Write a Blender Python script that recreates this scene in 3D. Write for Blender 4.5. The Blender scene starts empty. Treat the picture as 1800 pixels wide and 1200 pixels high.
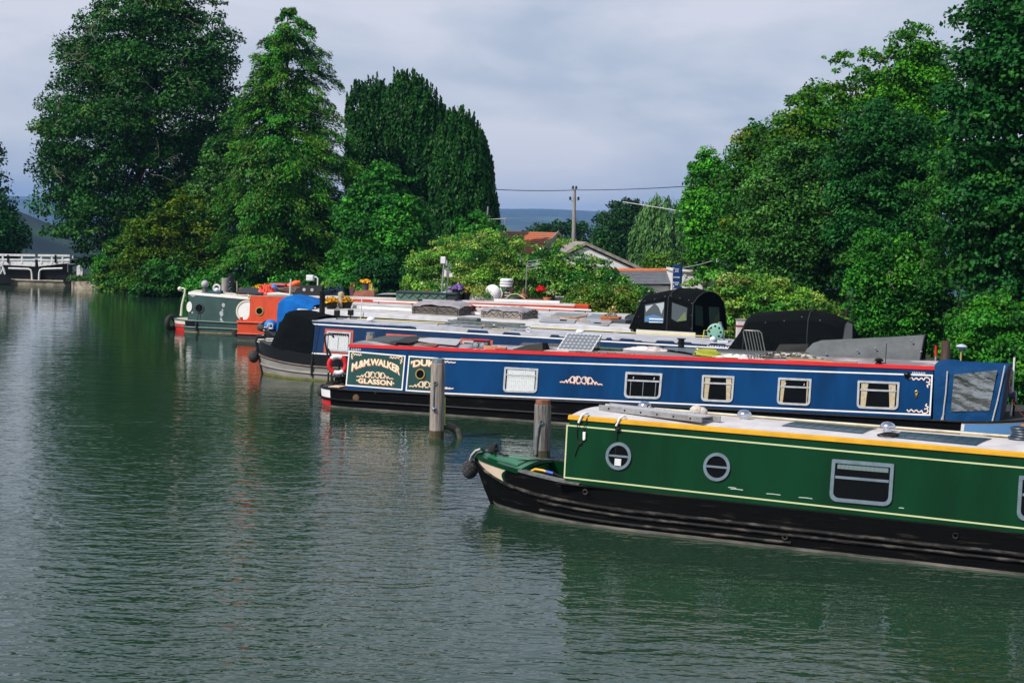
import bpy, math, random
import numpy as np
from mathutils import Vector, Matrix

# ------------------------------------------------------------------ camera, world, sun, exposure
sc = bpy.context.scene
COL = sc.collection
random.seed(7)
CAM_H, FPX, HORIZON, ROLL = 4.5, 2900.0, 395.0, 0.028
PITCH = math.atan((600 - HORIZON) / FPX)
cam_data = bpy.data.cameras.new("camera")
cam = bpy.data.objects.new("camera", cam_data)
COL.objects.link(cam)
cam_data.sensor_width = 36.0
cam_data.lens = 36.0 * FPX / 1800.0
cam_data.clip_start, cam_data.clip_end = 0.5, 30000
cam.matrix_world = Matrix.Translation((0, 0, CAM_H)) @ Matrix.Rotation(math.pi / 2 - PITCH, 4, 'X') @ Matrix.Rotation(ROLL, 4, 'Z')
sc.camera = cam

SUN = Vector((-0.54, -0.42, 0.73)).normalized()
world = bpy.data.worlds.new("World")
sc.world = world
world.use_nodes = True
wn, wl = world.node_tree.nodes, world.node_tree.links
wn.clear()
w_out = wn.new('ShaderNodeOutputWorld')
w_bg = wn.new('ShaderNodeBackground')
w_sky = wn.new('ShaderNodeTexSky')
w_sky.sky_type = 'NISHITA'
w_sky.sun_disc = False
w_sky.sun_elevation = math.asin(SUN.z)
w_sky.sun_rotation = math.atan2(SUN.x, SUN.y)
w_sky.dust_density = 2.0
w_geo = wn.new('ShaderNodeTexCoord')
w_map = wn.new('ShaderNodeMapping')
w_map.inputs['Scale'].default_value = (3.0, 3.0, 9.5)
w_map.inputs['Location'].default_value = (1.3, 0.2, 0.4)
w_noise = wn.new('ShaderNodeTexNoise')
w_noise.inputs['Scale'].default_value = 1.3
w_noise.inputs['Distortion'].default_value = .5
w_noise.inputs['Detail'].default_value = 6.0
w_noise.inputs['Roughness'].default_value = 0.52
w_ramp = wn.new('ShaderNodeValToRGB')
w_ramp.color_ramp.elements[0].position, w_ramp.color_ramp.elements[0].color = 0.41, (4.9, 5.7, 7.2, 1)
w_ramp.color_ramp.elements[1].position, w_ramp.color_ramp.elements[1].color = 0.60, (7.5, 7.7, 8.8, 1)
w_mix = wn.new('ShaderNodeMixRGB')
w_sep = wn.new('ShaderNodeSeparateXYZ')          # cloud banked low, clearer blue overhead
w_alt = wn.new('ShaderNodeMapRange')
w_alt.inputs[1].default_value, w_alt.inputs[2].default_value = 0.38, 0.80
w_alt.inputs[3].default_value, w_alt.inputs[4].default_value = 0.86, 0.22
wl.new(w_geo.outputs['Generated'], w_map.inputs[0])
wl.new(w_map.outputs[0], w_noise.inputs['Vector'])
wl.new(w_noise.outputs['Fac'], w_ramp.inputs[0])
wl.new(w_sky.outputs[0], w_mix.inputs[1])
wl.new(w_ramp.outputs[0], w_mix.inputs[2])
wl.new(w_geo.outputs['Generated'], w_sep.inputs[0])
wl.new(w_sep.outputs[2], w_alt.inputs[0])
wl.new(w_alt.outputs[0], w_mix.inputs[0])
wl.new(w_mix.outputs[0], w_bg.inputs[0])
w_bg.inputs[1].default_value = 0.105
wl.new(w_bg.outputs[0], w_out.inputs[0])

sun_data = bpy.data.lights.new("sun", 'SUN')
sun_data.energy = 5.0
sun_data.angle = math.radians(0.6)
sun_data.color = (1.0, 0.95, 0.88)
sun = bpy.data.objects.new("sun", sun_data)
COL.objects.link(sun)
sun.location = (-30, -20, 40)
sun.rotation_euler = SUN.to_track_quat('Z', 'Y').to_euler()
sc.view_settings.view_transform = 'Standard'
sc.view_settings.look = 'None'
sc.view_settings.exposure = -0.08
sc.view_settings.gamma = 1
sc.cycles.max_bounces = 8
sc.cycles.diffuse_bounces = 2
sc.cycles.transparent_max_bounces = 8
sc.cycles.use_denoising = True

# ------------------------------------------------------------------ measuring: photo pixel -> place in the world
ROT = np.array(cam.matrix_world.to_3x3())
CP = np.array([0, 0, CAM_H])
def ray(u, v): return ROT @ np.array([(u - 900) / FPX, -(v - 600) / FPX, -1.0])
def at_z(u, v, z):
    d = ray(u, v); return CP + d * ((z - CAM_H) / d[2])
def at_y(u, v, y):
    d = ray(u, v); return CP + d * (y / d[1])

# ------------------------------------------------------------------ materials
MATS = {}
def mat(name, col, rough=0.5, metal=0.0, var=0.0, scale=6.0, stretch=(1, 1, 1), col2=None, bump=0.0, bscale=None, spec=0.5, lo=0.4, hi=0.65, coat=0.0):
    if name in MATS: return MATS[name]
    m = bpy.data.materials.new(name); m.use_nodes = True
    n, l = m.node_tree.nodes, m.node_tree.links
    p = n['Principled BSDF']
    p.inputs['Roughness'].default_value = rough
    p.inputs['Metallic'].default_value = metal
    p.inputs['Specular IOR Level'].default_value = spec
    p.inputs['Coat Weight'].default_value = coat
    c = (*col, 1)
    if var or col2 or bump:
        tc = n.new('ShaderNodeTexCoord'); mp = n.new('ShaderNodeMapping'); mp.inputs['Scale'].default_value = stretch
        l.new(tc.outputs['Object'], mp.inputs[0])
        ns = n.new('ShaderNodeTexNoise'); ns.inputs['Scale'].default_value = scale; ns.inputs['Detail'].default_value = 7; ns.inputs['Roughness'].default_value = .62
        l.new(mp.outputs[0], ns.inputs['Vector'])
        rp = n.new('ShaderNodeValToRGB')
        c2 = (*col2, 1) if col2 else tuple(max(0, x * (1 - var)) for x in col) + (1,)
        rp.color_ramp.elements[0].position, rp.color_ramp.elements[0].color = lo, c
        rp.color_ramp.elements[1].position, rp.color_ramp.elements[1].color = hi, c2
        l.new(ns.outputs['Fac'], rp.inputs[0]); l.new(rp.outputs[0], p.inputs['Base Color'])
        if bump:
            b = n.new('ShaderNodeBump'); b.inputs['Strength'].default_value = min(1, bump); b.inputs['Distance'].default_value = .03 * max(1, bump)
            src = ns
            if bscale:
                src = n.new('ShaderNodeTexNoise'); src.inputs['Scale'].default_value = bscale; src.inputs['Detail'].default_value = 5
                l.new(mp.outputs[0], src.inputs['Vector'])
            l.new(src.outputs['Fac'], b.inputs['Height']); l.new(b.outputs[0], p.inputs['Normal'])
    else:
        p.inputs['Base Color'].default_value = c
    MATS[name] = m
    return m

def paint(name, col, rough=0.32, var=0.22, spec=0.22):
    return mat(name, col, rough, var=var, scale=1.6, stretch=(1.3, 1, .7), spec=spec, bump=.05, bscale=3)

def glass_mat():
    if 'window_glass' in MATS: return MATS['window_glass']
    m = bpy.data.materials.new('window_glass'); m.use_nodes = True
    n, l = m.node_tree.nodes, m.node_tree.links
    n.clear()
    o = n.new('ShaderNodeOutputMaterial'); t = n.new('ShaderNodeBsdfTransparent'); g = n.new('ShaderNodeBsdfGlossy'); mx = n.new('ShaderNodeMixShader'); f = n.new('ShaderNodeFresnel')
    f.inputs[0].default_value = 1.22; g.inputs['Roughness'].default_value = .03
    t.inputs[0].default_value = (.93, .95, .94, 1)
    l.new(f.outputs[0], mx.inputs[0]); l.new(t.outputs[0], mx.inputs[1]); l.new(g.outputs[0], mx.inputs[2]); l.new(mx.outputs[0], o.inputs[0])
    MATS['window_glass'] = m
    return m

def leaf_mat():
    if 'leaf' in MATS: return MATS['leaf']
    m = bpy.data.materials.new('leaf'); m.use_nodes = True
    n, l = m.node_tree.nodes, m.node_tree.links
    p = n['Principled BSDF']; o = n['Material Output']
    a = n.new('ShaderNodeAttribute'); a.attribute_name = 'leaf_colour'
    p.inputs['Roughness'].default_value = .5; p.inputs['Specular IOR Level'].default_value = .14
    t = n.new('ShaderNodeBsdfTranslucent'); mx = n.new('ShaderNodeMixShader'); mx.inputs[0].default_value = .12
    l.new(a.outputs['Color'], p.inputs['Base Color']); l.new(a.outputs['Color'], t.inputs[0])
    l.new(p.outputs[0], mx.inputs[1]); l.new(t.outputs[0], mx.inputs[2]); l.new(mx.outputs[0], o.inputs[0])
    MATS['leaf'] = m
    return m

# ------------------------------------------------------------------ mesh helpers
class MB:
    def __init__(s): s.v = []; s.f = []; s.m = []; s.mi = 0
    def add(s, vs, fs):
        b = len(s.v); s.v += [tuple(float(c) for c in p) for p in vs]; s.f += [[b + i for i in f] for f in fs]; s.m += [s.mi] * len(fs); return s
    def box(s, x0, x1, y0, y1, z0, z1):
        return s.add([(x0, y0, z0), (x1, y0, z0), (x1, y1, z0), (x0, y1, z0), (x0, y0, z1), (x1, y0, z1), (x1, y1, z1), (x0, y1, z1)],
                     [(0, 3, 2, 1), (4, 5, 6, 7), (0, 1, 5, 4), (1, 2, 6, 5), (2, 3, 7, 6), (3, 0, 4, 7)])
    def bar(s, a, b, w, h, up=(0, 0, 1)):
        a, b = Vector(a), Vector(b); d = (b - a).normalized(); x = d.cross(Vector(up))
        if x.length < 1e-4: x = d.cross(Vector((1, 0, 0)))
        x.normalize(); y = x.cross(d); x *= w / 2; y *= h / 2
        vs = [a - x - y, a + x - y, a + x + y, a - x + y, b - x - y, b + x - y, b + x + y, b - x + y]
        return s.add(vs, [(0, 1, 2, 3), (7, 6, 5, 4), (0, 4, 5, 1), (1, 5, 6, 2), (2, 6, 7, 3), (3, 7, 4, 0)])
    def tube(s, pts, r, n=8, closed=False, cap=True):
        P = [Vector(p) for p in pts]; k = len(P)
        R = r if isinstance(r, (list, tuple)) else [r] * k
        vs = []; nrm = None
        for i in range(k):
            if closed: d = P[(i + 1) % k] - P[i - 1]
            else: d = P[min(i + 1, k - 1)] - P[max(i - 1, 0)]
            if d.length < 1e-9: d = Vector((0, 0, 1))
            d.normalize()
            if nrm is None:
                nrm = d.cross(Vector((0, 0, 1)) if abs(d.z) < .9 else Vector((1, 0, 0)))
            nrm = (nrm - d * nrm.dot(d)).normalized(); b = d.cross(nrm)
            for j in range(n):
                a = 2 * math.pi * j / n
                vs.append(P[i] + nrm * (math.cos(a) * R[i]) + b * (math.sin(a) * R[i]))
        fs = []
        for i in range(k if closed else k - 1):
            i2 = (i + 1) % k
            for j in range(n):
                j2 = (j + 1) % n; fs.append((i * n + j, i * n + j2, i2 * n + j2, i2 * n + j))
        if cap and not closed:
            fs.append(tuple(range(n))[::-1]); fs.append(tuple((k - 1) * n + j for j in range(n)))
        return s.add(vs, fs)
    def lathe(s, prof, c=(0, 0, 0), n=16, axis='Z'):
        vs = []
        for r, z in prof:
            for j in range(n):
                a = 2 * math.pi * j / n
                x, y = r * math.cos(a), r * math.sin(a)
                q = (x, y, z) if axis == 'Z' else ((z, x, y) if axis == 'X' else (x, z, y))
                vs.append((c[0] + q[0], c[1] + q[1], c[2] + q[2]))
        fs = []
        for i in range(len(prof) - 1):
            for j in range(n):
                j2 = (j + 1) % n; fs.append((i * n + j, i * n + j2, (i + 1) * n + j2, (i + 1) * n + j))
        if prof[0][0] > 1e-6: fs.append(tuple(range(n))[::-1])
        if prof[-1][0] > 1e-6: fs.append(tuple((len(prof) - 1) * n + j for j in range(n)))
        return s.add(vs, fs)
    def ball(s, c, r, n=12, sz=1.0):
        k = n // 2
        return s.lathe([(max(1e-7, r * math.sin(math.pi * i / k)), -r * sz * math.cos(math.pi * i / k)) for i in range(k + 1)], c, n)
    def loft(s, secs, closed=False, caps=False):
        n = len(secs[0]); vs = [p for q in secs for p in q]; fs = []
        for i in range(len(secs) - 1):
            for j in range(n if closed else n - 1):
                j2 = (j + 1) % n; fs.append((i * n + j, i * n + j2, (i + 1) * n + j2, (i + 1) * n + j))
        if caps: fs.append(tuple(range(n))[::-1]); fs.append(tuple((len(secs) - 1) * n + j for j in range(n)))
        return s.add(vs, fs)
    def prism(s, lo, hi):
        n = len(lo)
        return s.add(list(lo) + list(hi), [tuple(range(n))[::-1], tuple(range(n, 2 * n))] + [(i, (i + 1) % n, n + (i + 1) % n, n + i) for i in range(n)])
    def torus(s, c, R, r, n=28, k=10, axis='Y', a0=0, a1=2 * math.pi):
        full = abs(a1 - a0 - 2 * math.pi) < 1e-6
        pts = []
        for i in range(n if full else n + 1):
            a = a0 + (a1 - a0) * i / n; x, y = R * math.cos(a), R * math.sin(a)
            q = (x, 0, y) if axis == 'Y' else ((x, y, 0) if axis == 'Z' else (0, x, y))
            pts.append((c[0] + q[0], c[1] + q[1], c[2] + q[2]))
        return s.tube(pts, r, k, closed=full)
    def build(s, name, mats, parent=None, smooth=False, loc=None, rz=0.0, bevel=0.0):
        me = bpy.data.meshes.new(name)
        me.from_pydata(s.v, [], s.f)
        for m in (mats if isinstance(mats, (list, tuple)) else [mats]): me.materials.append(m)
        if any(s.m): me.polygons.foreach_set('material_index', s.m)
        import bmesh
        bm = bmesh.new(); bm.from_mesh(me); bmesh.ops.recalc_face_normals(bm, faces=bm.faces); bm.to_mesh(me); bm.free()
        if smooth:
            me.polygons.foreach_set('use_smooth', [True] * len(me.polygons)); me.set_sharp_from_angle(angle=.7)
        o = bpy.data.objects.new(name, me); COL.objects.link(o)
        if parent: o.parent = parent
        if loc is not None: o.location = tuple(float(c) for c in loc)
        o.rotation_euler = (0, 0, rz)
        if bevel:
            b = o.modifiers.new('bevel', 'BEVEL'); b.width = bevel; b.segments = 2; b.limit_method = 'ANGLE'
        return o

def tag(o, label, cat=None, group=None, kind=None):
    if label: o['label'] = label
    if cat: o['category'] = cat
    if group: o['group'] = group
    if kind: o['kind'] = kind
    return o
def thing(name, label, cat, loc=(0, 0, 0), rz=0.0, group=None):
    o = bpy.data.objects.new(name, None); COL.objects.link(o); o.empty_display_size = .3
    o.location = tuple(float(c) for c in loc); o.rotation_euler = (0, 0, rz)
    return tag(o, label, cat, group)
def lerp(a, b, t): return a + (b - a) * t
def sstep(a, b, x):
    t = min(1, max(0, (x - a) / (b - a))); return t * t * (3 - 2 * t)

# ------------------------------------------------------------------ ground, water, hills, haze
WATER = [(-70, -40), (-70, 104.5), (-24.6, 104.5), (-24.3, 97.6), (-19, 93.5), (-12, 84), (-4, 74), (3, 66.5), (5.2, 58), (7.4, 47.2), (10.2, 41.5), (12.6, 36.5), (16.5, 27), (23, 8), (30, -40)]
def wdist(x, y):
    ins = False; best = 1e9; n = len(WATER)
    for i in range(n):
        x0, y0 = WATER[i]; x1, y1 = WATER[(i + 1) % n]
        if (y0 > y) != (y1 > y) and x < (x1 - x0) * (y - y0) / (y1 - y0) + x0: ins = not ins
        dx, dy = x1 - x0, y1 - y0; t = max(0, min(1, ((x - x0) * dx + (y - y0) * dy) / (dx * dx + dy * dy)))
        best = min(best, math.hypot(x - x0 - t * dx, y - y0 - t * dy))
    return -best if ins else best
def ground_z(x, y):
    if y < 125 and -90 < x < 60:
        d = wdist(x, y)
        z = lerp(-1.3, .42, sstep(-.7, .15, d)) + .25 * sstep(1, 8, d)
    else: z = .67
    z -= 4.0 * sstep(104, 150, y) + 18 * sstep(140, 300, y) + 100 * sstep(260, 1500, y)
    if y > 2200:
        k = sstep(2200, 6800, y)
        z += k * (185 + 14 * math.sin(x * .0016 + 1) + 9 * math.sin(x * .0041 + y * .0006) + 4 * math.sin(x * .011))
    elif y > 300:
        z += 5 * math.sin(x * .011 + y * .004) * sstep(300, 700, y) + 93 * math.exp(-((x + 345) / 170) ** 2 - ((y - 1000) / 260) ** 2)
    return z
xs = sorted(set([-5200, -4200, -3400, -2700, -2100, -1600, -1200, -900, -650, -480, -350, -400, -300, -215, -180, -150, -130, -100] + list(range(-80, -34, 4)) + [i * 1.0 for i in range(-34, 35)] + list(range(38, 80, 5)) + [100, 130, 180, 250, 350, 480, 650, 900, 1200, 1600, 2100, 2700, 3400, 4200, 5200]))
ys = sorted(set([-45, -40, -30, -20, -10, 0, 8] + [14 + i * 1.25 for i in range(80)] + [116, 120, 126, 134, 144, 160, 180, 205, 240, 280, 340, 420, 540, 620, 700, 800, 900, 1000, 1100, 1200, 1350, 1500, 1900, 2300, 2700, 3100, 3600, 4100, 4600, 5100, 5600, 6100, 6600, 7000, 7400, 8000]))
gv = [(x, y, ground_z(x, y)) for y in ys for x in xs]
nx = len(xs)
g = MB(); g.add(gv, [(j * nx + i, j * nx + i + 1, (j + 1) * nx + i + 1, (j + 1) * nx + i) for j in range(len(ys) - 1) for i in range(nx - 1)])
gm = bpy.data.materials.new('turf_and_fields'); gm.use_nodes = True
n_, l_ = gm.node_tree.nodes, gm.node_tree.links
p_ = n_['Principled BSDF']; p_.inputs['Roughness'].default_value = .9; p_.inputs['Specular IOR Level'].default_value = .1
tc_ = n_.new('ShaderNodeTexCoord')
no_ = n_.new('ShaderNodeTexNoise'); no_.inputs['Scale'].default_value = .9; no_.inputs['Detail'].default_value = 8
l_.new(tc_.outputs['Object'], no_.inputs['Vector'])
r1_ = n_.new('ShaderNodeValToRGB'); r1_.color_ramp.elements[0].position = .35; r1_.color_ramp.elements[0].color = (.03, .055, .015, 1); r1_.color_ramp.elements[1].position = .7; r1_.color_ramp.elements[1].color = (.08, .12, .03, 1)
l_.new(no_.outputs['Fac'], r1_.inputs[0])
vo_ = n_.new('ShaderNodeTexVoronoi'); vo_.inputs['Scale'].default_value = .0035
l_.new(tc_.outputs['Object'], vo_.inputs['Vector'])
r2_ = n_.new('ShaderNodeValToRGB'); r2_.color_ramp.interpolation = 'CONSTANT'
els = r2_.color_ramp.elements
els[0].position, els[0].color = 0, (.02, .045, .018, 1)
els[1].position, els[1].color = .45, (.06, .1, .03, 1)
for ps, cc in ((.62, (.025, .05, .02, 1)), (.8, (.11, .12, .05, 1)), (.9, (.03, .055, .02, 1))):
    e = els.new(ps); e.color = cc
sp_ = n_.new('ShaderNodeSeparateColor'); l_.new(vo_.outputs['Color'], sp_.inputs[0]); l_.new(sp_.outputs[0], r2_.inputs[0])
sx_ = n_.new('ShaderNodeSeparateXYZ'); l_.new(tc_.outputs['Object'], sx_.inputs[0])
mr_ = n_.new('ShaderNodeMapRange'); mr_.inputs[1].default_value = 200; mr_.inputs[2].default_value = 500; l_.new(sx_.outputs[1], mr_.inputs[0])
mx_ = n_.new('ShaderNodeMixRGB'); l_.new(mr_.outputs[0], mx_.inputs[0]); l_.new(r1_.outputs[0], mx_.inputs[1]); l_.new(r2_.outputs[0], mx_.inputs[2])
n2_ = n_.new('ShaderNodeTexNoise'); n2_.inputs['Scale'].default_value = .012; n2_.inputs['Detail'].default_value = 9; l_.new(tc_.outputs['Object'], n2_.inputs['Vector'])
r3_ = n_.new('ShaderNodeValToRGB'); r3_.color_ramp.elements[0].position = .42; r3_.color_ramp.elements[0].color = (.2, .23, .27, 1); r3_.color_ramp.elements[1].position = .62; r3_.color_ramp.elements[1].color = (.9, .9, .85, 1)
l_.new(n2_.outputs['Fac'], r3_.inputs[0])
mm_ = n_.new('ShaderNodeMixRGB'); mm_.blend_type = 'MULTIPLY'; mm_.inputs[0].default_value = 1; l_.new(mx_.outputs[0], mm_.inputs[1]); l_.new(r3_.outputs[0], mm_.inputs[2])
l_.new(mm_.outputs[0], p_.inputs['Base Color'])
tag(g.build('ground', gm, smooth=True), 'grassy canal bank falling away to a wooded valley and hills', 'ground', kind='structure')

wm = bpy.data.materials.new('canal_water'); wm.use_nodes = True
n_, l_ = wm.node_tree.nodes, wm.node_tree.links
p_ = n_['Principled BSDF']
p_.inputs['Base Color'].default_value = (.012, .036, .020, 1); p_.inputs['Roughness'].default_value = .025; p_.inputs['IOR'].default_value = 1.33
p_.inputs['Specular IOR Level'].default_value = .5
tc_ = n_.new('ShaderNodeTexCoord')
def wnoise(scale, st, rot, det, rough=.5):
    mp = n_.new('ShaderNodeMapping'); mp.inputs['Scale'].default_value = st; mp.inputs['Rotation'].default_value = (0, 0, rot)
    l_.new(tc_.outputs['Object'], mp.inputs[0])
    ns = n_.new('ShaderNodeTexNoise'); ns.inputs['Scale'].default_value = scale; ns.inputs['Detail'].default_value = det; ns.inputs['Roughness'].default_value = rough
    l_.new(mp.outputs[0], ns.inputs['Vector']); return ns.outputs['Fac']
WA = wnoise(1.0, (1.75, 2.9, 1), .12, 3, .5)
WB = wnoise(1.0, (.45, 1.2, 1), -.1, 2)
WC = wnoise(1.0, (.12, .16, 1), .3, 3)
def wmath(op, a, b):
    m = n_.new('ShaderNodeMath'); m.operation = op
    for i, q in enumerate((a, b)):
        if isinstance(q, (int, float)): m.inputs[i].default_value = q
        else: l_.new(q, m.inputs[i])
    return m.outputs[0]
gust = n_.new('ShaderNodeMapRange'); gust.inputs[1].default_value = .35; gust.inputs[2].default_value = .65; gust.inputs[3].default_value = .5; gust.inputs[4].default_value = 1.15
l_.new(WC, gust.inputs[0])
WD = wnoise(1.0, (4.4, 6.8, 1), .02, 2)
fine = wmath('ADD', wmath('MULTIPLY', WA, .036), wmath('MULTIPLY', WD, .016))
wy_ = n_.new('ShaderNodeSeparateXYZ'); l_.new(tc_.outputs['Object'], wy_.inputs[0])
lee = n_.new('ShaderNodeMapRange'); lee.inputs[1].default_value = 27; lee.inputs[2].default_value = 62; lee.inputs[3].default_value = 1.0; lee.inputs[4].default_value = .22
l_.new(wmath('ADD', wy_.outputs[1], wmath('MULTIPLY', WC, 14)), lee.inputs[0])
hsum = wmath('ADD', wmath('MULTIPLY', wmath('MULTIPLY', fine, gust.outputs[0]), lee.outputs[0]), wmath('MULTIPLY', WB, .012))
bp_ = n_.new('ShaderNodeBump'); bp_.inputs['Strength'].default_value = 1.0; bp_.inputs['Distance'].default_value = 1.0
l_.new(hsum, bp_.inputs['Height']); l_.new(bp_.outputs[0], p_.inputs['Normal'])
w = MB(); w.add([(-75, -42, 0), (35, -42, 0), (35, 110, 0), (-75, 110, 0)], [(0, 1, 2, 3)])
tag(w.build('water', wm), 'murky green rippled canal basin water', 'water', kind='structure')

hz = MB(); hz.box(-5600, 5600, -60, 8400, -160, 110)
hm = bpy.data.materials.new('haze'); hm.use_nodes = True
hm.node_tree.nodes.clear()
ho = hm.node_tree.nodes.new('ShaderNodeOutputMaterial'); hv = hm.node_tree.nodes.new('ShaderNodeVolumePrincipled')
hv.inputs['Color'].default_value = (.27, .50, .92, 1); hv.inputs['Density'].default_value = 1.4e-4; hv.inputs['Anisotropy'].default_value = 0.0
hm.node_tree.links.new(hv.outputs[0], ho.inputs['Volume'])
tag(hz.build('haze', hm), 'blue summer haze over the valley', 'haze', kind='stuff')

# ------------------------------------------------------------------ foliage
def leaf_mesh(name, P, N, L, Wd, C, parent, rng, T=None, loc=None):
    n = len(P)
    N = N / (np.linalg.norm(N, axis=1, keepdims=True) + 1e-9)
    if T is None: T = rng.normal(size=(n, 3))
    T = T - N * np.sum(T * N, axis=1, keepdims=True); T /= (np.linalg.norm(T, axis=1, keepdims=True) + 1e-9)
    B = np.cross(N, T)
    L = L[:, None]; Wd = Wd[:, None]
    V = np.empty((n, 4, 3))
    V[:, 0] = P - T * L * .5
    V[:, 1] = P + B * Wd * .5 + T * L * .08 - N * Wd * .12
    V[:, 2] = P + T * L * .5 - N * Wd * .1
    V[:, 3] = P - B * Wd * .5 + T * L * .08 - N * Wd * .12
    me = bpy.data.meshes.new(name)
    me.vertices.add(4 * n); me.loops.add(4 * n); me.polygons.add(n)
    me.vertices.foreach_set('co', V.reshape(-1).astype(np.float32))
    me.loops.foreach_set('vertex_index', np.arange(4 * n, dtype=np.int32))
    me.polygons.foreach_set('loop_start', np.arange(0, 4 * n, 4, dtype=np.int32))
    me.update(calc_edges=True)
    ca = me.color_attributes.new('leaf_colour', 'FLOAT_COLOR', 'POINT')
    cc = np.ones((n, 4, 4), np.float32); cc[:, :, :3] = C[:, None, :]
    ca.data.foreach_set('color', cc.reshape(-1))
    me.materials.append(leaf_mat())
    o = bpy.data.objects.new(name, me); COL.objects.link(o)
    if parent: o.parent = parent
    if loc is not None: o.location = loc
    return o

LEAF_GAIN = np.array([1.05, 1.72, .48])
def pick(rng, cols, n, gain=True):
    w = np.array([c[3] for c in cols], float); w /= w.sum()
    return (np.array([c[:3] for c in cols]) * (LEAF_GAIN if gain else 1))[rng.choice(len(cols), n, p=w)]

def profile(prof, Y):
    out = []
    for v, ul, ur in prof:
        a, b = at_y(ul, v, Y), at_y(ur, v, Y)
        out.append(((a[2] + b[2]) / 2, a[0], b[0]))
    out.sort(); return np.array(out)

def crown_points(rng, pr, n, depth, inner, shell=.5):
    zs = np.linspace(pr[0, 0], pr[-1, 0], 200)
    xl, xr = np.interp(zs, pr[:, 0], pr[:, 1]), np.interp(zs, pr[:, 0], pr[:, 2])
    wt = (xr - xl) ** (1.25); cdf = np.cumsum(wt); cdf /= cdf[-1]
    z = np.interp(rng.random(n), cdf, zs)
    xl, xr = np.interp(z, pr[:, 0], pr[:, 1]), np.interp(z, pr[:, 0], pr[:, 2])
    th = rng.random(n) * 2 * np.pi
    back = (np.sin(th) > 0) & (rng.random(n) < .35)
    th = np.where(back, -th, th)
    rho = np.where(rng.random(n) < inner, rng.random(n) ** .5 * .7, shell + (1 - shell) * rng.random(n) ** .6)
    hw = (xr - xl) / 2
    return z, (xl + xr) / 2, hw, th, rho

BARK = lambda: mat('bark', (.09, .07, .05), .9, var=.55, scale=9, stretch=(1, 1, .25), bump=.6)
PALE = lambda: mat('pale_dead_wood', (.22, .21, .15), .85, var=.4, scale=7)

def limbs(mb, rng, base, top, r0, n, reach, zlo):
    mb.tube([base + (top - base) * t + Vector((rng.normal() * .12, rng.normal() * .12, 0)) * (t > 0) for t in np.linspace(0, 1, 7)], [r0 * (1 - .85 * t) for t in np.linspace(0, 1, 7)], 9)
    for i in range(n):
        t = zlo + (1 - zlo) * .85 * (i + rng.random()) / n
        p = base + (top - base) * t; a = rng.random() * 6.283; L = reach * (1.05 - .6 * t) * (.6 + .5 * rng.random())
        d = Vector((math.cos(a), math.sin(a) * .8, .5 + .4 * rng.random()))
        pts = [p + d * L * s + Vector((rng.normal(), rng.normal(), rng.normal())) * .09 * L * s for s in (0, .35, .7, 1)]
        r = r0 * (1 - .8 * t) * .5
        mb.tube(pts, [r, r * .7, r * .4, r * .12], 6)

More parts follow.
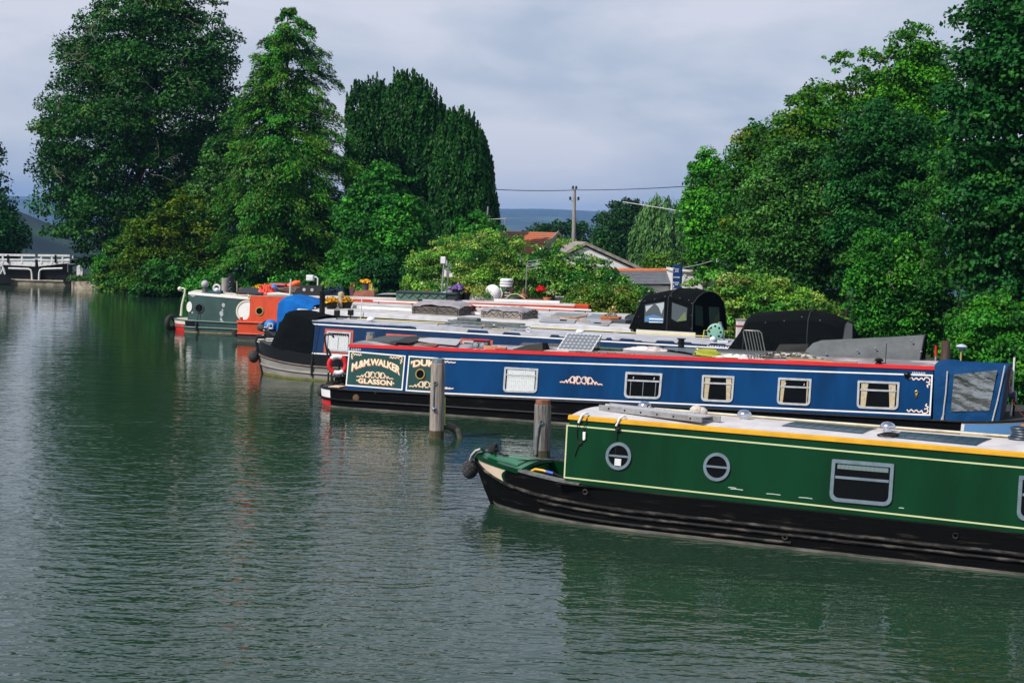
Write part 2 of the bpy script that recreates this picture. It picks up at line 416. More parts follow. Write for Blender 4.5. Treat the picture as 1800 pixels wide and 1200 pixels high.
def tree(name, label, prof, Y, cols, n_clump, per, leaf, clump, seed, depth=.8, cat='tree', group=None, trunk=True, dead=0, inner=.3, up=.5, flowers=None, shell=.5, aspect=.6, dense=1.0, trunk_r=None, vis_trunk=None):
    rng = np.random.default_rng(seed)
    pr = profile(prof, Y)
    cx = float(np.interp(pr[0, 0] + .35 * (pr[-1, 0] - pr[0, 0]), pr[:, 0], (pr[:, 1] + pr[:, 2]) / 2))
    bz = ground_z(cx, Y)
    root = thing(name, label, cat, (cx, Y, bz), 0, group)
    org = np.array([cx, Y, bz])
    z, xc, hw, th, rho = crown_points(rng, pr, n_clump, depth, inner, shell)
    cr = clump * (.38 + .95 * rng.random(n_clump) ** 1.4) * np.clip(hw / (hw.mean() + 1e-6), .45, 1.15)
    out_ = rng.random(n_clump) < .16; cr = np.where(out_, cr * .55, cr)
    hin = np.maximum(hw - cr * .75, hw * .3) * np.where(out_, 1.0 + .07 * rng.random(n_clump), 1.0)
    z = z + np.where(out_, .2 * clump * rng.random(n_clump), 0)
    C = np.stack([xc + hin * rho * np.cos(th), Y + np.clip(hin, 0, hw.max()) * depth * rho * np.sin(th), z - cr * .3], 1)
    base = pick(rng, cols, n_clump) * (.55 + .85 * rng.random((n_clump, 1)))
    n_clump_ = n_clump; k = np.repeat(np.arange(n_clump), np.maximum(4, (per * 2.3 * dense * (cr / clump) ** 1.5).astype(int)))
    n = len(k)
    d = rng.normal(size=(n, 3)); d[:, 2] = np.abs(d[:, 2]) * .9 - .35 * rng.random(n); d /= np.linalg.norm(d, axis=1, keepdims=True)
    rad = cr[k, None] * (.35 + .7 * rng.random((n, 1)) ** .6)
    P = C[k] + d * rad * np.array([1.1, 1.0, .88])
    N = d * .7 + rng.normal(size=(n, 3)) * .7 + np.array([0, 0, up])
    Lf = leaf * .74 * (.6 + .8 * rng.random(n))
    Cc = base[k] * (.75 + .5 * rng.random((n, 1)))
    if flowers:
        m = rng.random(n) < flowers[1]; m &= (d[:, 1] < .3)
        Cc[m] = np.array(flowers[0]) * (.8 + .3 * rng.random((m.sum(), 1))); Lf = np.where(m, Lf * flowers[2], Lf)
    P = P[:, :]; keep = P[:, 2] > np.array(bz) - .6
    P, N, Lf, Cc = P[keep], N[keep], Lf[keep], Cc[keep]
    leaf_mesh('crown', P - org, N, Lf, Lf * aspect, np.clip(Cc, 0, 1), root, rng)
    if trunk:
        tp = Vector((float((pr[-1, 1] + pr[-1, 2]) / 2 - cx), 0, float(pr[-1, 0] - bz) * .86))
        mb = MB(); limbs(mb, rng, Vector((0, 0, -.5)), tp, trunk_r or .022 * tp.z + .05, 12, float(hw.mean()) * .9, .2)
        mb.build('trunk', BARK(), root, smooth=True)
    if dead:
        for i in range(dead):
            mb = MB()
            zz, xx, hh, tt, rr = crown_points(rng, pr, 1, depth, 0, .85)
            if zz[0] < pr[0, 0] + .3 * (pr[-1, 0] - pr[0, 0]): continue
            a = -abs(tt[0]) if math.sin(tt[0]) > 0 else tt[0]
            if abs(math.cos(a)) > .78: a = -math.pi / 2 + .6 * math.cos(a)
            p = Vector((xx[0] + hh[0] * .93 * math.cos(a) - cx, hh[0] * depth * .97 * math.sin(a), zz[0] - bz))
            d = Vector((math.cos(a) * .8 + rng.normal() * .6, -.25, rng.normal() * .55)).normalized()
            L = hw.mean() * (.1 + .16 * rng.random())
            def branch(p, d, L, r, lev):
                pts = [p]; q = p.copy(); e = d.copy()
                for s in range(4):
                    e = (e + Vector((rng.normal(), rng.normal() * .3, rng.normal() - .15)) * .33).normalized(); q = q + e * L / 4; pts.append(q.copy())
                    if lev < 2 and s and rng.random() < .8: branch(q.copy(), (e + Vector((rng.normal(), 0, rng.normal())) * .8).normalized(), L * .5, r * .6, lev + 1)
                mb.tube(pts, [r, r * .85, r * .7, r * .5, r * .3], 5)
            branch(p, d, L, .013 + .010 * rng.random(), 0)
            mb.build('dead_branch', PALE(), root)
    return root

def conifer(name, label, prof, Y, cols, n_br, per, leaf, seed, droop=.35, depth=.9, spread=.5):
    rng = np.random.default_rng(seed)
    pr = profile(prof, Y)
    cx = float((pr[-1, 1] + pr[-1, 2]) / 2); bz = ground_z(cx, Y); H = pr[-1, 0] - bz
    root = thing(name, label, 'tree', (cx, Y, bz), 0, 'trees on the canal bank')
    org = np.array([cx, Y, bz])
    Ps, Ns, Ls, Cs, Ts = [], [], [], [], []
    mb = MB(); mb.tube([(0, 0, -.4), (0, 0, H * .5), (0, 0, H * .99)], [.34, .2, .02], 10)
    zs = pr[0, 0] + (pr[-1, 0] - pr[0, 0]) * (1 - (1 - rng.random(n_br)) ** .75)
    for z in zs:
        xl, xr = np.interp(z, pr[:, 0], pr[:, 1]), np.interp(z, pr[:, 0], pr[:, 2])
        th = rng.random() * 2 * np.pi
        if math.sin(th) > 0 and rng.random() < .35: th = -th
        hx = (xr - cx) if math.cos(th) > 0 else (cx - xl)
        Lb = math.hypot(hx * math.cos(th), .5 * (xr - xl) * depth * math.sin(th)) * (.45 + .68 * rng.random() ** .6)
        u = np.array([math.cos(th), math.sin(th), 0.])
        rise = .12 + .2 * rng.random(); dr = droop * (.7 + .6 * rng.random())
        m = int(per * (.35 + Lb / 4))
        s = .25 + .78 * rng.random(m) ** .7
        lat = rng.normal(size=m) * (.10 + .2 * (1 - s)) * Lb * spread
        side = np.array([-u[1], u[0], 0.])
        hang = np.abs(rng.normal(size=m)) * .30 * (.5 + .12 * Lb)
        P = np.array([cx, Y, z]) + u * (s * Lb)[:, None] + side * lat[:, None]
        P[:, 2] += rise * s * Lb - dr * (s ** 2.2) * Lb - hang * .8 + rng.normal(size=m) * .05
        T = u * .8 + side * (rng.normal(size=m) * .5)[:, None] + np.array([0, 0, -.55]) + rng.normal(size=(m, 3)) * .25
        N = np.array([0, 0, .8]) + u * .45 + rng.normal(size=(m, 3)) * .4
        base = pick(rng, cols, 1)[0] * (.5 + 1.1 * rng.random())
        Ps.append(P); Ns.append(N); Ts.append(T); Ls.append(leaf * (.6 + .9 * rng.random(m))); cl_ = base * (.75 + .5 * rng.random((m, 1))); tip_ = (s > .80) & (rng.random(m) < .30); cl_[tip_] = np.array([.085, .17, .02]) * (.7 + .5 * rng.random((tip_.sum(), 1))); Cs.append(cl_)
        if rng.random() < .25:
            pts = [(u[0] * q * Lb, u[1] * q * Lb, z - bz + rise * q * Lb - dr * q ** 2.2 * Lb) for q in (.0, .4, .75, 1.0)]
            mb.tube(pts, [.05, .035, .02, .006], 5)
    P = np.concatenate(Ps); N = np.concatenate(Ns); T = np.concatenate(Ts); Lf = np.concatenate(Ls); C = np.concatenate(Cs)
    k = P[:, 2] > bz - .2
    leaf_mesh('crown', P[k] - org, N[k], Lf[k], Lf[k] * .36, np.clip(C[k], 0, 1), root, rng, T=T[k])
    mb.build('trunk', BARK(), root, smooth=True)
    return root

def cypress(name, label, prof, Y, cols, seed, n, leaf, depth=.8):
    """dense upright sprays: flame-shaped clumps packed on the outside of the crown"""
    rng = np.random.default_rng(seed); pr = profile(prof, Y)
    cx = float((pr[0, 1] + pr[0, 2]) / 2); bz = ground_z(cx, Y); org = np.array([cx, Y, bz])
    root = thing(name, label, 'tree', (cx, Y, bz), 0, 'trees on the canal bank')
    nc = n; z, xc, hw, th, rho = crown_points(rng, pr, nc, depth, .2, .7)
    h = .6 + .9 * rng.random(nc) + .8 * (rng.random(nc) < .15); r = .16 + .3 * rng.random(nc) ** 1.5
    C = np.stack([xc + np.maximum(hw - r, 0) * rho * np.cos(th), Y + hw * depth * rho * np.sin(th), z - h * .75], 1)
    base = pick(rng, cols, nc) * (.75 + .5 * rng.random((nc, 1)))
    per = 64; k = np.repeat(np.arange(nc), per); m = len(k)
    q = rng.random(m); a = rng.random(m) * 6.283; rr = r[k] * (1 - q) ** .6 * (.5 + .5 * rng.random(m))
    P = C[k] + np.stack([np.cos(a) * rr, np.sin(a) * rr, q * h[k]], 1)
    N = np.stack([np.cos(a), np.sin(a), .35 * np.ones(m)], 1) + rng.normal(size=(m, 3)) * .4
    T = np.array([0, 0, 1.]) + rng.normal(size=(m, 3)) * .35
    Lf = leaf * (.6 + .8 * rng.random(m))
    leaf_mesh('crown', P - org, N, Lf, Lf * .45, base[k] * (.75 + .5 * rng.random((m, 1))), root, rng, T=T)
    mb = MB(); limbs(mb, rng, Vector((0, 0, -.5)), Vector((float((pr[-1, 1] + pr[-1, 2]) / 2 - cx), 0, float(pr[-1, 0] - bz) * .9)), .3, 8, float(hw.mean()) * .7, .1)
    mb.build('trunk', BARK(), root, smooth=True)

def willow(name, label, prof, Y, cols, seed, n, leaf):
    rng = np.random.default_rng(seed); pr = profile(prof, Y)
    cx = float((pr[0, 1] + pr[0, 2]) / 2); bz = ground_z(cx, Y); org = np.array([cx, Y, bz])
    root = thing(name, label, 'tree', (cx, Y, bz))
    z, xc, hw, th, rho = crown_points(rng, pr, n, .8, .15, .75)
    ln = (.8 + 2.2 * rng.random(n))
    per = 26; k = np.repeat(np.arange(n), per); m = len(k); q = rng.random(m)
    top = np.stack([xc + hw * rho * np.cos(th), Y + hw * .8 * rho * np.sin(th), z], 1)
    P = top[k] + rng.normal(size=(m, 3)) * np.array([.12, .12, .08])
    P[:, 2] -= q * ln[k]; P[:, 0] += np.cos(th[k]) * .25 * np.sin(q * 3)
    N = np.stack([np.cos(th[k]), np.sin(th[k]), .6 * np.ones(m)], 1) + rng.normal(size=(m, 3)) * .5
    T = np.array([0, 0, -1.]) + rng.normal(size=(m, 3)) * .25
    Lf = leaf * (.6 + .8 * rng.random(m)); base = pick(rng, cols, n) * (.7 + .6 * rng.random((n, 1)))
    kp = P[:, 2] > bz
    leaf_mesh('crown', (P - org)[kp], N[kp], Lf[kp], Lf[kp] * .3, (base[k] * (.8 + .4 * rng.random((m, 1))))[kp], root, rng, T=T[kp])
    mb = MB(); limbs(mb, rng, Vector((0, 0, -.5)), Vector((0, 0, float(pr[-1, 0] - bz) * .85)), .35, 10, float(hw.mean()) * .8, .3)
    mb.build('trunk', BARK(), root, smooth=True)

G_ASH = [(.012, .044, .022, 4), (.018, .056, .026, 3), (.028, .070, .030, 2), (.05, .08, .03, .7)]
G_YEL = [(.06, .075, .008, 4), (.035, .065, .010, 3), (.10, .10, .012, 1.3)]
G_CON = [(.016, .075, .018, 4), (.030, .105, .02, 4), (.055, .11, .022, 1.6)]
G_YEW = [(.006, .032, .012, 4), (.010, .042, .014, 3), (.02, .055, .016, .7)]
G_BRI = [(.026, .10, .03, 4), (.04, .13, .035, 3), (.014, .065, .025, 2)]
G_HED = [(.14, .19, .07, 4), (.085, .16, .065, 3), (.21, .20, .11, 2), (.04, .105, .045, 2), (.28, .19, .2, .4)]
G_MID = [(.022, .075, .026, 4), (.036, .095, .03, 3), (.014, .052, .023, 2)]
G_OAK = [(.03, .085, .018, 4), (.05, .105, .018, 3), (.085, .10, .014, 1.6)]
G_GOLD = [(.022, .07, .018, 5), (.16, .11, .010, .55), (.045, .075, .014, 2)]
G_GREY = [(.04, .09, .046, 4), (.06, .11, .06, 3), (.02, .06, .032, 2)]
G_DEEP = [(.008, .045, .024, 4), (.012, .055, .03, 3), (.02, .07, .035, 1.5)]
G_FAR = [(.008, .03, .016, 3), (.012, .038, .018, 2)]
BANK = 'trees on the canal bank'
tree('broadleaf_tree', 'dark broadleaf tree at the left edge beyond the lock gates', [(232, -60, 0), (265, -80, 14), (295, -80, 10), (340, -80, 24), (390, -90, 52), (430, -90, 52), (450, -80, 45)], 118, G_DEEP, 130, 120, .34, 1.5, 11, group=BANK)
tree('ash_tree', 'tallest dark green ash with pale dead twigs above the lock', [(-70, 200, 360), (-15, 178, 392), (40, 128, 418), (90, 96, 434), (140, 82, 440), (180, 60, 440), (208, 28, 438), (240, 48, 430), (300, 62, 410), (350, 52, 400), (400, 66, 390), (440, 104, 370), (480, 140, 345), (505, 165, 325)], 100, G_ASH, 860, 120, .27, 1.1, 12, group=BANK, dead=46, depth=.75, inner=.35)
tree('broadleaf_tree', 'shadowy leafy tree half hidden behind the ash', [(150, 330, 430), (230, 300, 450), (320, 250, 455), (420, 200, 455), (500, 170, 455)], 108, G_ASH, 230, 110, .3, 1.2, 44, group=BANK)
tree('grey_green_tree', 'grey green leafy tree wedged between the ash and the spire conifer', [(165, 405, 440), (200, 385, 445), (270, 345, 445), (330, 322, 440), (400, 330, 440), (470, 350, 430)], 97, G_GREY, 110, 120, .26, .9, 13, group=BANK)
tree('maple_tree', 'low golden green maple with layered boughs at the water edge', [(335, 300, 362), (355, 255, 390), (385, 222, 408), (425, 205, 418), (470, 196, 420), (512, 210, 405)], 93.5, G_YEL, 240, 120, .22, .62, 14, group=BANK, up=1.2)
conifer('spire_conifer', 'tall pointed conifer with drooping tan tipped boughs', [(12, 490, 522), (50, 455, 562), (110, 438, 594), (180, 424, 612), (240, 410, 634), (300, 396, 652), (350, 386, 655), (420, 378, 655), (470, 378, 640), (512, 392, 615)], 90, G_CON, 560, 330, .19, 15, depth=.9, droop=.40, spread=.72)
tree('leafy_tree', 'bright green broadleaf tree in front of the dark cypress', [(285, 645, 690), (318, 612, 735), (370, 592, 756), (430, 575, 757), (480, 570, 725), (520, 580, 700)], 84, G_BRI, 190, 130, .26, .85, 16, group=BANK)
cypress('cypress_tree', 'dark cypress with a broad blunt top behind the spire conifer', [(144, 622, 676), (165, 604, 706), (200, 598, 730), (300, 598, 760), (400, 610, 780), (480, 640, 790)], 97, G_YEW, 17, 1300, .22)
cypress('cypress_tree', 'tallest dark cypress in the middle of the dark clump', [(132, 686, 738), (158, 672, 776), (210, 672, 802), (300, 680, 840), (380, 700, 870), (460, 720, 880)], 95, G_YEW, 18, 1600, .22)
cypress('cypress_tree', 'stepped dark cypress standing next to the open valley view', [(196, 780, 832), (235, 758, 860), (275, 752, 872), (340, 750, 880), (395, 755, 884), (440, 770, 876)], 92, G_YEW, 19, 1100, .22)

tree('elder_bush', 'upright mid green elder rising from the hedge below the cypress', [(374, 825, 858), (388, 798, 884), (420, 780, 892), (460, 780, 900)], 79, G_BRI, 70, 110, .25, .7, 20, cat='bush')
tree('bramble_hedge', 'yellow green flowering bramble hedge behind the moored boats', [(404, 800, 900), (418, 768, 935), (442, 722, 965), (475, 704, 990), (515, 698, 1000), (548, 700, 1000)], 75.5, G_HED, 480, 110, .145, .48, 21, cat='hedge', trunk=False, flowers=((.62, .6, .5), .012, 1.0))
tree('rose_hedge', 'dog rose hedge in front of the white gable', [(420, 965, 1015), (436, 938, 1036), (460, 915, 1072), (484, 910, 1108), (515, 930, 1165), (560, 960, 1180)], 66.5, G_HED[:4] + [(.02, .08, .03, 5)], 430, 110, .14, .44, 22, cat='hedge', trunk=False, flowers=((.66, .62, .55), .014, 1.0))
tree('rose_bush', 'pinkish seeded bush just behind the roof solar panels', [(500, 1015, 1100), (515, 985, 1130), (540, 980, 1140), (562, 990, 1140)], 60.5, [(.13, .13, .05, 3), (.06, .11, .03, 3), (.2, .13, .09, 1.0)], 120, 110, .14, .42, 23, cat='bush', trunk=False, flowers=((.7, .66, .6), .012, 1.0))
tree('bramble_bush', 'sunlit bramble bush between the black boat hoods', [(468, 1262, 1325), (495, 1228, 1400), (525, 1236, 1462), (560, 1255, 1490), (605, 1270, 1490)], 51, G_HED, 430, 110, .12, .38, 24, cat='bush', trunk=False, flowers=((.7, .68, .6), .006, 1.0))
tree('bramble_bush', 'low bramble straggling across the foot of the white shed', [(490, 1205, 1262), (502, 1190, 1290), (525, 1160, 1310), (560, 1150, 1320)], 62, G_HED, 130, 110, .13, .4, 45, cat='bush', trunk=False, flowers=((.7, .68, .6), .008, 1.0))
tree('waterside_shrub', 'light green shrub overhanging the stone quay by the lock', [(402, 200, 226), (420, 184, 245), (450, 164, 262), (480, 156, 285), (514, 168, 300)], 97.2, [(.05, .12, .04, 3), (.03, .10, .035, 3), (.11, .13, .05, 1)], 130, 110, .2, .55, 25, cat='bush', trunk=False, flowers=((.5, .5, .4), .008, 1.0))
tree('waterside_shrub', 'dark leafy shrub trailing into the water below the maple', [(455, 255, 330), (478, 232, 345), (500, 225, 345), (517, 228, 340)], 91.2, G_MID, 90, 100, .2, .5, 26, cat='bush', trunk=False)
tree('waterside_shrub', 'green leafy shrub behind the stern of the grey green boat', [(478, 330, 400), (492, 322, 425), (505, 318, 440), (520, 325, 440)], 88, G_BRI, 80, 100, .2, .5, 27, cat='bush', trunk=False)
tree('waterside_shrub', 'low leafy shrub under the spire conifer behind the boat roofs', [(478, 520, 600), (490, 470, 640), (508, 455, 650), (530, 455, 660)], 79, G_BRI, 120, 100, .2, .5, 28, cat='bush', trunk=False)
tree('waterside_shrub', 'shaded shrub in the gap left of the bramble hedge', [(455, 640, 720), (480, 610, 740), (510, 600, 740), (535, 600, 740)], 79.5, G_DEEP, 90, 100, .22, .55, 29, cat='bush', trunk=False)

tree('distant_tree', 'dark small tree on the skyline beside the utility pole', [(384, 990, 1028), (393, 962, 1038), (404, 918, 1044), (440, 905, 1050), (470, 905, 1050)], 170, G_FAR, 120, 90, .4, 1.2, 30)
tree('distant_tree', 'dark rounded distant tree left of the weeping willow', [(347, 1088, 1122), (364, 1058, 1148), (400, 1036, 1160), (450, 1028, 1165), (500, 1035, 1165)], 150, G_FAR + [(.02, .06, .02, 1)], 190, 100, .36, 1.3, 31)
willow('weeping_willow', 'pale green weeping willow behind the white walled building', [(344, 1150, 1182), (362, 1126, 1202), (400, 1113, 1216), (440, 1108, 1218), (478, 1112, 1218)], 125, [(.06, .095, .075, 3), (.085, .12, .10, 2), (.04, .075, .06, 2)], 32, 480, .42)
tree('garden_bush', 'olive bush at the foot of the weeping willow', [(440, 1135, 1200), (455, 1120, 1215), (475, 1110, 1220), (500, 1110, 1220)], 112, [(.09, .12, .03, 3), (.05, .09, .03, 3)], 60, 90, .24, .7, 33, cat='bush', trunk=False)
tree('lime_tree', 'vivid light green tree at the left end of the right wood', [(264, 1228, 1262), (290, 1206, 1282), (330, 1193, 1295), (380, 1190, 1305), (430, 1196, 1305), (480, 1205, 1300)], 82, [(.04, .13, .02, 4), (.06, .16, .025, 2), (.022, .085, .02, 2)], 150, 130, .24, .8, 34, group=BANK)
tree('oak_tree', 'oak with scattered golden autumn leaves in the right wood', [(210, 1310, 1345), (240, 1285, 1400), (290, 1258, 1425), (340, 1250, 1425), (420, 1255, 1425), (490, 1268, 1400)], 69, G_GOLD, 260, 130, .2, .75, 35, group=BANK)
tree('oak_tree', 'broad yellow topped oak on the skyline of the right wood', [(76, 1484, 1530), (100, 1445, 1585), (150, 1425, 1605), (172, 1375, 1610), (205, 1340, 1625), (265, 1320, 1645), (330, 1320, 1645), (420, 1330, 1610)], 62, G_OAK, 420, 130, .19, .75, 36, group=BANK, dead=6)
tree('oak_tree', 'sunlit bright oak crown beside the corner tree', [(40, 1592, 1640), (60, 1558, 1652), (110, 1545, 1685), (200, 1545, 1700), (300, 1560, 1700)], 58, [(.05, .13, .016, 4), (.035, .10, .016, 3)], 170, 120, .18, .65, 37, group=BANK)
tree('poplar_tree', 'big dark round leaved tree filling the top right corner', [(-90, 1672, 1900), (-20, 1655, 1960), (20, 1662, 1980), (70, 1652, 1980), (130, 1640, 1990), (200, 1634, 1990), (280, 1640, 1990), (400, 1660, 1980), (520, 1680, 1960)], 45, G_DEEP + [(.03, .09, .04, 1)], 430, 120, .17, .62, 38, group=BANK, aspect=.85)
tree('sallow_tree', 'grey green sallow with pale thin stems above the black hood', [(238, 1372, 1420), (270, 1332, 1462), (320, 1302, 1482), (380, 1286, 1502), (440, 1292, 1502), (500, 1312, 1495), (560, 1340, 1485)], 56, G_GREY, 330, 130, .16, .6, 39, group=BANK, dead=10)
tree('ivy_clad_tree', 'dark ivy clad tree in the middle of the right wood', [(176, 1505, 1580), (215, 1452, 1645), (280, 1440, 1690), (350, 1440, 1690), (440, 1440, 1670), (500, 1450, 1660)], 54, G_DEEP + [(.02, .075, .04, 2)], 330, 130, .16, .6, 40, group=BANK)
tree('hawthorn_tree', 'fine leaved hawthorn thicket at the right edge', [(262, 1650, 1900), (300, 1592, 1960), (360, 1580, 1960), (430, 1596, 1960), (520, 1615, 1960), (600, 1620, 1960), (660, 1640, 1960)], 47, G_MID, 470, 130, .13, .52, 41, group=BANK, dead=10)
tree('hazel_bush', 'bright green hazel bush behind the grey cover', [(398, 1505, 1575), (430, 1480, 1645), (480, 1468, 1680), (540, 1478, 1685), (610, 1490, 1685)], 48.5, [(.03, .11, .025, 4), (.05, .13, .03, 2), (.015, .065, .02, 3)], 270, 130, .14, .5, 42, cat='bush', dead=5)
tree('bindweed_bush', 'leafy bush with white blooms behind the blue canopy', [(510, 1735, 1830), (555, 1680, 1880), (610, 1640, 1900), (690, 1640, 1900)], 41.5, [(.03, .11, .03, 4), (.06, .15, .03, 2), (.014, .06, .022, 2)], 230, 120, .14, .42, 43, cat='bush', trunk=False, flowers=((.75, .75, .72), .003, .9))

# ------------------------------------------------------------------ lock and quay
WHITE = mat('white_paint', (.78, .78, .80), .45, var=.25, scale=7)
BLACK = mat('black_paint', (.005, .0055, .006), .4, var=.5, scale=5, spec=.3)
STONE = mat('lock_stone', (.36, .31, .23), .85, col2=(.12, .10, .08), scale=2.2, bump=.5)
COPE = mat('coping_stone', (.42, .38, .30), .85, var=.5, scale=3, bump=.3)
TIMBER = mat('wet_timber', (.10, .085, .06), .8, var=.6, scale=3, stretch=(3, 1, .6), bump=.3)
LY = 101.6
def LP(u, v, y=LY): return Vector(at_y(u, v, y))
t = thing('lock_wall', 'long pale stone sill along the water below the lock gates', 'wall', LP(62, 497), 0)
b0, b1 = LP(-60, 499), LP(126, 499)
o = MB(); o.box(b0.x - t.location.x, b1.x - t.location.x, -.2, 1.0, -1.2 - t.location.z, .22 - t.location.z); o.build('sill', STONE, t, bevel=.03)
o = MB(); o.box(b0.x - t.location.x, b1.x - t.location.x, -.26, 1.0, .22 - t.location.z, .30 - t.location.z); o.build('coping', COPE, t, bevel=.02)
def gate(label, ua, ub, flip):
    t = thing('lock_gate', label, 'lock gate', LP((ua + ub) / 2, 497), 0, 'lock gates across the canal')
    L = t.location
    def q(u, v, dy=0): return Vector(LP(u, v)) - L + Vector((0, .6 + dy, 0))
    o = MB(); o.bar(q(ua, 479), q(ub, 479), .25, 1.15); o.build('gate_panel', BLACK, t)
    o = MB(); o.bar(q(ua, 489), q(ub, 489), .2, .62); o.build('lower_planks', TIMBER, t)
    i0, i1 = (ua, ub) if flip else (ub, ua)   # i1 = mitre end of the leaf
    o = MB()
    o.bar(q(i1, 464.5, -.35) , q(i0, 459.5 if flip else 458.5, -.35), .28, .30); o.build('balance_beam', WHITE, t, bevel=.03)
    o = MB()
    o.bar(q(ua, 448 + .012 * ua, -.5), q(ub, 448 + .012 * ub, -.5), .07, .13)
    o.bar(q(ua, 456 + .012 * ua, -.5), q(ub, 456 + .012 * ub, -.5), .06, .10)
    n = 3
    for k in range(n):
        u = lerp(ua, ub, (k + .3) / n); o.bar(q(u, 447 + .012 * u, -.47), q(u, 463, -.47), .10, .10)
    o.build('handrail', WHITE, t)
    o = MB(); s = 1 if flip else -1
    o.tube([q(i1 - s * 3.5, 493, -.75), q(i1 - s * 4, 480, -.75), q(i1 - s * 5.5, 474.5, -.75), q(i1 - s * 10, 472.5, -.75), q(i1 - s * 45, 471.5, -.75)], .055, 8); o.build('hand_loop', WHITE, t, smooth=True)
    o = MB(); m_ = (ua + ub) / 2; o.tube([q(m_, 494, -.6), q(m_, 476, -.6)], .04, 6); o.tube([q(m_ + 3, 462, -.55), q(m_ + 3, 448, -.55)], .06, 6); o.build('paddle_rod', BLACK, t)
gate('left lock gate leaf running out of frame', -40, 61, True)
gate('right lock gate leaf with its beam running under the trees', 66, 122, False)
t = thing('gate_post', 'black mitre posts where both lock gates meet', 'post', LP(63.5, 495))
o = MB(); o.box(-.22, -.02, .2, .6, -.1, 1.35); o.build('post', BLACK, t); o = MB(); o.box(.02, .22, .2, .6, -.1, 1.35); o.build('post', BLACK, t)
for (a, b_) in ((-.24, -.02), (.02, .24)):
    o = MB(); o.box(a, b_, .16, .62, 1.35, 1.42); o.build('cap', WHITE, t)
t = thing('balance_beam', 'black balance beam angled to the bank at the lock', 'beam', LP(128, 470))
o = MB(); a = LP(95, 467.5, 102.0) - t.location; b_ = LP(158, 457, 103.5) - t.location; o.bar(a, b_, .35, .40); o.build('beam', BLACK, t, bevel=.03)
o = MB(); o.bar(LP(128, 451.5, 101.5) - t.location, LP(160, 457, 103) - t.location, .1, .14); o.build('rail', WHITE, t)
t = thing('paddle_gear', 'black ground paddle ramp with white rack left of the lock', 'lock gear', LP(9, 492, 100.9))
o = MB(); L = t.location
o.prism([LP(-10, 478, 100.8) - L, LP(20, 489, 100.8) - L, LP(19, 498, 100.8) - L, LP(-10, 498, 100.8) - L], [LP(-10, 478, 101.3) - L, LP(20, 489, 101.3) - L, LP(19, 498, 101.3) - L, LP(-10, 498, 101.3) - L]); o.build('ramp', BLACK, t)
o = MB(); o.tube([LP(-1, 482, 100.9) - L, LP(0, 468, 100.9) - L, LP(3, 466, 100.9) - L, LP(6, 472, 100.9) - L, LP(9, 482, 100.9) - L], .06, 6); o.tube([LP(1, 482, 100.9) - L, LP(6, 470, 100.9) - L], .05, 6); o.build('rack', WHITE, t)
t = thing('paddle_gear', 'dark paddle ramp with small grey frame right of the lock', 'lock gear', LP(120, 490, 101.2)); L = t.location
o = MB(); o.prism([LP(111, 488, 101.0) - L, LP(136, 476, 101.0) - L, LP(136, 497, 101.0) - L, LP(111, 497, 101.0) - L], [LP(111, 488, 101.5) - L, LP(136, 476, 101.5) - L, LP(136, 497, 101.5) - L, LP(111, 497, 101.5) - L]); o.build('ramp', BLACK, t)
o = MB(); o.tube([LP(119.5, 478, 101) - L, LP(119.5, 464.5, 101) - L, LP(133, 464.5, 101) - L, LP(133, 476, 101) - L], .04, 6); o.build('frame', mat('grey_steel', (.18, .2, .21), .5, .3), t)
t = thing('quay', 'curved pale stone quay end beside the lock', 'wall', LP(145, 498, 98.5)); L = t.location
pts = [(125.5, 500.5, 100.6), (126, 503.5, 99.2), (131, 506, 98.2), (142, 507, 97.6), (158, 508, 97.2), (182, 509, 97.0)]
lo, hi = [], []
o = MB(); secs = []
for u, v, y in pts:
    p = at_y(u, v, y); secs.append([(p[0] - L.x, y - L.y, -.6 - L.z), (p[0] - L.x, y - L.y, .40 - L.z), (p[0] - L.x + .3, y - L.y + 1.0, .47 - L.z)])
o.loft(secs); o.build('stone_face', STONE, t, smooth=True)
t = thing('mooring_post', 'white wooden signal post standing on the grassy quay', 'post', LP(138.5, 492, 99.3)); L = t.location
o = MB(); h = LP(138, 469, 99.3).z - L.z + .05; o.prism([(-.11, -.1, -.2), (.11, -.1, -.2), (.11, .1, -.2), (-.11, .1, -.2)], [(-.11, -.1, h), (.11, -.1, h), (.11, .1, h), (-.11, .1, h)]); o.add([(-.11, -.1, h), (.11, -.1, h), (.11, .1, h), (-.11, .1, h), (0, 0, h + .13)], [(0, 1, 4), (1, 2, 4), (2, 3, 4), (3, 0, 4)]); o.build('shaft', WHITE, t)
o = MB(); o.box(.12, .24, -.09, .09, h * .1, h * .9); o.build('side_board', WHITE, t)
rng = np.random.default_rng(5)
P = np.stack([LP(127, 497, 99.5).x + rng.random(2600) * 2.6, 98.0 + rng.random(2600) * 3, .45 + .25 * rng.random(2600)], 1)
gr_ = leaf_mesh('quay_grass', P, rng.normal(size=(2600, 3)) + np.array([0, -1, .3]), .28 * np.ones(2600), .05 * np.ones(2600), np.array([(.05, .13, .03)]) * (.6 + .8 * rng.random((2600, 1))), None, rng, T=np.array([0, 0, 1.]) + rng.normal(size=(2600, 3)) * .3)
tag(gr_, 'short grass growing on the stone quay', 'grass', kind='stuff')

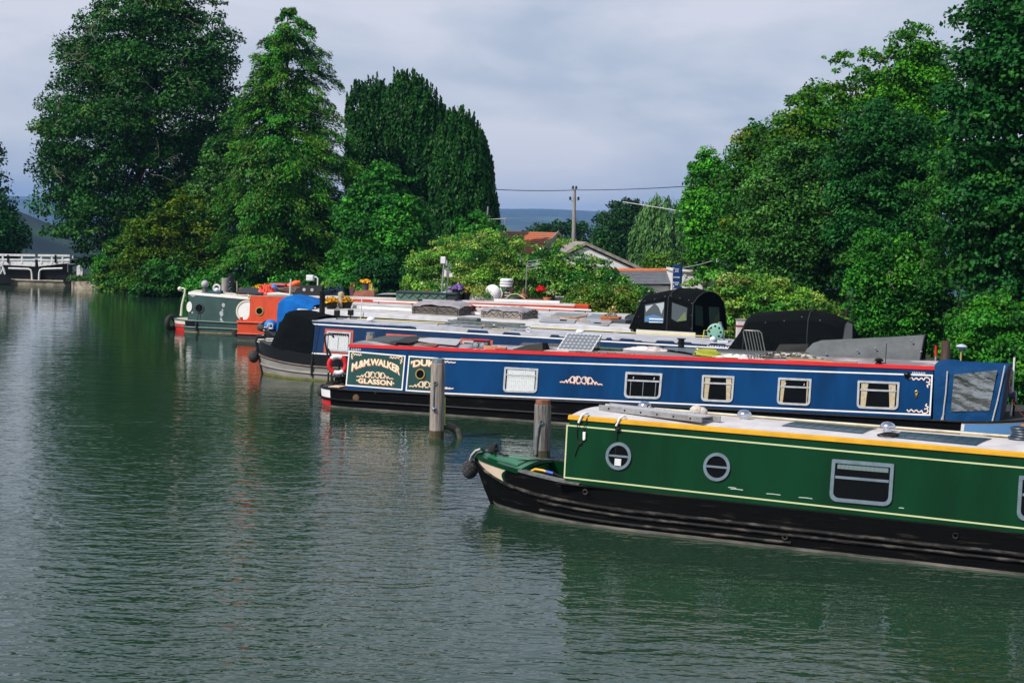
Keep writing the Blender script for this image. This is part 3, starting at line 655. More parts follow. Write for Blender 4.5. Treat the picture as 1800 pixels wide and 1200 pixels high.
# ------------------------------------------------------------------ buildings, pole, sign
TILE = mat('red_roof_tiles', (.42, .12, .05), .8, col2=(.24, .15, .09), scale=1.4, bump=.4, bscale=9, lo=.45, hi=.7)
SLATE = mat('slate', (.13, .14, .16), .6, var=.3, scale=3, bump=.3)
REND = mat('white_render', (.74, .72, .72), .8, var=.18, scale=1.5)
MORT = mat('weathered_verge', (.30, .27, .23), .9, var=.4, scale=4)
WOODW = mat('weathered_boards', (.32, .27, .22), .85, var=.5, scale=3, stretch=(1, 1, 8))
def tile_rows(mb, a, b, c, d, rows, cols, th=.05):
    """courses of tiles between ridge a-b and eaves d-c, each course a little proud of the one below it"""
    a, b, c, d = map(Vector, (a, b, c, d)); nrm = (b - a).cross(d - a).normalized(); nrm *= (1 if nrm.z > 0 else -1)
    for r in range(rows):
        t0, t1 = r / rows, (r + 1.12) / rows
        p, q, r2, s2 = a.lerp(d, t0), b.lerp(c, t0), b.lerp(c, min(1.03, t1)), a.lerp(d, min(1.03, t1))
        mb.prism([p - nrm * .02, q - nrm * .02, r2, s2], [p + nrm * .01, q + nrm * .01, r2 + nrm * th, s2 + nrm * th])
# red tiled shed
t = thing('red_roofed_shed', 'old shed with a rusty red tiled roof behind the hedge', 'shed', at_y(945, 470, 98)); L = t.location
ra, rb = Vector(at_y(885, 407, 98)) - L, Vector(at_y(982, 409, 98)) - L
ea, eb = Vector(at_y(885, 446, 94)) - L, Vector(at_y(962, 448, 94)) - L
rb2 = Vector((rb.x, rb.y, rb.z)); eb2 = Vector((rb.x - .25, ea.y, ea.z)); ea2 = Vector((ra.x, ea.y, ea.z)); ra2 = Vector((ra.x, ra.y, rb.z))
bk = [Vector((rb.x, 2 * ra.y - ea.y, ea.z)), Vector((ra.x, 2 * ra.y - ea.y, ea.z))]
o = MB(); tile_rows(o, ra2, rb2, eb2, ea2, 11, 1); o.add([ra2, rb2, bk[0], bk[1]], [(0, 1, 2, 3)]); o.build('roof', TILE, t)
o = MB(); zb = -3.5
o.box(ra.x + .1, rb.x - .12, ea.y + .25, bk[0].y - .2, zb, ea.z - .06)
o.add([(rb.x - .12, ea.y + .3, ea.z - .06), (rb.x - .12, bk[0].y - .3, ea.z - .06), (rb.x - .12, ra.y, rb.z - .12), (ra.x + .1, ea.y + .3, ea.z - .06), (ra.x + .1, bk[0].y - .3, ea.z - .06), (ra.x + .1, ra.y, rb.z - .12)], [(0, 1, 2), (3, 4, 5)])
o.build('wall', WOODW, t)
o = MB(); o.bar(rb2 + Vector((.02, 0, 0)), eb2 + Vector((.27, 0, 0)), .06, .18); o.bar(rb2 + Vector((.02, 0, 0)), bk[0] + Vector((.02, 0, 0)), .06, .18); o.build('bargeboard', MORT, t)
t.rotation_euler = (0, 0, -.32)
# white gabled cottage
t = thing('white_cottage', 'white rendered cottage gable above the orange ridge tiles', 'house', at_y(1060, 480, 92)); L = t.location
def Q(u, v, y=92): return Vector(at_y(u, v, y)) - L
pk = Q(1030, 434); lf = Q(968, 462); rt = Q(1124, 477)
o = MB(); zb = -3
fr = [Vector((lf.x, 0, lf.z)), pk, Vector((rt.x, 0, rt.z)), Vector((rt.x, 0, zb)), Vector((lf.x, 0, zb))]
o.prism(fr, [p + Vector((-.8, 6, 0)) for p in fr]); o.build('wall', REND, t)
o = MB()
for a, b_ in ((pk, rt), (pk, lf)):
    a2, b2 = a + Vector((0, 0, .10)), b_ + (b_ - a) * .05 + Vector((0, 0, .10))
    o.prism([a2 + Vector((0, -.15, 0)), b2 + Vector((0, -.15, 0)), b2 + Vector((-.8, 6.1, 0)), a2 + Vector((-.8, 6.1, 0))], [a2 + Vector((0, -.15, .18)), b2 + Vector((0, -.15, .18)), b2 + Vector((-.8, 6.1, .18)), a2 + Vector((-.8, 6.1, .18))])
o.build('roof', MORT, t)
# slate roofed outbuilding with orange ridge
t = thing('slate_roofed_outbuilding', 'low white outbuilding with slate roof and orange ridge tiles', 'building', at_y(1130, 510, 84)); L = t.location
r0, r1 = Q(1072, 477.5, 86), Q(1174, 474, 86); r1.z = r0.z = (r0.z + r1.z) / 2
e0, e1 = Q(1080, 500, 83.2), Q(1184, 500, 83.2); e0.z = e1.z
r0 = Vector(at_y(1072, 476, 86)) - L; r1 = Vector(at_y(1174, 476, 86)) - L
e0 = Vector(at_y(1078, 499, 83.2)) - L; e1 = Vector(at_y(1182, 499, 83.2)) - L
o = MB(); tile_rows(o, r0, r1, e1, e0, 9, 1, .03); o.build('roof', SLATE, t)
o = MB(); o.tube([r0 + (r1 - r0) * k / 12 for k in range(13)], [.13 + .012 * (k % 2) for k in range(13)], 10); o.build('ridge_tiles', mat('orange_ridge', (.55, .15, .05), .7, var=.3, scale=5), t, smooth=True)
o = MB(); o.box(e0.x + .1, e1.x - .05, e0.y + .25, e0.y + 5.5, -3, e0.z - .03); o.prism([(e1.x - .06, e0.y + .25, e1.z - .05), (e1.x - .06, r1.y, r1.z - .08), (e1.x - .06, 2 * r1.y - e0.y - .3, e1.z - .05)], [(e1.x - .4, e0.y + .25, e1.z - .05), (e1.x - .4, r1.y, r1.z - .08), (e1.x - .4, 2 * r1.y - e0.y - .3, e1.z - .05)]); o.build('wall', REND, t)
t = thing('white_shed', 'plain white rendered shed to the right of the blue sign', 'building', at_y(1215, 510, 82)); L = t.location
a, b_ = Vector(at_y(1184, 477, 82)) - L, Vector(at_y(1262, 481, 82)) - L
o = MB(); o.box(a.x, b_.x, 0, 4, -2.5, b_.z); o.prism([(a.x, 0, b_.z), (a.x + 1.6, 0, b_.z), (a.x, 0, a.z + .12)], [(a.x, 4, b_.z), (a.x + 1.6, 4, b_.z), (a.x, 4, a.z + .12)]); o.build('wall', REND, t)
o = MB(); o.box(a.x - .03, b_.x + .1, -.1, 4.1, b_.z + .003, b_.z + .07); o.build('roof', MORT, t)
o = MB(); c = Vector(at_y(1204.5, 484.5, 81.9)) - L; o.torus((c.x, -.04, c.z), .055, .02, 16, 6); o.build('wall_lamp', mat('lamp_white', (.85, .85, .86), .4), t)
# blue sign
t = thing('information_sign', 'tall dark blue sign with white lettering beside the white shed', 'sign', at_y(1190.5, 515, 70)); L = t.location
tl, br = Vector(at_y(1183.5, 465, 70)) - L, Vector(at_y(1197, 520, 70)) - L
o = MB(); o.box(tl.x, br.x - .04, 0, .06, br.z, tl.z); o.build('panel', mat('sign_blue', (.006, .045, .19), .4, var=.15), t)
o = MB(); o.box(br.x - .037, br.x + .02, -.02, .10, br.z - .8, tl.z + .01); o.build('edge_post', mat('sign_navy', (.004, .012, .05), .4), t)
o = MB(); rng = random.Random(3); W_ = br.x - tl.x - .04; H_ = tl.z - br.z
for (yy, x0, x1) in ((.14, .28, .66), (.21, .28, .62), (.40, .06, .82), (.57, .32, .74), (.63, .32, .62), (.78, .06, .58), (.88, .06, .5)):
    x = x0
    while x < x1:
        w_ = .05 + .03 * rng.random(); o.box(tl.x + x * W_, tl.x + (x + w_) * W_, -.006, -.002, tl.z - (yy + .022 + .012 * rng.random()) * H_, tl.z - (yy - .016) * H_); x += w_ + .035
o.box(tl.x + .05 * W_, tl.x + .14 * W_, -.006, -.002, tl.z - .17 * H_, tl.z - .09 * H_); o.box(tl.x + .05 * W_, tl.x + .18 * W_, -.006, -.002, tl.z - .25 * H_, tl.z - .235 * H_)
o.torus((tl.x + .13 * W_, -.005, tl.z - .58 * H_), .035, .012, 14, 5); o.box(tl.x + .05 * W_, tl.x + .19 * W_, -.006, -.002, tl.z - .74 * H_, tl.z - .66 * H_); o.build('lettering', WHITE, t)
o = MB(); o.tube([(-.08, .05, -3), (-.08, .05, 0)], .05, 8); o.build('post', mat('grey_steel', (.18, .2, .21), .5, .3), t)
# utility pole with wires
PY = 122
t = thing('utility_pole', 'grey wooden utility pole carrying a long overhead wire', 'utility pole', at_y(1008, 440, PY)); L = t.location
top = Vector(at_y(1010, 333, PY)) - L
o = MB(); o.tube([(0, 0, -4), (top.x * .5, 0, top.z * .5), (top.x, 0, top.z)], [.17, .14, .11], 10); o.build('pole', mat('pole_wood', (.34, .31, .28), .85, var=.4, scale=5, stretch=(3, 3, .3)), t, smooth=True)
DK = mat('dark_ceramic', (.03, .025, .022), .35)
for s in (-1, 1):
    o = MB(); x = top.x + s * .1; o.lathe([(.05, top.z + .02), (.1, top.z + .06), (.1, top.z + .12), (.05, top.z + .16), (.09, top.z + .2), (.04, top.z + .26)], (x + s * .02, 0, 0), 10); o.build('insulator', DK, t)
    z1 = (Vector(at_y(1008, 350, PY)) - L).z
    o = MB(); o.tube([(top.x, -.05, z1 - .25), (top.x + s * .22, -.05, z1 - .1), (top.x + s * .28, -.05, z1)], .02, 6); o.build('bracket', mat('grey_steel', (.18, .2, .21), .5, .3), t)
    o = MB(); o.lathe([(.03, 0), (.09, .02), (.09, .1), (.05, .12), (.09, .15), (.09, .22), (.03, .26)], (top.x + s * .3, -.05, z1 - .08), 10); o.build('insulator', DK, t)
o = MB(); a = Vector(at_y(868, 333, 105)) - L; b_ = top + Vector((0, -.1, -.05)); c = Vector(at_y(1230, 326, 100)) - L
o.tube([a.lerp(b_, k / 8) - Vector((0, 0, .07 * 4 * (k / 8) * (1 - k / 8))) for k in range(9)], .028, 6); o.tube([b_.lerp(c, k / 8) - Vector((0, 0, .08 * 4 * (k / 8) * (1 - k / 8))) for k in range(9)], .028, 6)
o.build('wire', mat('wire_black', (.02, .02, .022), .6), t, smooth=True)
t = thing('service_cable', 'thin pale cable strung in front of the dark distant tree', 'cable', at_y(1100, 360, 110)); L = t.location
o = MB(); a, b_ = Vector(at_y(1095, 355, 112)) - L, Vector(at_y(1215, 374, 104)) - L; o.tube([a.lerp(b_, k / 6) for k in range(7)], .03, 5); o.build('strand', mat('pale_cable', (.5, .5, .5), .5), t)
t = thing('service_cable', 'short cable rising to a bracket above the white shed', 'cable', at_y(1200, 471, 78)); L = t.location
o = MB(); a, b_ = Vector(at_y(1199, 471, 78)) - L, Vector(at_y(1260, 456, 78)) - L; o.tube([a, a.lerp(b_, .5) - Vector((0, 0, .04)), b_], .012, 5); o.build('strand', mat('pale_cable', (.5, .5, .5), .5), t); o = MB(); o.box(b_.x - .02, b_.x + .03, -.02, .02, b_.z - .12, b_.z + .04); o.build('bracket', WHITE, t)
t = thing('scaffold', 'thin grey scaffold poles sticking up behind the elder', 'scaffold', at_y(870, 400, 86)); L = t.location
GAL = mat('galvanised', (.42, .43, .44), .4, .6, var=.25, scale=8)
o = MB(); o.tube([Vector(at_y(855, 400, 86)) - L, Vector(at_y(858, 363, 86)) - L], .05, 6); o.build('pole', GAL, t)
o = MB(); o.tube([Vector(at_y(857, 386, 86)) - L, Vector(at_y(890, 384.5, 86)) - L], .035, 6); o.build('crossbar', GAL, t)
o = MB(); o.tube([Vector(at_y(888, 384.5, 86)) - L, Vector(at_y(888, 470, 86)) - L], .045, 6); o.build('pole', GAL, t)

# ------------------------------------------------------------------ narrowboats: frame, hull, cabin
ONROOF = []
class Boat:
    """local frame of one boat: s along its near side, t across to the far side, z up from the water"""
    def __init__(s, name, label, a=None, b=None, O=None, yaw=None, W=2.08, ins=.13, th=.13):
        if O is None:
            O = at_z(*a, 0); P = at_z(*b, 0); yaw = math.atan2(P[1] - O[1], P[0] - O[0])
        s.O = np.array([O[0], O[1], 0.]); s.yaw = yaw; s.W = W; s.ins = ins; s.th = th
        s.ex = np.array([math.cos(yaw), math.sin(yaw), 0]); s.ey = np.array([-math.sin(yaw), math.cos(yaw), 0])
        s.root = thing(name, label, 'narrowboat', s.O, yaw, 'narrowboats moored side by side'); s.cam = .055; s.G = (0, .6, 10, .6); s.R = (0, 1.6, 10, 1.6)
    def pl(s, u, v, t=0.):
        d = ray(u, v); k = ((s.O + s.ey * t - CP) @ s.ey) / (d @ s.ey); p = CP + d * k - s.O
        return float(p @ s.ex), float(p[2])
    def rf(s, u, v, z=None):
        q = None
        for _ in range(4):
            zz = z if z is not None else (s.r(q[0]) + .03 if q else s.R[1])
            p = at_z(u, v, zz) - s.O; q = (float(p @ s.ex), float(p @ s.ey))
        return q
    def g(s, x): return s.G[1] + (s.G[3] - s.G[1]) * (x - s.G[0]) / (s.G[2] - s.G[0])
    def r(s, x): return s.R[1] + (s.R[3] - s.R[1]) * (x - s.R[0]) / (s.R[2] - s.R[0])
    def ts(s, x, z): return s.ins + s.th * (z - s.g(x)) / (s.r(x) - s.g(x))
    def sd(s, u, v):
        t = s.ins + s.th / 2
        for _ in range(4):
            x, z = s.pl(u, v, t); t = s.ts(x, z)
        return x, z
    def S(s, x, z, off=0.): return (x, s.ts(x, z) - off, z)
    def top(s, x, t):
        hw = s.W / 2 - s.ins - s.th; q = min(1, abs(t - s.W / 2) / hw); return s.r(x) + s.cam * (1 - q * q)
    def world(s, x, t, z): return s.O + s.ex * x + s.ey * t + np.array([0, 0, z])
    def on(s, name, label, cat, x, t, z=None, rz=0., group=None):
        """a thing lying on this boat, in the boat's direction"""
        o = thing(name, label, cat, s.world(x, t, s.top(x, t) if z is None else z), s.yaw + rz, group)
        if z is None: ONROOF.append((s, o))
        return o
    def at(s, u, v, lift=0.): x, t = s.rf(u, v); return x, t

def hull(b, Le, Re, mats, rise_l=0., rise_r=0., decks=((-99, 99),), deck_mat=None, name='hull', strakes=(.45, .97), strake_mat=None, wlev=(-.5, 0, .07, .3, .55, .8, 1.0), bev=.985):
    """Le/Re: (s of the end at the water, s of the end at the gunwale, s where full beam starts, bow?)"""
    def f(p, bow): p = min(1, max(0, p)); return max(.015, math.sin(p * math.pi / 2) ** .66) if bow else max(.05, math.sqrt(max(0, 1 - (1 - p) ** 2.3)))
    def pt(side, w, q, out=0.):
        if q <= 1:
            e = Le[0] + (Le[1] - Le[0]) * max(0, w) ** .9; x = e + q * (Le[2] - e); k = f(q, Le[3]); rz_ = rise_l * (1 - q) ** 1.7
        elif q <= 2: x = lerp(Le[2], Re[2], q - 1); k = 1; rz_ = 0
        else:
            p = 3 - q; e = Re[0] + (Re[1] - Re[0]) * max(0, w) ** .9; x = e + p * (Re[2] - e); k = f(p, Re[3]); rz_ = rise_r * (1 - p) ** 1.7
        gz = b.g(x) + rz_; z = gz * w if w >= 0 else w * .6
        return (x, b.W / 2 + side * ((b.W / 2) * k * lerp(bev, 1, max(0, w)) + out), z)
    b.pt = pt
    QS = [i / 14 for i in range(14)] + [1 + i / 10 for i in range(10)] + [2 + i / 14 for i in range(15)]
    b.QS = QS
    mb = MB()
    for side in (-1, 1):
        for wi in range(len(wlev) - 1):
            mb.mi = 1 if wlev[wi] < .065 else 0
            mb.loft([[pt(side, wlev[wi], q) for q in QS], [pt(side, wlev[wi + 1], q) for q in QS]])
    mb.mi = 0
    h = mb.build(name, mats, b.root, smooth=True)
    sm = strake_mat or mats[0]
    for k, w in enumerate(strakes):
        for side in (-1, 1):
            m2 = MB(); m2.tube([pt(side, w, q, .012) for q in QS], .026, 6); m2.build('rubbing_strake', sm, b.root, smooth=True)
    if deck_mat:
        for k, (q0, q1) in enumerate(decks):
            qq = [q for q in QS if q0 <= q <= q1]
            m3 = MB(); m3.loft([[tuple(np.array(pt(-1, 1, q)) - (0, 0, .012)) for q in qq], [tuple(np.array(pt(1, 1, q)) - (0, 0, .012)) for q in qq]]); m3.build('deck', deck_mat, b.root)
    return h

def cabin(b, s0, s1, side_m, roof_m, band_m=None, band=.07, end_m=None, rail=True, lip=.02):
    N = max(2, int((s1 - s0) / 1.0)); xs_ = [lerp(s0, s1, i / N) for i in range(N + 1)]
    W, ins, th = b.W, b.ins, b.th
    mb = MB()
    mb.loft([[b.S(x, b.g(x)), b.S(x, lerp(b.g(x), b.r(x), .5)), b.S(x, b.r(x) - .001)] for x in xs_])
    mb.loft([[(x, W - b.ts(x, z), z) for z in (b.g(x), b.r(x) - .001)] for x in xs_])
    for x in (s0, s1):
        mb.add([b.S(x, b.g(x)), (x, W - ins, b.g(x)), (x, W - ins - th, b.r(x)), (x, W / 2, b.r(x) + b.cam - .005), b.S(x, b.r(x))], [(0, 1, 2, 3, 4)])
    mb.build('cabin_side', side_m, b.root)
    mb = MB()
    ks = 10
    secs = []
    for x in xs_:
        t0, t1 = b.ts(x, b.r(x)), W - b.ts(x, b.r(x)); secs.append([(x, lerp(t0, t1, i / ks), b.top(x, lerp(t0, t1, i / ks)) + .002) for i in range(ks + 1)])
    mb.loft(secs); mb.build('roof', roof_m, b.root, smooth=True)
    if band_m:
        for side in (0, 1):
            mb = MB(); secs = []
            for x in [s0 - lip] + xs_[1:-1] + [s1 + lip]:
                z0, z1 = b.r(x) - band, b.r(x) + .012
                q = [b.S(x, z0, .001), b.S(x, z0, .022), b.S(x, b.r(x), .022), (x, b.ts(x, b.r(x)) + .004, z1), (x, b.ts(x, b.r(x)) + .05, z1), (x, b.ts(x, b.r(x)) + .05, z1 - .03)]
                secs.append([(p[0], W - p[1], p[2]) for p in q] if side else q)
            mb.loft(secs, closed=True, caps=True); mb.build('roof_edge', band_m, b.root)

def sline(b, pts, w, off=.003, closed=False):
    """painted line on the cabin side through (s, z) points"""
    mb = MB(); P = [Vector((p[0], p[1])) for p in pts]; n = len(P); L, R = [], []
    for i in range(n):
        if closed: d0, d1 = (P[i] - P[i - 1]).normalized(), (P[(i + 1) % n] - P[i]).normalized()
        else: d0 = (P[i] - P[max(i - 1, 0)]).normalized() if i else (P[1] - P[0]).normalized(); d1 = (P[min(i + 1, n - 1)] - P[i]).normalized() if i < n - 1 else d0
        t = (d0 + d1); t = t.normalized() if t.length > 1e-6 else d0
        m = Vector((-t.y, t.x)); k = w / 2 / max(.35, m.dot(Vector((-d0.y, d0.x)))); L.append(P[i] + m * k); R.append(P[i] - m * k)
    vs = [b.S(p.x, p.y, off) for p in L] + [b.S(p.x, p.y, off) for p in R]
    fs = [(i, (i + 1) % n, n + (i + 1) % n, n + i) for i in range(n if closed else n - 1)]
    return mb.add(vs, fs)
def spoly(b, pts, off, thick=0.):
    mb = MB()
    if thick: return mb.prism([b.S(x, z, off) for x, z in pts], [b.S(x, z, off + thick) for x, z in pts])
    return mb.add([b.S(x, z, off) for x, z in pts], [tuple(range(len(pts)))])
def rrect(c, inset, rad, n=4, rt=None):
    """rounded rectangle inside the quad c = TL,TR,BR,BL ((s,z) each)"""
    TL, TR, BR, BL = [Vector(p) for p in c]; w = ((TR - TL).length + (BR - BL).length) / 2; h = ((TL - BL).length + (TR - BR).length) / 2
    x0, x1, y0, y1 = inset, w - inset, inset, h - inset; out = []
    rt = rad if rt is None else rt
    for cx, cy, a0, rd in ((x1 - rt, y1 - rt, 0, rt), (x0 + rt, y1 - rt, 90, rt), (x0 + rad, y0 + rad, 180, rad), (x1 - rad, y0 + rad, 270, rad)):
        for i in range(n + 1):
            a = math.radians(a0 + 90 * i / n); x, y = (cx + rd * math.cos(a)) / w, (cy + rd * math.sin(a)) / h
            p = BL.lerp(BR, x).lerp(TL.lerp(TR, x), y); out.append((p.x, p.y))
    return out
def circ(c, r, n=28, kx=1.0): return [(c[0] + kx * r * math.cos(2 * math.pi * i / n), c[1] + r * math.sin(2 * math.pi * i / n)) for i in range(n)]
def ring(b, out, inn, off0, off1):
    n = len(out); mb = MB()
    vs = [b.S(*p, off0) for p in out] + [b.S(*p, off1) for p in out] + [b.S(*p, off1) for p in inn] + [b.S(*p, off0) for p in inn]
    fs = []
    for i in range(n):
        j = (i + 1) % n
        for a in range(3): fs.append((a * n + i, a * n + j, (a + 1) * n + j, (a + 1) * n + i))
    return mb.add(vs, fs)
ALU = mat('window_aluminium', (.50, .52, .55), .42, .35, var=.25, scale=9)
GREYF = mat('grey_window_frame', (.16, .22, .26), .4, .3, var=.25, scale=9)
DARKIN = mat('dark_interior', (.003, .0035, .004), .9, spec=0)
CREAMC = mat('cream_curtain', (.62, .50, .33), .9, var=.25, scale=14)
NET = mat('net_curtain', (.70, .70, .72), .9, var=.15, scale=20)
def window(b, c, frame_m, fw=.045, rad=.09, rt=.02, transom=.3, curtain=None, hopper=False, bars=False, proud=.03):
    q = [b.sd(*p) for p in c] if c[0][0] > 100 else c
    f = ring(b, rrect(q, 0, rad, rt=rt), rrect(q, fw, max(.01, rad - fw * .6), rt=.008), 0, proud).build('window', frame_m, b.root)
    spoly(b, rrect(q, fw - .004, .02), .003).build('interior', DARKIN, f)
    lo = lambda x, y: (lerp(lerp(q[3][0], q[2][0], x), lerp(q[0][0], q[1][0], x), y), lerp(lerp(q[3][1], q[2][1], x), lerp(q[0][1], q[1][1], x), y))
    def drape(x0, x1, y0, y1, m, n, amp, taper=0., off=.009):
        mb = MB(); secs = []
        for i in range(n + 1):
            x = lerp(x0, x1, i / n); o = off + amp * (i % 2)
            xb = x0 + (x - x0) * (1 - taper) if taper >= 0 else x1 + (x - x1) * (1 + taper)
            secs.append([b.S(*lo(x, y1), o), b.S(*lo(lerp(x, xb, .6), lerp(y1, y0, .55)), o), b.S(*lo(xb, y0), o)])
        mb.loft(secs).build('curtain', m, f)
    m = .09
    if curtain == 'sides': drape(m, .26, .07, .93, CREAMC, 8, .006, .3); drape(.74, 1 - m, .07, .93, CREAMC, 8, .006, -.3)
    if curtain == 'left': drape(m, .22, .07, .93, CREAMC, 7, .006, .35); drape(.86, 1 - m, .07, .93, CREAMC, 4, .006, -.3)
    if curtain == 'net': drape(m, 1 - m, .07, .64, NET, 30, .005); drape(m, 1 - m, .60, .93, NET, 30, .005, 0, .013)
    if curtain == 'pair':
        drape(m, .49, .08, .72, NET, 12, .007, .0); drape(.51, 1 - m, .08, .72, NET, 12, .007, 0)
        for k in range(9):
            x0 = lerp(m, 1 - m, k / 9); x1 = lerp(m, 1 - m, (k + 1) / 9); spoly(b, [lo(x0, .72), lo(x1, .72), lo(x0, .86)], .010).build('curtain', NET, f) if k in (0, 8) else None
        mb = MB(); pts = []
        for k in range(10):
            x0 = lerp(m, 1 - m, k / 10); pts += [lo(x0, .84), lo(lerp(m, 1 - m, (k + .8) / 10), .73)]
        pts = [lo(m, .70)] + pts + [lo(1 - m, .70)]; mb.add([b.S(*p, .012) for p in pts], [tuple(range(len(pts)))]); mb.build('curtain', NET, f)
    if curtain == 'blind': drape(m, 1 - m, .78, .93, mat('grey_blind', (.14, .19, .2), .8), 24, .004)
    if bars:
        for x in (.16, .5, .84):
            sline(b, [lo(x, .1), lo(x, .66)], .008, .008).build('bar', ALU, f)
    if transom:
        y = 1 - transom; hh = .035 / max(.1, (q[0][1] - q[3][1]))
        spoly(b, [lo(.07, y - hh / 2), lo(.93, y - hh / 2), lo(.93, y + hh / 2), lo(.07, y + hh / 2)], .004, .02).build('transom', frame_m, f)
        if hopper:
            for x in (.22, .78): spoly(b, [lo(x - .012, y + .06), lo(x + .012, y + .06), lo(x + .022, y + .15), lo(x - .002, y + .15)], .016, .006).build('catch', ALU, f)
    spoly(b, rrect(q, fw - .002, .02), .018).build('pane', glass_mat(), f)
    return f
def porthole(b, u, v, r, frame_m, rim=.05, bar=False, card=False, glass=True):
    c = b.sd(u, v) if u > 100 else (u, v)
    f = ring(b, circ(c, r), circ(c, r - rim), 0, .03).build('porthole', frame_m, b.root, smooth=True)
    spoly(b, circ(c, r - rim + .004), .003).build('interior', DARKIN, f)
    if bar: spoly(b, [(c[0] - r + rim, c[1] - .014), (c[0] + r - rim, c[1] - .014), (c[0] + r - rim, c[1] + .014), (c[0] - r + rim, c[1] + .014)], .004, .02).build('bar', frame_m, f)
    if card: spoly(b, [(c[0] - .06, c[1] - .145), (c[0] + .045, c[1] - .145), (c[0] + .045, c[1] - .04), (c[0] - .06, c[1] - .04)], .008, .002).build('card', NET, f)
    if glass: spoly(b, circ(c, r - rim + .002), .016).build('pane', glass_mat(), f)
    return f

# lettering
def text_verts(body, off=0.0, space=1.0):
    cu = bpy.data.curves.new('t', 'FONT'); cu.body = body; cu.offset = off; cu.space_character = space; cu.resolution_u = 3
    o = bpy.data.objects.new('t', cu); COL.objects.link(o)
    dg = bpy.context.evaluated_depsgraph_get(); me = bpy.data.meshes.new_from_object(o.evaluated_get(dg))
    V = np.array([v.co[:] for v in me.vertices])[:, :2]; Fc = [tuple(p.vertices) for p in me.polygons]
    bpy.data.objects.remove(o); bpy.data.curves.remove(cu); bpy.data.meshes.remove(me)
    V -= V.min(0); return V, Fc
def stext(b, body, lo, w, h, arc=0., tilt=0., off=.006, bold=.02, wide=1.0, grow=0.):
    """text in a box of the side: lo = (s, z) of its lower left; arc lifts the middle; grow = end letters taller"""
    V, Fc = text_verts(body, bold, wide); V = V / V.max(0)
    out = []
    for x, y in V:
        hh = h * (1 + grow * (2 * x - 1) ** 2)
        out.append(b.S(lo[0] + x * w, lo[1] + y * hh + arc * (1 - (2 * x - 1) ** 2) + tilt * x, off))
    return MB().add(out, Fc)
def scroll_paths(kind):
    """unit-box line work of the painted scrolls (x 0..1, y about 0..1)"""
    P = []
    def spiral(cx, cy, r, a0, turns, sgn=1, n=16): return [(cx + r * (1 - .62 * i / n) * math.cos(a0 + sgn * turns * 6.283 * i / n) * .16, cy + r * (1 - .62 * i / n) * math.sin(a0 + sgn * turns * 6.283 * i / n)) for i in range(n + 1)]
    if kind == 'crest':
        for m in (0, 1):
            fx = (lambda x: 1 - x) if m else (lambda x: x)
            for cx, r, a0, sg in ((.30, .5, 0.2, 1), (.43, .55, 2.9, -1)): P.append([(fx(x), y) for x, y in spiral(cx, .48, r, a0, 1.15, sg)])
            P.append([(fx(x), y) for x, y in ((.0, .12), (.06, .2), (.1, .12), (.15, .42), (.17, .12), (.22, .55), (.25, .08))])
            P.append([(fx(x), y) for x, y in ((.33, .02), (.37, .5), (.43, .98))]); P.append([(fx(x), y) for x, y in ((.30, .98), (.36, .5), (.42, .02))])
        P.append([(.46, .05), (.5, .5), (.54, .95)])
    if kind == 'corner':
        P.append([(0, .75), (.10, .95), (.2, .72), (.33, .92), (.45, .74), (.58, .95), (.7, .76), (.76, 1.0), (.9, 1.0), (1., .8), (.95, .55), (.82, .58)])
        P.append([(.9, .55), (1.0, .35), (.88, .22), (.93, .0)])
    if kind == 'wave': P.append([(0, .3), (.08, .75), (.2, .75), (.27, .4), (.4, .75), (.52, .4), (.66, .62), (.82, .45), (1, .6)])
    return P
def sscroll(b, kind, TL, w, h, wd, off=.005, fx=False, fy=False):
    mb = MB()
    for path in scroll_paths(kind):
        pts = []
        for i in range(len(path) - 1):
            for k in range(3):
                a, p, c, d = path[max(i - 1, 0)], path[i], path[i + 1], path[min(i + 2, len(path) - 1)]; t = k / 3
                pts.append(tuple(.5 * (2 * p[j] + (c[j] - a[j]) * t + (2 * a[j] - 5 * p[j] + 4 * c[j] - d[j]) * t * t + (3 * p[j] - a[j] - 3 * c[j] + d[j]) * t ** 3) for j in (0, 1)))
        pts.append(path[-1])
        q = [(TL[0] + (1 - x if fx else x) * w, TL[1] - h + (1 - y if fy else y) * h) for x, y in pts]
        m2 = sline(b, q, wd, off); mb.add(m2.v, m2.f)
    return mb

def cover(b, secs, name, m, wr=.0, parent=None):
    mb = MB(); mb.loft(secs); return mb.build(name, m, parent or b.root, smooth=True)
def csec(s0, pts, n=5, W=2.08, lean=0.):
    """cross-section of a fabric cover from half profile pts (t,z) near side -> mirrored, smoothed"""
    P = list(pts) + [(W - t, z) for t, z in reversed(pts)]
    out = []
    for i in range(len(P) - 1):
        for k in range(n): out.append((s0 + lean * (lerp(P[i][1], P[i + 1][1], k / n)), lerp(P[i][0], P[i + 1][0], k / n), lerp(P[i][1], P[i + 1][1], k / n)))
    out.append((s0 + lean * P[-1][1], P[-1][0], P[-1][1])); return out
def fabric(name, col, rough=.85): return mat(name, col, rough, var=.35, scale=2.5, bump=3.0, bscale=1.8, spec=.06, lo=.35, hi=.75)

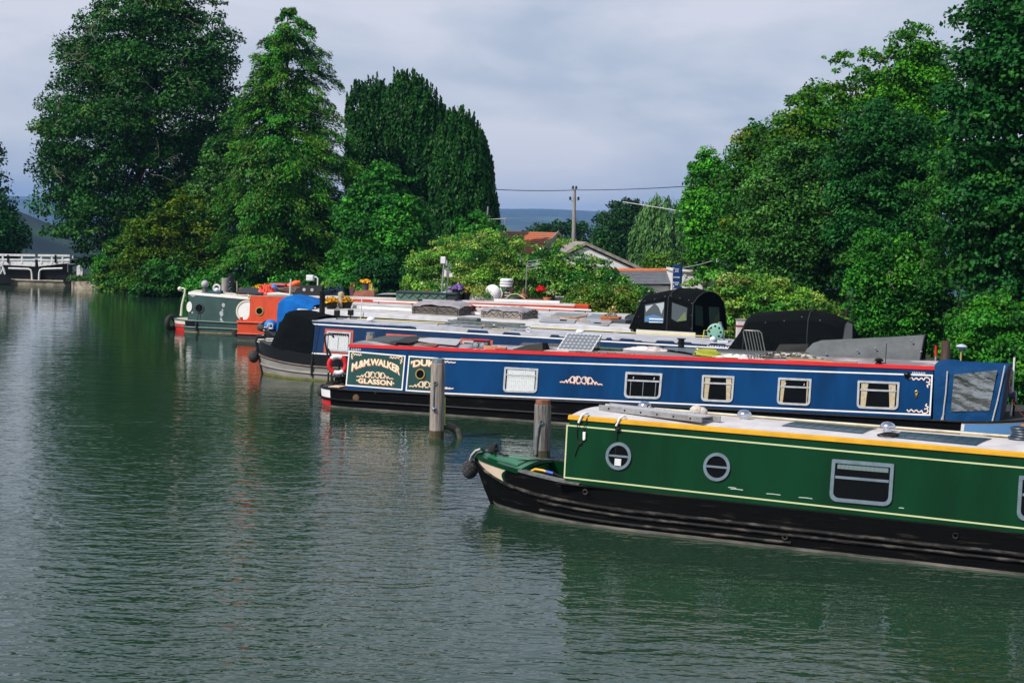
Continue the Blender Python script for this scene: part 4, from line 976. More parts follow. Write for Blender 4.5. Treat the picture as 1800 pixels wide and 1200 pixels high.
STEEL = mat('hull_black', (.0035, .0038, .004), .5, col2=(.055, .046, .038), scale=4.5, stretch=(.35, 1, 3.2), bump=.35, lo=.58, hi=.82, spec=.05)
SCUM = mat('waterline_scum', (.05, .05, .042), .8, col2=(.19, .175, .145), scale=3, stretch=(.5, 1, 3))
RUB = mat('worn_strake', (.010, .010, .010), .6, col2=(.15, .13, .115), scale=5, stretch=(.5, 1, 2), lo=.5, hi=.74, spec=.12)
CHROME = mat('chrome', (.75, .76, .78), .14, 1.0)
ROPEB = mat('black_rope', (.012, .012, .013), .9, bump=.8, bscale=60)
ROPEW = mat('white_rope', (.62, .60, .55), .9, bump=.5, bscale=60)
RUBBER = mat('rubber', (.014, .014, .015), .75, bump=.4, bscale=25)
BRASS = mat('brass', (.55, .38, .12), .3, .9)
def mushroom(b, u, v, label, m=CHROME, r=.11, base=None):
    x, t = b.at(u, v); o = b.on('mushroom_vent', label, 'roof vent', x, t, group='mushroom vents on the boat roofs')
    q = MB(); q.lathe([(r * .55, -.02), (r * .5, .05), (r * .45, .06)], (0, 0, 0), 18); q.build('neck', base or m, o, smooth=True)
    q = MB(); q.lathe([(r, .055), (r * 1.02, .07), (r * .9, .105), (r * .55, .135), (.001, .145)], (0, 0, 0), 22); q.build('cap', m, o, smooth=True)
    return o
def roof_sheet(b, quad, th, name, label, cat, m, lift=.006, tilt=0., group=None, n=6):
    """flat sheet lying on a roof, quad given as photo corners NL, NR, FR, FL"""
    q = [b.rf(*p) if p[0] > 60 else p for p in quad]; cx = sum(p[0] for p in q) / 4; ct = sum(p[1] for p in q) / 4
    o = b.on(name, label, cat, cx, ct, group=group); cz = b.top(cx, ct)
    mb = MB(); A = []
    for j in range(n + 1):
        for i in range(n + 1):
            x = lerp(lerp(q[0][0], q[1][0], i / n), lerp(q[3][0], q[2][0], i / n), j / n); t = lerp(lerp(q[0][1], q[1][1], i / n), lerp(q[3][1], q[2][1], i / n), j / n)
            A.append((x - cx, t - ct, b.top(x, t) - cz + lift + tilt * j / n))
    N = (n + 1) ** 2; vs = A + [(x, y, z + th) for x, y, z in A]; fs = []
    for j in range(n):
        for i in range(n):
            k = j * (n + 1) + i; fs += [(k, k + n + 1, k + n + 2, k + 1), (N + k, N + k + 1, N + k + n + 2, N + k + n + 1)]
    edge = [i for i in range(n + 1)] + [j * (n + 1) + n for j in range(1, n + 1)] + [n * (n + 1) + i for i in range(n - 1, -1, -1)] + [j * (n + 1) for j in range(n - 1, 0, -1)]
    for i in range(len(edge)): a, c = edge[i], edge[(i + 1) % len(edge)]; fs.append((a, c, N + c, N + a))
    mb.add(vs, fs); mb.build('sheet', m, o, smooth=True)
    return o, A, N
def panel_cells(o, A, th, n, nx, ny, m, frame_w=.03, dots=True):
    """raised grid of solar cells on a roof sheet"""
    G_ = np.array(A).reshape(n + 1, n + 1, 3)
    def P(x, y, h):
        i, j = min(n - 1, int(x * n)), min(n - 1, int(y * n)); fx, fy = x * n - i, y * n - j
        p = (G_[j, i] * (1 - fx) + G_[j, i + 1] * fx) * (1 - fy) + (G_[j + 1, i] * (1 - fx) + G_[j + 1, i + 1] * fx) * fy
        return (p[0], p[1], p[2] + th + h)
    mb = MB()
    for a in range(nx):
        for c in range(ny):
            x0, x1, y0, y1 = [frame_w + (1 - 2 * frame_w) * k for k in ((a + .03) / nx, (a + .97) / nx, (c + .03) / ny, (c + .97) / ny)]
            dx, dy = (x1 - x0) * .16, (y1 - y0) * .16
            pts = [(x0 + dx, y0), (x1 - dx, y0), (x1, y0 + dy), (x1, y1 - dy), (x1 - dx, y1), (x0 + dx, y1), (x0, y1 - dy), (x0, y0 + dy)]
            mb.add([P(x, y, .003) for x, y in pts], [tuple(range(8))])
    mb.build('cells', m, o)
def plant(o, c, r, n, cols, leaf, seed, name='foliage', sz=.8, aspect=.6, up=.4):
    rng = np.random.default_rng(seed); d = rng.normal(size=(n, 3)); d[:, 2] = np.abs(d[:, 2]); d /= np.linalg.norm(d, axis=1, keepdims=True)
    P = np.array(c) + d * (r * (.35 + .65 * rng.random((n, 1)) ** .5)) * np.array([1, 1, sz])
    Lf = leaf * (.6 + .8 * rng.random(n))
    return leaf_mesh(name, P, d + rng.normal(size=(n, 3)) * .5 + np.array([0, 0, up]), Lf, Lf * aspect, pick(rng, cols, n, name == 'foliage') * (.75 + .5 * rng.random((n, 1))), o, rng)
def pot(o, r, h, m, c=(0, 0, 0), name='pot'):
    mb = MB(); mb.lathe([(r * .7, 0), (r, h * .85), (r * 1.08, h * .86), (r * 1.08, h), (r * .95, h), (r * .9, h * .85)], c, 14); return mb.build(name, m, o, smooth=True)
TERRA = mat('terracotta', (.48, .15, .05), .8, var=.3, scale=6)

# ================================================================== boat A: green narrowboat in front
A = Boat('narrowboat', 'dark green narrowboat with yellow roof edge and porthole windows nearest the camera', (984, 920), (1800, 1012))
A.G = (0, .605, 6.7, .548); A.R = (0, 1.622, 6.7, 1.614)
GREEN = mat('green_paint', (.0017, .038, .0125), .2, var=.3, scale=1.3, stretch=(1.6, 1, .35), spec=.14, bump=.22, bscale=1.1)
GREEN2 = mat('deck_green', (.02, .15, .065), .38, var=.25, scale=4)
CREAM = mat('cream_paint', (.72, .58, .44), .4, var=.12, scale=5)
LINE = mat('pale_green_line', (.50, .56, .30), .45)
YEL = mat('yellow_paint', (.70, .36, .006), .35, var=.22, scale=3)
ROOFW = mat('cream_white_roof', (.56, .54, .55), .6, var=.2, scale=2.5)
sw, _ = A.pl(868, 893, 1.04); stp, stz = A.pl(838, 790, 1.04)
rise = stz - A.g(stp) - .06
hull(A, (sw, stp, 1.2, True), (13.8, 14.3, 13.2, False), [STEEL, SCUM], rise_l=rise, strakes=(), strake_mat=RUB)
def sweep(q): return .52 + .32 * max(0, 1 - q) ** 6
for sd_ in (-1, 1):
    for wf_, qa_, qb_, rr_ in ((sweep, 0, 2.9, .03), (lambda q: .36 + .05 * max(0, 1 - q), .42, 2.9, .024), (lambda q: .17 + .03 * max(0, 1 - q), .42, 1.28, .024)):
        mb = MB(); mb.tube([A.pt(sd_, wf_(q), q, .012) for q in A.QS if qa_ <= q <= qb_], rr_, 7); mb.build('rubbing_strake', RUB, A.root, smooth=True)
# foredeck, well deck, gunwale
qd = next(q for q in [i / 200 for i in range(200)] if A.pt(-1, 1, q)[0] > A.pl(905, 828, .25)[0] - .02)
qc = next(q for q in [i / 200 for i in range(400)] if A.pt(-1, 1, q)[0] > -.12)
def strip(qa, qb, ins0, ins1, dz0, dz1, n=14, side=-1, b=A):
    mb = MB(); a_, c_ = [], []
    for i in range(n + 1):
        p = b.pt(side, 1, lerp(qa, qb, i / n)); sgn = -side
        a_.append((p[0], p[1] + sgn * ins0, p[2] + dz0)); c_.append((p[0], p[1] + sgn * ins1, p[2] + dz1))
    return mb.loft([a_, c_])
mb = MB(); qs = [lerp(0.0, qd, i / 10) for i in range(11)]
def dk(q, k, dz=0.): a_, c_ = A.pt(-1, 1, q), A.pt(1, 1, q); return (a_[0], lerp(a_[1], c_[1], k), a_[2] - .02 + .05 * (1 - (2 * k - 1) ** 2) + dz)
mb.loft([[dk(q, k / 8) for q in qs] for k in range(9)])
fd = mb.build('foredeck', GREEN2, A.root, smooth=True)
dz = A.pt(-1, 1, qd); ex_ = dz[0]
for k0, k1 in ((.14, .46), (.54, .86)):
    mb = MB(); qa_, qb_ = lerp(0, qd, .52), lerp(0, qd, .90)
    lo_ = [dk(qa_, k0), dk(qb_, k0), dk(qb_, k1), dk(qa_, k1)]; mb.prism(lo_, [(p[0], p[1], p[2] + .035) for p in lo_]); mb.build('locker_lid', GREEN2, fd, bevel=.012)
mb = MB(); secs = []
for k in range(9):
    p = dk(qd, .02 + .96 * k / 8); secs.append([(p[0] - .06, p[1], p[2] - .02), (p[0] - .06, p[1], p[2] + .035), (p[0] + .05, p[1], p[2] + .035), (p[0] + .05, p[1], p[2] - .02)])
mb.loft(secs, closed=True, caps=True); mb.build('deck_beam', GREEN2, A.root)
GUN = mat('worn_gunwale', (.06, .075, .075), .6, col2=(.17, .165, .15), scale=5)
for sd_ in (-1, 1):
    mb = strip(0.02, qd, -.012, .09, .012, .022, side=sd_); m2 = strip(0.02, qd, -.012, -.012, .012, -.06, side=sd_); mb.add(m2.v, m2.f); mb.build('bow_capping', GREEN, A.root, smooth=True)
    mb = strip(qd, qc + .12, -.01, .13, .006, .006, side=sd_); m2 = strip(qd, qc + .12, -.01, -.01, .006, -.03, side=sd_); mb.add(m2.v, m2.f); mb.build('gunwale', GUN, A.root)
    mb = strip(qd, qc + .12, .13, .13, .006, -.40, side=sd_); mb.build('well_side', GREEN, A.root)
    mb = MB(); mb.loft([[(x, 1.04 + sd_ * .91, A.g(x) + .004) for x in (-.1, 6, 13)], [(x, 1.04 + sd_ * 1.045, A.g(x) + .004) for x in (-.1, 6, 13)]]); mb.build('side_deck', STEEL, A.root)
zf = .34; mb = MB(); rows = [[], []]
for i in range(9):
    q = lerp(qd, qc + .1, i / 8); a_, c_ = A.pt(-1, 1, q), A.pt(1, 1, q); rows[0].append((a_[0], a_[1] + .131, zf)); rows[1].append((c_[0], c_[1] - .131, zf))
mb.loft(rows); a_, c_ = rows[0][0], rows[1][0]; mb.add([a_, c_, (c_[0], c_[1], dz[2] - .03), (a_[0], a_[1], dz[2] - .03)], [(0, 1, 2, 3)])
mb.build('well_deck', GREEN2, A.root)
mb = MB(); mb.box(-.62, -.02, 1.2, 1.72, zf, zf + .14); mb.build('well_seat', GREEN2, A.root, bevel=.015)
# bow flash: cream panel then black scallop, lying on the hull skin
def skin(b, q0, q1, w0, w1, off, m, name, n=10, edge=None, side=-1):
    mb = MB(); secs = []
    for i in range(n + 1):
        secs.append([b.pt(side, lerp(w0(lerp(q0, q1, i / n)) if callable(w0) else w0, w1(lerp(q0, q1, i / n)) if callable(w1) else w1, k / 6), lerp(q0, q1 if not edge else q1 + edge(k / 6), i / n), off) for k in range(7)])
    mb.loft(secs); return mb.build(name, m, b.root, smooth=True)
for sd_ in (-1, 1):
    skin(A, .005, .255, lambda q: sweep(q) + .03, .985, .006, GREEN, 'bow_panel', edge=lambda k: -.03 + .06 * k - .03 * math.sin(k * 3.14), side=sd_)
    skin(A, .02, .235, lambda q: sweep(q) + .05, .95, .012, CREAM, 'bow_flash', edge=lambda k: -.03 + .06 * k - .03 * math.sin(k * 3.14), side=sd_)
mb = MB(); mb.tube([A.pt(-1, w, 0, 0) for w in (-.2, 0, .3, .6, .85, 1.04)], [.05, .05, .055, .06, .06, .05], 8); mb.build('stem_bar', STEEL, A.root, smooth=True)
mb = MB(); p = A.pt(-1, 1, .0); mb.lathe([(.02, 0), (.115, .0), (.115, .05), (.105, .11), (.07, .16), (.001, .18)], (p[0] + .04, 1.04, p[2] - .06), 16); mb.build('stem_head', GREEN, A.root, smooth=True)
cabin(A, 0, 13.0, GREEN, ROOFW, YEL, .052)
tl, bl, tr, br_ = A.sd(997, 747), A.sd(992, 838.5), A.sd(1799, 821.7), A.sd(1799, 928)
k = (12.8 - tl[0]) / (tr[0] - tl[0]); TRx = (12.8, lerp(tl[1], tr[1], k)); BRx = (12.8, lerp(bl[1], br_[1], k))
sline(A, [tl, TRx, BRx, bl], .022, .003, True).build('coach_line', LINE, A.root)
porthole(A, 1088, 801, .205, GREYF, .045, bar=True, card=True); porthole(A, 1260.6, 820, .205, GREYF, .045, bar=True)
window(A, [(1463.6, 806), (1572.6, 814.8), (1567.6, 889.5), (1458, 879.5)], GREYF, .05, .11, .015, transom=.42, curtain='blind')
window(A, [(1792, 835), (1905, 845), (1899, 924), (1787, 913)], GREYF, .05, .11, .015, transom=.42, curtain='blind')
mb = MB()
for (u, v, w_) in ((1280, 856, 14), (1284, 858.5, 22), (1347, 867, 25), (1404, 873.5, 24), (1580, 892, 9)):
    a = A.sd(u, v); c = A.sd(u + w_, v + w_ * .1); m2 = sline(A, [a, ((a[0] + c[0]) / 2, (a[1] + c[1]) / 2 + .004), c], .010, .002); mb.add(m2.v, m2.f)
mb.build('paint_scuffs', mat('scuff_pale', (.45, .55, .5), .7), A.root)
# small drain rings on the hull
for u, v in ((1029, 864), (1380, 943), (1680, 941)):
    x, z = A.pl(u, v, 0); mb = MB(); mb.torus((x, -.012, z), .035, .010, 16, 6, 'Y'); mb.build('drain_ring', RUB, A.root)
# far handrail with yellow edge is part of roof_edge; loose things on the roof
for u, v, lab in ((1136, 717.5, 'chrome mushroom vent beyond the aluminium gangplank on the green boat'), (1308, 739, 'chrome mushroom vent left of the first flexible solar panel'), (1560, 761, 'chrome mushroom vent between the two flexible solar panels')):
    mushroom(A, u, v, lab)
SOLD = mat('solar_dark_blue', (.035, .075, .12), .25, var=.3, scale=9)
SOLC = mat('solar_cell', (.05, .09, .135), .2, var=.2, scale=12)
for i, (qd_, lab) in enumerate(((((1374, 751), (1516, 764), (1541, 756), (1399, 744)), 'flexible blue solar panel on the green boat roof, left of the pair'), (((1567, 769.5), (1716, 783), (1743, 775), (1584, 762.5)), 'flexible blue solar panel on the green boat roof, right of the pair'))):
    o, Ar, N = roof_sheet(A, qd_, .008, 'solar_panel', lab, 'solar panel', SOLD, group='flexible solar panels on the green boat')
    panel_cells(o, Ar, .008, 6, 8, 4, SOLC, .02)
# aluminium gangplank
pa, pb, pc = A.rf(1017, 726, 1.70), A.rf(1201, 749, 1.70), A.rf(1222, 738, 1.70)
o = A.on('gangplank', 'ribbed aluminium gangplank lying along the green boat roof', 'gangplank', pa[0], pa[1], A.r(0) + .055, math.atan2(pb[1] - pa[1], pb[0] - pa[0])); ONROOF.append((A, o))
Lg = math.hypot(pb[0] - pa[0], pb[1] - pa[1]); Wg = .36
TREAD = mat('tread_plate', (.55, .55, .57), .4, .55, bump=1.0, bscale=46)
mb = MB(); mb.box(.03, Lg - .03, .03, Wg - .03, .06, .075)
mb.mi = 1
for i in range(22):
    for j in range(5):
        cx_, cy_ = .1 + i * (Lg - .2) / 21, .07 + j * (Wg - .14) / 4; s_ = 1 if (i + j) % 2 else -1
        mb.bar((cx_ - .018, cy_ - s_ * .014, .077), (cx_ + .018, cy_ + s_ * .014, .077), .012, .006)
mb.build('tread', [TREAD, mat('lug_bright', (.72, .72, .74), .35, .6)], o)
for y0 in (0, Wg - .03):
    mb = MB(); mb.box(-.05 if y0 else 0, Lg + (.1 if y0 else 0), y0, y0 + .03, 0, .085); rl = mb.build('side_rail', mat('plank_rail', (.40, .40, .40), .45, .6, var=.3, scale=8), o, bevel=.005)
    mb = MB()
    for i in range(6): mb.lathe([(.015, -.004), (.015, .0)], (.2 + i * (Lg - .4) / 5, y0 - .001, .042), 10, 'Y')
    if y0 == 0: mb.build('rung_ends', BLACK, rl)
# white fender hooks with cords
WPLAS = mat('white_plastic', (.8, .8, .8), .35)
for (u, v, lab, ln, plug) in ((1022.5, 733, 'white plastic fender hook with a long looped black cord', .42, True), (1088.5, 738, 'white plastic fender hook with a cord hanging over the porthole', .55, False)):
    x, z = A.sd(u, v); o = A.on('fender_hook', lab, 'hook', x, A.ts(x, A.r(x)), A.r(x), 0, 'fender hooks over the yellow edge')
    mb = MB(); mb.tube([(.06, .10, .05), (.05, .02, .055), (.02, -.035, .03), (-.03, -.045, -.09)], .018, 8); mb.build('hook', WPLAS, o, smooth=True)
    mb = MB()
    if plug:
        mb.tube([(-.03, -.05, -.08), (-.06, -.055, -.2), (-.04, -.06, -.34), (.02, -.06, -.40), (.07, -.06, -.36), (.05, -.055, -.2), (.10, -.04, -.02), (.11, .03, .03)], .007, 6); mb.tube([(.0, -.07, -.39), (-.05, -.09, -.55), (-.06, -.09, -.60)], .008, 6); mb.ball((.02, -.06, -.40), .03, 8)
    else:
        mb.tube([(-.02, -.05, -.02), (-.05, -.05, -.08), (-.03, -.055, -.16), (.01, -.05, -.12)], .008, 6); mb.tube([(-.02, -.05, -.1), (-.015, -.06, -.3), (-.02, -.07, -.56)], .006, 6); mb.ball((.01, -.05, -.13), .032, 8); mb.ball((-.01, -.05, -.17), .024, 8)
    mb.build('cord', ROPEB, o, smooth=True)
    if plug: mb = MB(); mb.box(.055, .10, -.075, -.045, -.33, -.22); mb.box(.06, .09, -.08, -.04, -.345, -.33); mb.build('plug', WPLAS, o, bevel=.006)
# rag, pole and hose on the roof
x, t = A.rf(1226, 722, 1.72); o = A.on('rag', 'crumpled off white rag on the green boat roof beside the pole', 'rag', x, t)
mb = MB(); rg = random.Random(2)
for i in range(5): mb.ball((rg.uniform(-.09, .09), rg.uniform(-.05, .05), .03 + .05 * rg.random()), .07 + .04 * rg.random(), 10, .7)
o2 = mb.build('cloth', mat('rag_cloth', (.52, .47, .41), .95, bump=1, bscale=18), o, smooth=True)
o = A.on('boat_pole', 'long pale pole with blue hose laid along the far roof edge', 'pole', 2.2, 1.70)
mb = MB(); mb.tube([(-2.2, -.02, .03), (0, -.02, .03), (5.2, .02, .03)], .018, 8); mb.build('pole', mat('pale_pole', (.58, .54, .40), .6, var=.3, scale=6), o, smooth=True)
mb = MB(); mb.tube([(-2.1, .06, .03), (-1.2, .08, .03), (.3, .05, .03), (3.5, .08, .03), (5.6, .07, .03)], .014, 8); mb.build('hose', mat('blue_hose', (.015, .05, .12), .5), o, smooth=True)
x, t = A.rf(1110, 716, 1.72); o = A.on('mooring_spikes', 'black mooring spikes lying by the vent on the green boat', 'spikes', x, t)
mb = MB(); mb.tube([(-.25, .02, .02), (.35, .0, .03)], .016, 6); mb.tube([(-.02, .1, .02), (.55, .04, .04)], .016, 6); mb.torus((.3, .03, .06), .05, .012, 14, 6); mb.build('spike', BLACK, o)
x, t = A.rf(1560, 766, 1.66); o = A.on('cable_coil', 'small coil of black cable around the vent between the solar panels', 'cable', x, t)
mb = MB()
for i in range(3): mb.torus((.02 * i, .01 * i, .014 + .014 * i), .14 - .015 * i, .009, 24, 6, 'Z')
mb.tube([(.12, 0, .015), (.5, .12, .015), (.9, .16, .02)], .009, 6); mb.build('coil', ROPEB, o, smooth=True)
x, t = A.rf(1795, 778, 1.62); o = A.on('rope_coil', 'dark blue coiled hose at the right end of the green boat roof', 'hose', x, t)
mb = MB()
for i in range(5): mb.torus((.03 * math.sin(i), 0, .03 + .035 * i), .17 - .012 * i, .02, 24, 7, 'Z')
mb.build('coil', mat('navy_hose', (.02, .035, .06), .45), o, smooth=True)
# bow fender, rope, dolly
p = A.pt(-1, .86, 0); x, z = A.pl(826, 824, 1.04)
o = A.on('bow_fender', 'black knotted rope fender hanging on the green bow', 'fender', x, 1.04, z)
mb = MB()
for i in range(9):
    a = i / 9 * math.pi
    mb.tube([(.115 * math.sin(k / 10 * 3.1416) * math.cos(a * 2 + k * .42), .115 * math.sin(k / 10 * 3.1416) * math.sin(a * 2 + k * .42), .135 * math.cos(k / 10 * 3.1416)) for k in range(11)], .026, 6)
mb.ball((0, 0, 0), .11, 14, 1.1); mb.build('fender', mat('fender_rope', (.012, .012, .013), .8, col2=(.07, .07, .075), scale=30, bump=1, bscale=40), o, smooth=True)
mb = MB()
for s_ in (-1, 1): mb.tube([(.02, .05 * s_, .12), (.1, .09 * s_, .20), (.2, .13 * s_, .30), (.30, .15 * s_, .33)], .014, 6)
mb.build('chain', mat('chain_grey', (.2, .2, .2), .5, .6, bump=1, bscale=60), o)
mb = MB(); mb.tube([(.03, -.06, .16), (.09, -.12, .25), (.17, -.14, .33), (.24, -.12, .36)], .02, 8); mb.build('sleeve', mat('grey_sleeve', (.42, .42, .42), .6), o, smooth=True)
x, z = A.pl(868, 797, 1.0); o = A.on('mooring_stud', 'green mooring stud wrapped in black rope on the green foredeck', 'stud', x, 1.0, A.pt(-1, 1, .25)[2] + .01)
mb = MB(); mb.lathe([(.11, 0), (.11, .02), (.05, .03), (.045, .12)], (0, 0, 0), 16); mb.build('stud', GREEN2, o, smooth=True)
mb = MB()
for i in range(4): mb.torus((-.02 + .015 * i, 0, .13 + .018 * i), .07 - .006 * i, .02, 18, 7, 'X' if i % 2 else 'Z')
mb.ball((-.02, 0, .16), .075, 10, 1.1); mb.tube([(.02, 0, .17), (.14, -.02, .10), (.30, -.05, .05), (.36, -.16, .02), (.7, -.05, .05), (1.0, .12, .06), (1.25, .1, .05), (1.3, .05, -.2)], .016, 6); mb.build('rope', ROPEB, o, smooth=True)
o = A.on('shore_cable', 'yellow hook up plug and dark cable lying in the green boat well', 'cable', -.55, .55, zf)
mb = MB(); mb.tube([(-.2, 0, .33), (-.12, -.03, .37), (.02, -.03, .36), (.06, -.03, .35)], .02, 8); mb.build('plug', mat('yellow_plug', (.75, .38, .02), .4), o, smooth=True)
mb = MB(); mb.tube([(.06, -.03, .35), (.18, -.02, .33)], .028, 8); mb.build('socket', mat('blue_plug', (.02, .06, .35), .4), o, smooth=True)
mb = MB(); mb.tube([(.18, -.02, .33), (.35, .05, .26), (.4, .3, .235), (.2, .5, .235), (.45, .6, .235), (.5, .3, .235)], .02, 7); mb.build('cable', ROPEB, o, smooth=True)

# ================================================================== boat B: long blue narrowboat
B = Boat('narrowboat', 'long bright blue narrowboat with red roof edge and green name panels', (604, 717), (1640, 792))
B.G = (0, .452, 13.72, .66); B.R = (0, 1.515, 13.72, 1.751)
BLUE = mat('blue_paint', (.0014, .044, .148), .3, var=.35, scale=1.3, stretch=(1.6, 1, .35), spec=.14, bump=.2, bscale=1.1)
PANELG = mat('panel_green', (.004, .055, .050), .35, var=.25, scale=2)
RED = mat('red_paint', (.60, .010, .012), .4, var=.2, scale=2)
WLINE = mat('white_line', (.78, .77, .76), .45, var=.1, scale=5)
sl, zl = B.pl(571, 690, 1.04)
hull(B, (sl + .05, sl, .35, False), (16.6, 17.6, 14.2, True), [STEEL, SCUM], rise_r=.35, strakes=(.42, .97), strake_mat=mat('black_strake', (.006, .006, .007), .5, col2=(.045, .045, .045), scale=5, lo=.55, hi=.8, spec=.1), deck_mat=mat('dark_deck', (.035, .035, .037), .7, var=.4, scale=6))
def sternpanel(w0, w1, m, nm, q1=.42): skin(B, .0, q1, w0, w1, .006, m, nm, 12)
sternpanel(.44, .93, WLINE, 'stern_white_panel'); sternpanel(.03, .36, RED, 'stern_red_panel')
mb = MB(); mb.tube([B.pt(-1, .40, q, .02) for q in B.QS if q <= 1], .03, 6); mb.build('stern_strake', STEEL, B.root, smooth=True)
for sd_ in (-1, 1):
    skin(B, 2.05, 2.75, .55, .95, .008, WLINE, 'bow_white_border', side=sd_); skin(B, 2.07, 2.73, .60, .90, .012, mat('bow_blue', (.10, .25, .50), .4), 'bow_blue_panel', side=sd_)
    mb = MB(); p = B.pt(sd_, .75, 2.42, .016); q = B.pt(sd_, .75, 2.46, .016); mb.lathe([(.001, 0), (.12, 0), (.12, .004), (.001, .004)], (p[0], p[1], p[2]), 18, 'Y'); mb.build('bow_disc', mat('orange_disc', (.65, .22, .02), .4), B.root)
cabin(B, 0, 13.72, BLUE, mat('weathered_grey_roof', (.17, .16, .17), .75, col2=(.46, .40, .41), scale=1.2, lo=.45, hi=.62), RED, .064)
P1 = [B.sd(*p) for p in ((614, 617), (712, 625.8), (706.5, 684.5), (608.5, 676.5))]
P2 = [B.sd(*p) for p in ((719.5, 626), (769, 629.6), (765, 689), (714, 685.8))]
P3 = [B.sd(*p) for p in ((778, 630.3), (1638.5, 659.5), (1634.5, 729), (774, 690.5))]
for P in (P1, P2): spoly(B, P, .002).build('name_panel', PANELG, B.root)
for P in (P1, P2, P3): sline(B, P, .032, .004, True).build('coach_line', WLINE, B.root)
CRM = mat('sign_cream', (.80, .66, .46), .5); SHD = mat('sign_shadow', (.40, .13, .06), .5)
def boxtext(P, body, x0, x1, y0, h, arc, nm, **k):
    TL, TR, BR, BL = P; w = (TR[0] - TL[0] + BR[0] - BL[0]) / 2; H = (TL[1] - BL[1]); s0 = (TL[0] + BL[0]) / 2 + x0 * w; ti = (BR[1] - BL[1]) * (x1 - x0) ; z0 = lerp(BL[1], BR[1], x0) + y0 * H
    stext(B, body, (s0 + .018, z0 - .016), (x1 - x0) * w, h * H, arc * H, ti, .005, **k).build('lettering_shadow', SHD, B.root)
    stext(B, body, (s0, z0), (x1 - x0) * w, h * H, arc * H, ti, .008, **k).build('lettering', CRM, B.root)
boxtext(P1, 'M.&M.WALKER', .07, .94, .40, .20, .24, 'n', bold=.04, wide=.96, grow=.25)
boxtext(P1, '\u00b7GLASSON\u00b7', .17, .85, .09, .15, .0, 'n', bold=.04, wide=1.02)
boxtext(P2, '\u2019DUKE', .08, 1.10, .66, .20, .08, 'n', bold=.04, wide=.95)
def boxscroll(P, kind, x0, x1, y1, h, wd, fx=False, fy=False, b=None):
    TL, TR, BR, BL = P; w = (TR[0] - TL[0] + BR[0] - BL[0]) / 2; H = TL[1] - BL[1]
    TLs = ((TL[0] + BL[0]) / 2 + x0 * w, lerp(TL[1], TR[1], (x0 + x1) / 2) - (1 - y1) * H)
    sscroll(B, kind, (TLs[0] + .012, TLs[1] - .012), (x1 - x0) * w, h * H, wd, .005, fx, fy).build('scroll_shadow', SHD, B.root)
    sscroll(B, kind, TLs, (x1 - x0) * w, h * H, wd, .007, fx, fy).build('scrollwork', CRM, B.root)
boxscroll(P1, 'crest', .17, .83, .47, .20, .017); boxscroll(P1, 'corner', .05, .23, .95, .17, .018, fx=True); boxscroll(P1, 'corner', .74, .96, .965, .20, .018)
boxscroll(P2, 'crest', .08, 1.5, .31, .20, .017)
porthole(B, 739.3, 657, .125, BRASS, .028)
cs = [B.sd(*p) for p in ((985, 659), (1060, 660.5), (1060, 675), (985, 673))]
sscroll(B, 'crest', (cs[0][0] + .012, cs[0][1] - .012), cs[1][0] - cs[0][0], cs[0][1] - cs[3][1], .020, .005).build('scroll_shadow', SHD, B.root)
sscroll(B, 'crest', cs[0], cs[1][0] - cs[0][0], cs[0][1] - cs[3][1], .020, .007).build('scrollwork', mat('sign_pink', (.80, .62, .52), .5), B.root)
PINK = MATS['sign_pink']
def bscroll(u0, v0, u1, v1, kind, fx=False, fy=False):
    a, c = B.sd(u0, v0), B.sd(u1, v1); sscroll(B, kind, a, c[0] - a[0], a[1] - c[1], .024, .006, fx, fy).build('scrollwork', PINK, B.root)
bscroll(777, 633, 801, 640, 'wave'); bscroll(777, 679, 797, 685, 'wave'); bscroll(1599, 662, 1634, 681, 'corner'); bscroll(1595, 707, 1631, 726, 'corner', fy=True)
a = B.sd(1603, 655.5); stext(B, 'JIM REDDY', (a[0], a[1] - .05), .50, .06, off=.004, bold=.0).build('maker_lettering', WLINE, B.root) if False else None
mb = MB()
for (u0, v0, n_) in ((1603, 655.5, 8), (617, 613.5, 6)):
    for k in range(n_):
        a = B.sd(u0 + k * 3.0, v0 + k * .12); m2 = sline(B, [(a[0], a[1] - .025), (a[0] + .018, a[1] + .025), (a[0] + .026, a[1] - .02)], .009, .003); mb.add(m2.v, m2.f)
mb.build('small_script', WLINE, B.root)
window(B, [(887.5, 644.5), (947, 647.8), (944.2, 690.3), (884.5, 688.5)], ALU, .045, .09, .02, .30, 'net')
window(B, [(1100, 653), (1165, 656), (1161, 701.3), (1097, 699)], ALU, .05, .1, .02, .32, None, hopper=True, bars=True)
window(B, [(1234.7, 658.6), (1291.7, 660.8), (1288, 707), (1232.5, 704.5)], ALU, .045, .09, .02, .30, 'sides')
window(B, [(1368.6, 663), (1427, 665.6), (1424, 713), (1365.4, 710)], ALU, .045, .09, .02, .33, 'left', hopper=True)
window(B, [(1508, 668.2), (1581.8, 671.2), (1578.8, 720), (1506, 717)], ALU, .045, .09, .02, .33, 'sides', hopper=True)
x, z = B.sd(1611, 694); mb = MB(); q = B.S(x, z, .01); mb.torus((q[0], q[1], q[2] + .06), .03, .01, 14, 6); mb.lathe([(.02, -.06), (.03, 0), (.015, .05)], q, 10); mb.build('lock_fitting', BRASS, B.root)
x, z = B.sd(1595, 658); o = B.on('navigation_lamp', 'small black oval lamp fixed below the red edge of the blue boat', 'lamp', x, B.ts(x, z) - .03, z)
mb = MB(); mb.ball((0, 0, 0), .075, 12, .9); mb.build('housing', BLACK, o, smooth=True); mb = MB(); mb.lathe([(.04, 0), (.001, .03)], (-.06, -.02, 0), 10, 'X'); mb.build('lens', mat('lens_grey', (.3, .32, .33), .2), o)
